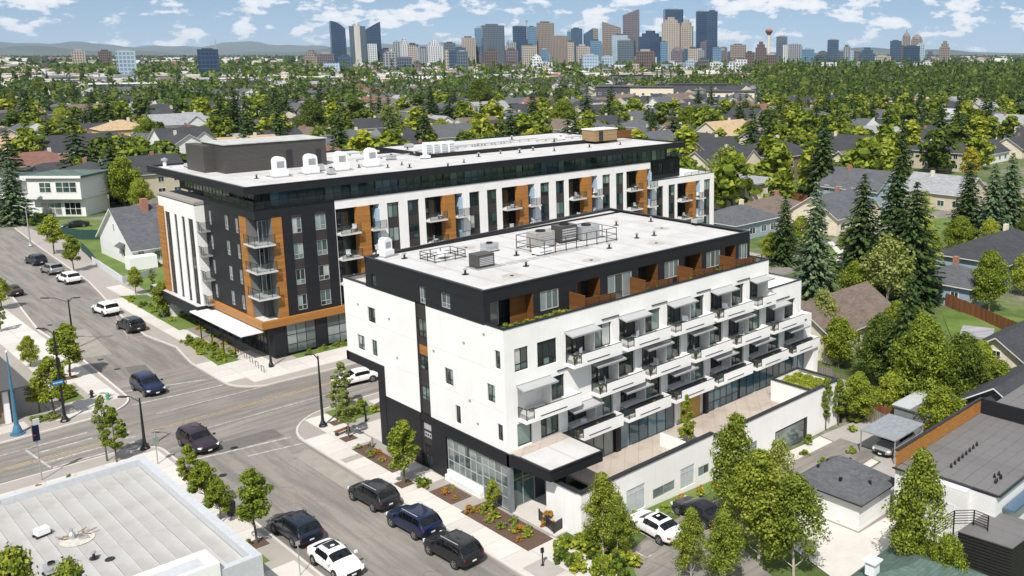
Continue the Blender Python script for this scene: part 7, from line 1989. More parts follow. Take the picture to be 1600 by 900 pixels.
for d, x, y, rw in cells:
    u, v, w = pix(x, y, 2)
    right = u > 1130
    ph = .6 if right else .86
    if d > 620: break
    if random.random() < ph and not near(x, y, NAMED_H, 21) and not near(x, y, NAMED_TREES, 5) and not any(a < u < b and c < v < e for a, b, c, e in VIEWS) and nh < 290 and v < 480:
        roof, wall = pick(HW), pick(WW)
        wd = random.choice((14, 17, 20.5)); dp = random.choice((11, 13)); hh = random.choice((3.4, 3.8, 5.8, 6.2) if d > 160 else (3.2, 3.4))
        kind = random.choice(('gable', 'gable', 'hip', 'flat' if random.random() < .25 else 'hip')); rz = random.choice((0, 0, 90))
        side, dist = area_word(u, d)
        st = 'two-storey' if hh > 4.5 else 'single-storey'
        lab = f'{st} {wall} house with {roof} {kind} roof, {side}, {dist}' + (f', {int(u//50*50) and ORD[int(u//60) % 5]}' if 0 else '')
        house(x, y, wd, dp, hh, rz, kind, 'charcoal' if kind == 'flat' and roof == 'tan' else roof, wall, lab, fancy=(kind == 'gable' and random.random() < .3 and rz == 0), group=f'{st} {wall} {kind} roofed houses, {side} {dist}'.replace(' in the', ''), panes=d < 330)
        nh += 1; occupied.append((x, y)); HSPOTS.append((x, y, f'{wall} house, {roof} roof'))
    else:
        tree_spots.append((x, y, 1))
    tree_spots.append((x+random.uniform(10,14)*random.choice((-1,1)), y+random.uniform(-9,9), 0))
    if right or random.random() < .3: tree_spots.append((x+random.uniform(-9,9), y+random.uniform(8,12)*random.choice((-1,1)), 0))
    if right and random.random() < .8: tree_spots.append((x+random.uniform(-9,9), y+random.uniform(-12,12), 0))
# gaps beside the thicket right of the podium
for k in range(22):
    u, v = random.uniform(1285, 1600), random.uniform(530, 640); x, y, z = at(u, v)
    if x > 84 and not near(x, y, NAMED_TREES, 4): tree_spots.append((x, y, 2))
tree_spots.sort(key=lambda t: t[0]**2+t[1]**2)
nb = ns = 0; late = []
def tree_label(kind, h, mid, x, y, side, dist):
    size = 'small' if h < mid*.85 else 'tall' if h > mid*1.2 else 'mid-sized'
    best = min(HSPOTS, key=lambda q: (q[0]-x)**2+(q[1]-y)**2); dx, dy = best[0]-x, best[1]-y
    f = dx*math.cos(YAW)+dy*math.sin(YAW); r_ = -dx*math.sin(YAW)+dy*math.cos(YAW)
    rel = ('before' if f > 0 else 'behind') if abs(f) > abs(r_) else ('right of' if r_ > 0 else 'left of')
    return f'{size} {kind} {rel} {best[2]}, {side}'
for x, y, q in tree_spots:
    d = math.hypot(x, y)
    if not visible(x, y) or (blocked(x, y, 2)) or near(x, y, NAMED_H, 10.5) or near(x, y, occupied, 9) or near(x, y, NAMED_TREES, 3.0): continue
    u, v, w = pix(x, y, 0)
    if q != 2 and any(a < u < b and c < v < e for a, b, c, e in VIEWS): continue
    if x < 84 and y < 106: continue
    if 905 < u < 1190 and 146 < v < 190 and random.random() < .8: continue
    con = random.random() < (.14 if u > 1130 and d < 260 else .34 if u > 1130 or u < 500 else .28)
    side, dist = area_word(u, d)
    if con and ns < 230:
        h = random.uniform(11, 18) if d < 240 else random.uniform(12, 21)
        key = random.choice(('spruce_a', 'spruce_b', 'spruce_blue')) if d < 200 else 'far_spruce'
        tree(key, x, y, h, tree_label('spruce', h, 12, x, y, side, dist), group=f'spruces among the houses, {side}, {dist}', wide=random.uniform(.95, 1.25), name='spruce_tree'); ns += 1
    elif not con and nb < 290:
        h = random.uniform(9, 15) if d > 200 else random.uniform(5.5, 9); key = random.choice(('round_a','round_b','big_a','big_b','birch')) if d < 180 else random.choice(('far_round_a','far_round_b','far_round_a','far_round_c'))
        tree(key, x, y, h, tree_label({'a': 'green garden tree', 'b': 'yellow green garden tree', 'c': 'deep green garden tree', 'h': 'yellow green birch'}[key[-1]], h, 8, x, y, side, dist), group=f'garden trees among the houses, {side}, {dist}', wide=random.uniform(1.0, 1.35), name='garden_tree'); nb += 1
    else: late.append((x, y, con))

# ------------------------------------------------------------------ everything beyond: far houses and far woods, too many to count
rg = np.random.default_rng(5)
def far_points(n, d0, d1):
    a = YAW + rg.uniform(-R(24), R(39), n); r = np.sqrt(rg.uniform(d0*d0, d1*d1, n))
    return np.stack([np.cos(a)*r, np.sin(a)*r], 1), a, r
def cluster_noise(P, s, seed):
    x, y = P[:, 0]/s + seed, P[:, 1]/s - seed
    return (np.sin(x)+np.sin(y*1.3+.5*np.sin(x*.7))+np.sin((x+y)*.6+seed))/3
def far_trees(name, P, H, quads, size, m, conic=0.3, seed=1):
    ok = np.array([not (905 < u < 1190 and 146 < v < 190) for u, v, w in (pix(a, b, 0) for a, b in P)]); P, H = P[ok], H[ok]
    g = np.random.default_rng(seed); n = len(P)
    tr = np.repeat(np.arange(n), quads); k = len(tr); Hh = H[tr]
    con = (g.random(n) < conic)[tr]
    t = g.random(k)
    d = g.normal(size=(k, 3)); d /= np.linalg.norm(d, axis=1, keepdims=True)
    rad = np.where(con, Hh*.27*(1-t)+.2, Hh*.5*np.sqrt(np.clip(1-(2*t-1)**2*.8, 0, 1)))
    C = np.stack([P[tr, 0]+d[:, 0]*rad, P[tr, 1]+d[:, 1]*rad, np.where(con, t*Hh*1.5, .1*Hh+t*Hh*.85)], 1)
    Nn = d*np.array([1, 1, .6]) + np.array([0, 0, .5]) + g.normal(size=(k, 3))*.15
    me = quads_mesh(name, C, Nn, size*(.7+.6*g.random(k))*np.where(con, .8, 1), [m], 1.2, seed)
    o = bpy.data.objects.new(name, me); COL.objects.link(o); return stuff(o)
L = np.array([(a, b) for a, b, _ in late]).reshape(-1, 2)
P1, a1, r1 = far_points(2300, 600, 1050); 
right = (a1 < YAW - .02)
keep = rg.random(len(P1)) < np.where(right, .95, .3)
P1 = np.concatenate([P1[keep], L]); far_trees('distant_trees', P1, rg.uniform(8, 14, len(P1)), 80, 2.2, M_leaffar, .10, 2)
P1, a1, r1 = far_points(1300, 560, 1050); P1 = P1[rg.random(len(P1)) < np.where(a1 < YAW, 1, .35)]; far_trees('distant_trees', P1, rg.uniform(9, 16, len(P1)), 60, 1.9, M_leaffard, .22, 3)
P2, a2, r2 = far_points(9000, 1050, 2300); right = (a2 < YAW - .08)
core = (a2 < YAW+R(22)) & (a2 > YAW-R(4)) & (r2 > 1250)
keep = rg.random(len(P2)) < np.where(right & ~core, 1.0, np.where(core, .16, .25+.35*cluster_noise(P2, 90, 1)))
P2 = P2[keep]; far_trees('distant_woods', P2, rg.uniform(10, 18, len(P2)), 22, 4.6, M_leaffar, .15, 4)
P3, a3, r3 = far_points(7000, 2300, 9000); keep = rg.random(len(P3)) < .5+.5*cluster_noise(P3, 300, 2)
P3 = P3[keep]; far_trees('distant_woods', P3, rg.uniform(9, 14, len(P3)), 8, 15, M_leaffard, .1, 5)
def far_blocks(name, P, W, D, Hh, mats, mi, roofm=None):
    n = len(P); c = np.cos(0); V = np.zeros((n, 8, 3)); 
    for i, (sx, sy, sz) in enumerate([(-1,-1,0),(1,-1,0),(1,1,0),(-1,1,0),(-1,-1,1),(1,-1,1),(1,1,1),(-1,1,1)]):
        V[:, i, 0] = P[:, 0]+sx*W/2; V[:, i, 1] = P[:, 1]+sy*D/2; V[:, i, 2] = sz*Hh
    F = np.array([[4,5,6,7],[0,1,5,4],[1,2,6,5],[2,3,7,6],[3,0,4,7]])
    F = (F[None] + 8*np.arange(n)[:, None, None]).reshape(-1, 4)
    me = bpy.data.meshes.new(name); me.from_pydata(V.reshape(-1, 3).tolist(), [], F.tolist())
    for m in mats: me.materials.append(m)
    idx = np.repeat(mi, 5).reshape(-1, 5); idx[:, 0] = roofm if roofm is not None else mi
    me.polygons.foreach_set('material_index', idx.ravel().astype(np.int32)); me.update()
    o = bpy.data.objects.new(name, me); COL.objects.link(o); return stuff(o)
def far_houses(name, P, seed):
    """pitched roofs on low walls, one joined mesh"""
    g = np.random.default_rng(seed); mb = MB()
    for x, y in P:
        w, d, h = g.uniform(13, 21), g.uniform(10, 13), g.choice([3.4, 5.8]); r = h+d*.26; wm_ = 4+int(g.integers(0, 4)); rm = int(g.choice([0,0,0,0,1,1,2,3])); s = int(g.random() < .5)
        if s: w, d = d, w
        mb.box(x-w/2, y-d/2, 0, x+w/2, y+d/2, h, wm_, bottom=False)
        if not s: a, b = (x-w/2-.3, y, r), (x+w/2+.3, y, r); q = [(x-w/2-.4,y-d/2-.5,h-.1),(x+w/2+.4,y-d/2-.5,h-.1),(x+w/2+.4,y+d/2+.5,h-.1),(x-w/2-.4,y+d/2+.5,h-.1)]; mb.face([q[0],q[1],b,a], rm); mb.face([q[2],q[3],a,b], rm); mb.face([q[1],q[2],b], wm_); mb.face([q[3],q[0],a], wm_)
        else: r = h+w*.26; a, b = (x, y-d/2-.3, r), (x, y+d/2+.3, r); q = [(x-w/2-.5,y-d/2-.4,h-.1),(x+w/2+.5,y-d/2-.4,h-.1),(x+w/2+.5,y+d/2+.4,h-.1),(x-w/2-.5,y+d/2+.4,h-.1)]; mb.face([q[1],q[2],b,a], rm); mb.face([q[3],q[0],a,b], rm); mb.face([q[0],q[1],a], wm_); mb.face([q[2],q[3],b], wm_)
        if x*x+y*y < 900**2:
            for k in range(3): mb.box(x-w*.35+k*w*.3, y-d/2-.05, .9, x-w*.35+k*w*.3+1.4, y-d/2-.01, 2.2, 8, bottom=False); mb.box(x-w/2-.05, y-d*.3+k*d*.25, .9, x-w/2-.01, y-d*.3+k*d*.25+1.1, 2.2, 8, bottom=False)
    return stuff(mb.build(name, [ROOFS['charcoal'], ROOFS['slate grey'], ROOFS['reddish brown'], ROOFS['pale grey'], WALLS['white'], WALLS['beige'], WALLS['cream'], WALLS['grey'], M_darkpane]))
Pn = np.array([(c[1], c[2]) for c in cells if c[0] < 660 and not near(c[1], c[2], occupied, 10) and not near(c[1], c[2], NAMED_H, 20) and c[0] > 330]); Pn = Pn[rg.random(len(Pn)) < .75]
P4, a4, r4 = far_points(1500, 560, 1150)
keep = rg.random(len(P4)) < np.where(a4 < YAW-.02, .45, .9); P4 = np.round(P4[keep]/np.array([25., 27.]))*np.array([25., 27.]); P4 = np.unique(P4, axis=0) + rg.uniform(-2, 2, (len(np.unique(P4, axis=0)), 2))
far_houses('distant_houses', np.concatenate([Pn, P4]), 3)
P5, a5, r5 = far_points(4200, 1000, 2400); keep = rg.random(len(P5)) < np.where(a5 < YAW-.1, .07, .85); P5 = P5[keep]; n5 = len(P5)
M_far = [M_white2, WALLS['cream'], ROOFS['slate grey'], WALLS['red brick'], ROOFS['pale grey'], ROOFS['charcoal'], M_conc2]
far_blocks('distant_low_buildings', P5, rg.uniform(12, 34, n5), rg.uniform(12, 26, n5), rg.uniform(4, 9, n5), M_far, rg.choice([0,0,1,1,2,3,3,6,4], n5), rg.choice([0,4,4,5,2,3,1,5], n5))
P6, a6, r6 = far_points(1600, 2300, 6500); keep = rg.random(len(P6)) < .4+.4*cluster_noise(P6, 400, 5); P6 = P6[keep]; n6 = len(P6)
far_blocks('distant_low_buildings', P6, rg.uniform(25, 80, n6), rg.uniform(20, 50, n6), rg.uniform(5, 14, n6), M_far, rg.choice([0,0,1,1,2,3,6], n6), rg.choice([0,4,4,5,2,3,1], n6))
# larger middle-distance blocks
def block(u0, u1, vt, vb, depth, wallm, label, name='building', roofm=None, wins=True, cat='building'):
    """flat-roofed block whose front runs between two columns of the picture, base at vb, top at vt"""
    xa, ya, _ = at((u0+u1)/2, vb); d = math.hypot(xa, ya); w = (u1-u0)/F_PX*d
    h = 0
    lo, hi = 0, 80
    for _ in range(40):
        m_ = (lo+hi)/2
        if pix(xa, ya, m_)[1] > vt: lo = m_
        else: hi = m_
    t = tag(empty(name, (xa, ya, 0), math.atan2(ya, xa)-math.pi/2), label, cat)
    mb = MB(); mb.box(-w/2, 0, -.5, w/2, depth, lo); mb.build('wall', wallm, t, True)
    mb = MB(); mb.box(-w/2-.5, -.6, lo, w/2+.5, depth+.5, lo+.5); mb.build('roof', roofm or M_darktrim, t, True)
    if wins:
        nfl = max(1, int(lo/3.3)); n = max(2, int(w/5)); wm2, pm2 = hwin(1.8, 1.5)
        for f in range(nfl):
            for k in range(n): o = inst('window', wm2, t, (-w/2+w*(k+.5)/n, -.01, 1+f*3.2)); inst('pane', pm2, o)
    return t
block(985,1052,137,166,22, WALLS['cream'],'cream four-storey block in the middle distance before the skyline')
block(1105,1178,144,170,18, WALLS['cream'],'pale cream block right of the black slab building')
block(1045,1135,132,150,16, WALLS['dark grey'],'long black glazed slab behind the cream block', roofm=M_penthouse)
block(932,990,136,165,20, WALLS['dark grey'],'dark terraced block left of the cream block', roofm=M_penthouse)
block(955,1020,118,136,25, plain('grey_cladding', (.12,.12,.12), .7),'large grey windowless hall before the towers', wins=False)
block(925,955,124,136,20, WALLS['cream'],'small cream block left of the grey hall')
block(160,265,131,147,20, WALLS['dark grey'],'long dark modern building at the upper left', roofm=M_whitemetal)
block(1480,1600,178,192,30, WALLS['blue grey'],'long pale hall by the right edge', roofm=M_capmetal, wins=False)
block(640,700,118,134,24, WALLS['white'],'long white low block below the left towers')
block(770,800,115,128,20, WALLS['white'],'white block under the glass towers')
block(540,640,116,124,20, WALLS['grey'],'long grey roofed hall under the crescent towers', roofm=M_whitemetal)
# ------------------------------------------------------------------ downtown towers
def tower_mat(name, glass, frame, fl=7.5, bay=6.0, horiz=.35, vert=.25, rough=.25):
    """curtain wall: floor bands and mullions over glass"""
    m, nt, b = mat(name)
    s = N(nt, 'ShaderNodeSeparateXYZ'); nt.links.new(coords(nt), s.inputs[0])
    def stripe_(src, per, duty):
        a = N(nt, 'ShaderNodeMath', operation='MULTIPLY'); nt.links.new(src, a.inputs[0]); a.inputs[1].default_value = 1/(per*.65)
        f = N(nt, 'ShaderNodeMath', operation='FRACT'); nt.links.new(a.outputs[0], f.inputs[0])
        l = N(nt, 'ShaderNodeMath', operation='LESS_THAN'); nt.links.new(f.outputs[0], l.inputs[0]); l.inputs[1].default_value = duty
        return l.outputs[0]
    ad = N(nt, 'ShaderNodeMath', operation='ADD'); nt.links.new(s.outputs[0], ad.inputs[0]); nt.links.new(s.outputs[1], ad.inputs[1])
    mx = N(nt, 'ShaderNodeMath', operation='MAXIMUM'); nt.links.new(stripe_(s.outputs[2], fl, horiz), mx.inputs[0]); nt.links.new(stripe_(ad.outputs[0], bay, vert), mx.inputs[1])
    f = noise(nt, .03, 3, coords(nt)); g = mixrgb(nt, ramp(nt, f, [(.4, (0,0,0)), (.65, (.5,)*3)]), glass, sc(glass, 1.9))
    nt.links.new(mixrgb(nt, mx.outputs[0], g, frame), b.inputs['Base Color'])
    r = N(nt, 'ShaderNodeMapRange'); nt.links.new(mx.outputs[0], r.inputs[0]); r.inputs[3].default_value = rough*.5; r.inputs[4].default_value = .6
    nt.links.new(r.outputs[0], b.inputs['Roughness']); return m
TM = {
 'navy glass': tower_mat('navy_curtain_wall', (.012,.035,.075), (.03,.055,.09), 8, 7, .25, .15),
 'dark blue glass': tower_mat('dark_blue_curtain_wall', (.02,.05,.09), (.055,.09,.13), 8, 6, .3, .2),
 'blue glass': tower_mat('blue_curtain_wall', (.05,.12,.19), (.12,.2,.28), 8, 6, .3, .25),
 'pale blue glass': tower_mat('pale_blue_curtain_wall', (.14,.22,.29), (.34,.42,.48), 8, 7, .35, .3),
 'grey': tower_mat('grey_tower_wall', (.05,.07,.09), (.26,.27,.28), 7, 8, .3, .45),
 'white': tower_mat('white_tower_wall', (.10,.14,.17), (.55,.55,.54), 7, 8, .35, .4),
 'beige': tower_mat('beige_tower_wall', (.08,.08,.08), (.36,.315,.26), 8, 7, .35, .5),
 'tan': tower_mat('tan_tower_wall', (.06,.055,.05), (.235,.195,.165), 8, 6, .35, .45),
 'brown': tower_mat('brown_tower_wall', (.03,.03,.035), (.12,.085,.075), 8, 6, .35, .45),
 'mauve': tower_mat('mauve_tower_wall', (.05,.05,.065), (.15,.125,.14), 8, 6, .35, .4),
 'slate': tower_mat('slate_tower_wall', (.035,.05,.07), (.10,.13,.16), 8, 6, .3, .3),
}
DT = 2300.0
def ray(u, dist):
    """ground point below column u at a distance"""
    d = _r * (u - CX) / F_PX + np.array([math.cos(YAW), math.sin(YAW), 0]) / math.cos(PIT)
    d = d[:2] / np.linalg.norm(d[:2]); return d * dist
def ztop(x, y, v):
    lo, hi = 0, 900
    for _ in range(50):
        m_ = (lo+hi)/2
        if pix(x, y, m_)[1] > v: lo = m_
        else: hi = m_
    return lo
NT = 0
def tower(u0, u1, vt, kind, label, top='flat', dist=None, depth=None, cap=None):
    global NT; NT += 1
    dist = dist or DT + (NT * 37 % 11) * 34
    p = ray((u0+u1)/2, dist); w = (u1-u0)/F_PX*dist*math.cos(PIT)*math.cos(math.atan2(p[1], p[0])-YAW); h = ztop(p[0], p[1], vt); dp = depth or w*.8
    a = math.atan2(p[1], p[0]) - math.pi/2
    t = tag(empty('tower', (p[0], p[1], 0), a + random.uniform(-.16, .16)), label, 'tower'); w2, d2 = w/2*.93, dp/2
    m = TM[kind]; mb = MB(); px_ = F_PX/dist    # pixels per metre
    if top in ('crescent_l', 'crescent_r'):
        n = 10; hh = h - 11/px_; pts = [(-w2, 0), (w2, 0)]
        c = [(w2 - 2*w2*i/n, hh + (h-hh)*(1-(1-i/n)**2)) for i in range(n+1)]
        if top == 'crescent_r': c = [(w2 - 2*w2*i/n, h - (h-hh)*(i/n)**1.1) for i in range(n+1)]
        pr = pts + c; A_ = [(x, -d2, z) for x, z in pr]; B_ = [(x, d2, z) for x, z in pr]
        mb.face(A_); mb.face(B_[::-1])
        for i in range(len(pr)): j = (i+1) % len(pr); mb.face([A_[j], A_[i], B_[i], B_[j]])
    elif top == 'slant':
        hh = h - 9/px_; mb.v = [(-w2,-d2,0),(w2,-d2,0),(w2,d2,0),(-w2,d2,0),(-w2,-d2,h),(w2,-d2,hh),(w2,d2,hh),(-w2,d2,h)]
        mb.f = [(4,5,6,7),(0,1,5,4),(1,2,6,5),(2,3,7,6),(3,0,4,7)]; mb.m = [0]*5
    elif top == 'slant_r':
        hh = h - 9/px_; k = w2*.15; mb.v = [(-w2,-d2,0),(w2,-d2,0),(w2,d2,0),(-w2,d2,0),(-w2,-d2,hh),(w2-k,-d2,h),(w2-k,d2,h),(-w2,d2,hh)]
        mb.box(w2-k, -d2, 0, w2, d2, h, bottom=False); mb.f += [(4,5,6,7),(0,1,5,4),(2,3,7,6),(3,0,4,7)]; mb.m += [0]*4
        mb = MB(); mb.prism([(-w2,-d2),(w2,-d2),(w2,d2),(-w2,d2)], 0, lambda x, y: hh if x < 0 else h)
    elif top == 'stepped':
        mb.box(-w2, -d2, 0, w2, d2, h-9/px_); mb.box(-w2*.72, -d2*.8, h-9/px_, w2*.72, d2*.8, h-4/px_); mb.box(-w2*.4, -d2*.5, h-4/px_, w2*.4, d2*.5, h)
    elif top in ('dome', 'spire'):
        hb = h - 8/px_; mb.box(-w2, -d2, 0, w2, d2, hb)
        mb.lathe((0,0,hb), [(w2*.95,0),(w2*.85,3/px_),(w2*.5,6/px_),(w2*.2,7.5/px_),(.5,8/px_)], 12)
        if top == 'spire': mb.lathe((0,0,h-1/px_), [(w2*.15,0),(.5,5/px_)], 8)
    else:
        mb.box(-w2, -d2, 0, w2, d2, h)
    mb.build('shaft', m, t, True)
    if top == 'flat':
        q = MB(); q.box(-w2*.6, -d2*.5, h, w2*.5, d2*.5, h+random.uniform(1.2,3)/px_); q.build('plant_room', M_greymetal if NT % 2 else M_penthouse, t, True)
    if top in ('flat', 'stepped') and w > 14:
        q = MB(); 
        for sx in (-1, 1): q.box(sx*w2-.6, -d2-.6, 0, sx*w2+.6, -d2+1.0, h - (9/px_ if top == 'stepped' else 0))
        for sg in (-1, 1):
            q = MB(); q.box(sg*w2-.6, -d2-.6, 0, sg*w2+.6, -d2+1.0, h - (9/px_ if top == 'stepped' else 0)); q.build('corner_pier', m, t, True)
    return t
def R2(x): return 480+x*.2625
def R3(x): return 840+x*.2625
def R4(x): return 1200+x*.25
TW = [
 (R2(145),R2(232),33,'navy glass','crescent_l','leftmost navy tower with curved crescent top falling to the right'),
 (R2(186),R2(262),88,'dark blue glass','flat','short dark blue tower at the foot of the crescent tower'),
 (R2(257),R2(352),41,'slate','flat','slate tower under construction with pale core, between two crescent towers'),
 (R2(355),R2(442),34,'navy glass','crescent_r','navy tower with a pointed crescent rising to the right'),
 (R2(515),R2(555),65,'grey','flat','slim grey tower left of the beige pair'), (R2(553),R2(606),60,'white','stepped','pale stepped tower, right neighbour of the slim grey tower'),
 (R2(533),R2(617),89,'slate','flat','dark low slab before the pale stepped tower'), (R2(600),R2(650),71,'beige','flat','beige tower behind the dark low slab'),
 (R2(622),R2(664),74,'white','flat','white tower beside the beige one'), (R2(662),R2(710),75,'grey','flat','grey tower with white edges, next in the low cluster'),
 (R2(715),R2(806),62,'white','stepped','broad grey and white striped tower with rounded top'), (R2(820),R2(882),67,'slate','flat','slate grey tower right of the striped one'),
 (R2(818),R2(842),80,'beige','flat','thin beige tower before the slate one'), (R2(840),R2(888),81,'dark blue glass','flat','dark blue block before the slate tower'),
 (R2(890),R2(956),80,'slate','flat','blue grey block left of the tall beige one'), (R2(920),R2(1004),59,'beige','flat','beige tower with dark square window'),
 (R2(1003),R2(1052),44,'blue glass','flat','blue glass tower attached to the wide grey blue slab'), (R2(1040),R2(1173),40,'slate','flat','wide grey blue slab tower left of the centre'),
 (R2(1055),R2(1120),57,'beige','flat','beige glass tower in front of the wide slab'), (R2(1060),R2(1140),79,'brown','flat','dark brown twin block low in front of the slab'),
 (R2(1187),R2(1262),57,'pale blue glass','dome','pale glass tower with rounded top'), (R2(1180),R2(1250),78,'mauve','flat','mauve block before the pale rounded tower'),
 (R2(1225),R2(1314),41,'navy glass','flat','navy tower left of the tan giant'), (R2(1315),R2(1366),42,'blue glass','flat','bright blue glass tower touching the tan giant'),
 (R2(1297),R2(1367),55,'brown','flat','brown tower left of the tan giant'), (R2(1275),R2(1365),71,'beige','flat','cream block before the brown tower'),
 (R2(1330),R2(1400),85,'white','dome','white glass block with arched top low down'), (R2(1367),R2(1474),36,'tan','flat','tan giant tower at the left of the centre cluster'),
 (R2(1458),R2(1556),56,'tan','flat','lower tan tower touching the tan giant'),
 (R3(176),R3(216),66,'beige','flat','thin beige block right of the tan towers'), (R3(178),R3(214),49,'blue glass','flat','slim blue tower before the dark blue one'),
 (R3(200),R3(268),45,'dark blue glass','flat','dark blue tower behind the thin beige block'), (R3(230),R3(303),72,'beige','flat','beige block between the two dark blue towers'),
 (R3(275),R3(332),44,'dark blue glass','slant_r','dark blue tower with slanted top'), (R3(325),R3(362),45,'tan','flat','slim tan tower behind the slanted one'),
 (R3(313),R3(381),64,'blue glass','flat','blue glass block low in the centre'), (R3(262),R3(358),86,'pale blue glass','flat','wide pale blue low block in the centre'),
 (R3(383),R3(501),34,'tan','slant','grey tan tower with slanting right shoulder'), (R3(382),R3(448),88,'pale blue glass','flat','pale block at the foot of the grey tan tower'),
 (R3(447),R3(545),55,'pale blue glass','flat','pale glass tower in front of the brown slanted tower'), (R3(480),R3(582),63,'slate','flat','patterned dark glass block beside the pale glass tower'),
 (R3(510),R3(607),15,'mauve','slant_r','tall brown purple tower with slanted top'), (R3(605),R3(740),48,'navy glass','stepped','broad navy tower with low domed top'),
 (R3(622),R3(691),55,'white','flat','white and grey tower before the navy one'), (R3(590),R3(700),80,'brown','flat','red brown slab block in the centre'),
 (R3(730),R3(776),65,'blue glass','flat','light blue tower left of the beige giant'), (R3(750),R3(863),15,'navy glass','flat','navy tower rising behind the beige giant'),
 (R3(740),R3(852),27,'beige','stepped','beige giant tower with stepped crown'), (R3(845),R3(926),31,'beige','stepped','second beige tower with stepped crown, on the right'),
 (R3(795),R3(868),72,'mauve','dome','mauve domed block before the beige giant'), (R3(868),R3(896),76,'dark blue glass','flat','dark block right of the mauve domed one'),
 (R3(893),R3(957),76,'beige','flat','beige block at the foot of the navy twin slab'), (R3(940),R3(1008),18,'navy glass','flat','left half of the navy twin slab tower'),
 (R3(1006),R3(1071),18,'navy glass','flat','right half of the navy twin slab tower'), (R3(970),R3(1062),57,'mauve','slant_r','grey mauve tower before the navy twin slab'),
 (R3(1040),R3(1091),74,'blue glass','flat','blue block right of the mauve tower'), (R3(880),R3(946),95,'pale blue glass','flat','low pale blue glass block under the beige towers'),
 (R3(1148),R3(1240),70,'tan','flat','square tan block between the navy slab and the observation tower'), (R3(1295),R3(1363),65,'brown','stepped','brown stepped tower left of the observation tower'),
 (R3(1235),R3(1290),82,'brown','flat','low brick block right of the tan one'), (R3(1422),R3(1485),57,'slate','flat','slate blue tower right of the observation tower'),
 (R3(1458),R3(1491),70,'white','flat','slim white tower next to the slate blue one'), (R3(1490),R3(1572),69,'grey','flat','grey tower with flat roof right of the slim white one'),
 (R3(1535),R3(1575),72,'blue glass','flat','blue glass tower attached to the grey one'),
 (R4(212),R4(290),77,'blue glass','flat','blue block with dark plant room'), (R4(285),R4(366),88,'dark blue glass','flat','low dark blue block right of the plant room one'),
 (R4(370),R4(438),62,'dark blue glass','flat','dark blue tower in the right group'), (R4(385),R4(440),77,'pale blue glass','flat','pale blue tower before the dark blue one in the right group'),
 (R4(438),R4(485),80,'slate','flat','slate block in the right group'), (R4(472),R4(512),73,'grey','flat','grey tower in the right group'), (R4(508),R4(536),80,'pale blue glass','flat','narrow pale block in the right group'),
 (R4(535),R4(601),82,'mauve','flat','brownish block in the right group'), (R4(568),R4(669),74,'dark blue glass','stepped','broad dark teal block in the right group'),
 (R4(760),R4(832),64,'dark blue glass','flat','dark blue tower left of the domed pair'), (R4(825),R4(848),70,'brown','flat','thin brown tower beside the dark blue one'),
 (R4(835),R4(888),50,'tan','spire','left brown tower of the pair, with pointed dome and spire'), (R4(892),R4(962),53,'tan','dome','right brown tower of the pair, with round dome'),
 (R4(848),R4(946),72,'navy glass','flat','navy glass block with pale frame before the domed pair'), (R4(925),R4(976),69,'pale blue glass','flat','pale glass tower right of the domed pair'),
 (R4(980),R4(1048),80,'slate','stepped','dark block right of the pale glass tower'), (R4(1007),R4(1066),91,'tan','flat','low tan block before the dark block'),
 (R4(1070),R4(1136),64,'tan','stepped','rightmost tower, tan with dark crown'),
 (182,209,79,'pale blue glass','flat','pale glass tower at the far left'), (310,340,77,'navy glass','flat','dark tower with white stripe and crane at the left'),
 (113,131,79,'beige','flat','wide cream block far left'), (155,173,80,'brown','flat','brick block far left'), (476,496,78,'tan','stepped','tan stepped block left of the crescent towers'),
 (452,476,100,'grey','flat','low grey block left of the crescent towers'), (498,520,84,'mauve','flat','low mauve block by the first crescent tower'),
 (330,345,90,'brown','flat','thin brick block by the dark tower'), (1195,1215,86,'brown','flat','low brown block behind the observation tower'), (1150,1168,93,'white','flat','low white block right of the tan square'),
 (598,622,82,'grey','flat','low grey block right of the last crescent tower'), (1090,1108,92,'slate','flat','low slate block beneath the navy slab'), (1366,1392,88,'beige','flat','low beige block left of the domed group'),
 (1520,1535,96,'pale blue glass','flat','small pale block at the right before the plain'), (1545,1553,99,'beige','flat','tiny beige block at the right'),
]
for (a, b, v, k, top, lab) in TW:
    tower(a, b, v, k, lab, top, dist=1450 if a in (182,) else 1330 if a == 310 else (1600+(NT*37 % 11)*14) if v >= 78 and 500 < a < 1200 else (DT-150+(int(v) < 60)*330+(NT*37 % 11)*22))
FILL = ['slate','grey','dark blue glass','blue glass','pale blue glass','mauve','white','beige']
for i in range(84):
    u = random.uniform(560, 1150) if i % 4 else random.uniform(1230, 1420); wv = random.uniform(9, 19); v = random.uniform(66, 90) if u < 1150 else random.uniform(80, 94); k_ = FILL[i % 8]
    tower(u, u+wv, v, k_, f'slim {k_} tower filling a gap in the skyline', 'flat', dist=DT+random.uniform(150, 420))['group'] = f'slim {k_} towers behind the skyline'
for i in range(60):   # podiums and low offices at the foot of the towers
    u = random.uniform(500, 1480); v = random.uniform(97, 108); w = random.uniform(10, 26)
    tower(u, u+w, v, random.choice(('white','white','beige','grey','pale blue glass','brown')), 'low office block at the foot of the downtown towers', 'flat', dist=random.uniform(1550, 1750))['group'] = 'low office blocks under the towers'
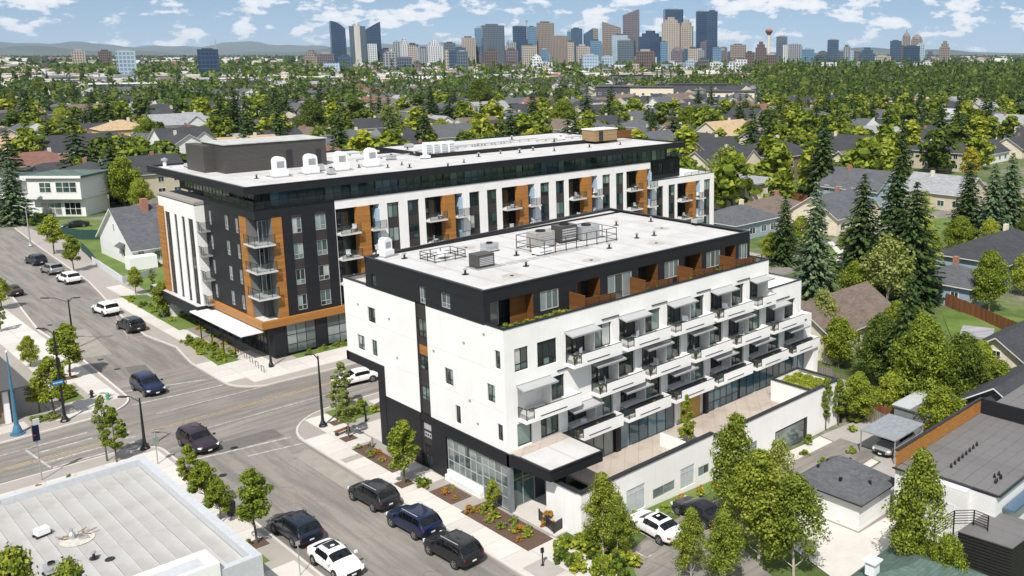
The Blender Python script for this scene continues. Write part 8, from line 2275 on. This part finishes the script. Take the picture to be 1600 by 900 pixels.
# observation tower
p = ray(1201, DT); t = tag(empty('observation_tower', (p[0], p[1], 0)), 'slender pale observation tower with red saucer shaped pod', 'tower'); k = DT/F_PX; zt = ztop(p[0], p[1], 50)
mb = MB(); mb.lathe((0,0,0), [(3.6*k,0),(2.6*k,10*k),(2.0*k,40*k),(2.0*k,zt)], 14); mb.build('shaft', plain('pale_tower_concrete', (.62,.55,.42), .7), t, True)
mb = MB(); mb.lathe((0,0,zt-1*k), [(2*k,-4*k),(3*k,-2.5*k),(5.8*k,1.5*k),(6.0*k,3*k),(5.0*k,3.3*k),(4.4*k,4.8*k),(1*k,5.4*k)], 18); mb.build('pod', plain('red_pod', (.30,.08,.06), .5), t, True)
mb = MB(); mb.lathe((0,0,zt+4*k), [(.7*k,0),(.3*k,5*k)], 8); mb.build('mast', M_steel, t, True)
# crane and core on the unfinished tower
p = ray(R2(304), DT-200); z = ztop(p[0], p[1], 40); t = tag(empty('tower_crane', (p[0], p[1], 0)), 'pale concrete core with a small crane on the unfinished tower', 'crane')
mb = MB(); mb.box(-4.5,-4,0,4.5,4,z); mb.build('core', M_conc, t, True); mb = MB(); mb.tube((0,0,z),(0,0,z+8),1,n=5); mb.bar((-14,0,z+4),(26,0,z+15),1.2,1.2); mb.build('jib', M_whitemetal, t, True)
p = ray(338, DT-150); z = ztop(p[0], p[1], 62); mb = MB(); mb.tube((p[0],p[1],0),(p[0],p[1],z),.9,n=5); mb.bar((p[0]-9,p[1]+9,z-8),(p[0]+14,p[1]-14,z-4),1,1); tag(mb.build('tower_crane', M_steel), 'thin crane mast beside the dark tower at the left', 'crane')
p = ray(R2(1311), DT+60); z0 = ztop(p[0], p[1], 42); mb = MB(); mb.lathe((p[0],p[1],z0-30), [(1.0,0),(.7,42),(3.5,43),(3.5,46),(.4,47)], 8); tag(mb.build('antenna', M_greymetal), 'mast with ball on the navy tower left of the tan giant', 'antenna')

# ------------------------------------------------------------------ hills on the horizon
def ridge(name, dist, a0, a1, hfun, m, n=160, thick=2500):
    mb = MB(); row0, row1, row2 = [], [], []
    for i in range(n+1):
        a = a0+(a1-a0)*i/n; h = hfun(a); c, s_ = math.cos(a), math.sin(a)
        row0.append((c*(dist-thick), s_*(dist-thick), -2)); row1.append((c*dist, s_*dist, h)); row2.append((c*(dist+thick), s_*(dist+thick), -2))
    base = 0; mb.v = row0+row1+row2; k = n+1
    for r in (0, 1):
        for i in range(n): mb.f.append((r*k+i+1, r*k+i, (r+1)*k+i, (r+1)*k+i+1)); mb.m.append(0)
    o = mb.build(name, m); return setting(o)
M_hill = plain('forested_hills', (.06,.085,.07), .95, var=.3, scale=.0006)
lf = YAW + R(10)
def hill1(a):
    f = min(max((a-(YAW+R(-4)))/R(14), 0), 1)
    return 35 + f*(140 + 36*math.sin(a*38+1) + 22*math.sin(a*97) + 12*math.sin(a*211)) + 10*math.sin(a*60)
ridge('hills', 19000, YAW-R(30), YAW+R(45), hill1, M_hill)
def hill2(a): return 50+34*math.sin(a*23+2)+16*math.sin(a*71)
ridge('hills', 11000, YAW-R(30), YAW+R(45), hill2, M_hill)
# ------------------------------------------------------------------ the air
mb = MB(); mb.box(-21000, -21000, -3.5, 25500, 25500, 420)
hm = bpy.data.materials.new('haze_air'); hm.use_nodes = True; nt = hm.node_tree
for n in list(nt.nodes):
    if n.type != 'OUTPUT_MATERIAL': nt.nodes.remove(n)
pv = nt.nodes.new('ShaderNodeVolumePrincipled'); pv.inputs['Color'].default_value = (.66, .80, 1, 1); pv.inputs['Density'].default_value = HAZE = 2.7e-5
nt.links.new(pv.outputs[0], nt.nodes['Material Output'].inputs['Volume'])
haze = stuff(mb.build('haze', hm))
scene.render.engine = 'CYCLES'
scene.cycles.volume_bounces = 0
scene.cycles.volume_step_rate = 10

# ------------------------------------------------------------------ look-alikes get a place word
ORD = ['first','second','third','fourth','fifth','sixth','seventh','eighth','ninth','tenth','eleventh','twelfth']
same = {}
for o in COL.objects:
    if o.parent is None and o.get('label'): same.setdefault(o['label'], []).append(o)
for lab, os_ in same.items():
    if 1 < len(os_) <= 12 and len(lab.split()) <= 12:
        os_.sort(key=lambda o: pix(o.location.x, o.location.y, o.location.z)[0])
        for k, o in enumerate(os_): o['label'] = f'{lab}, {ORD[k]} from the left'
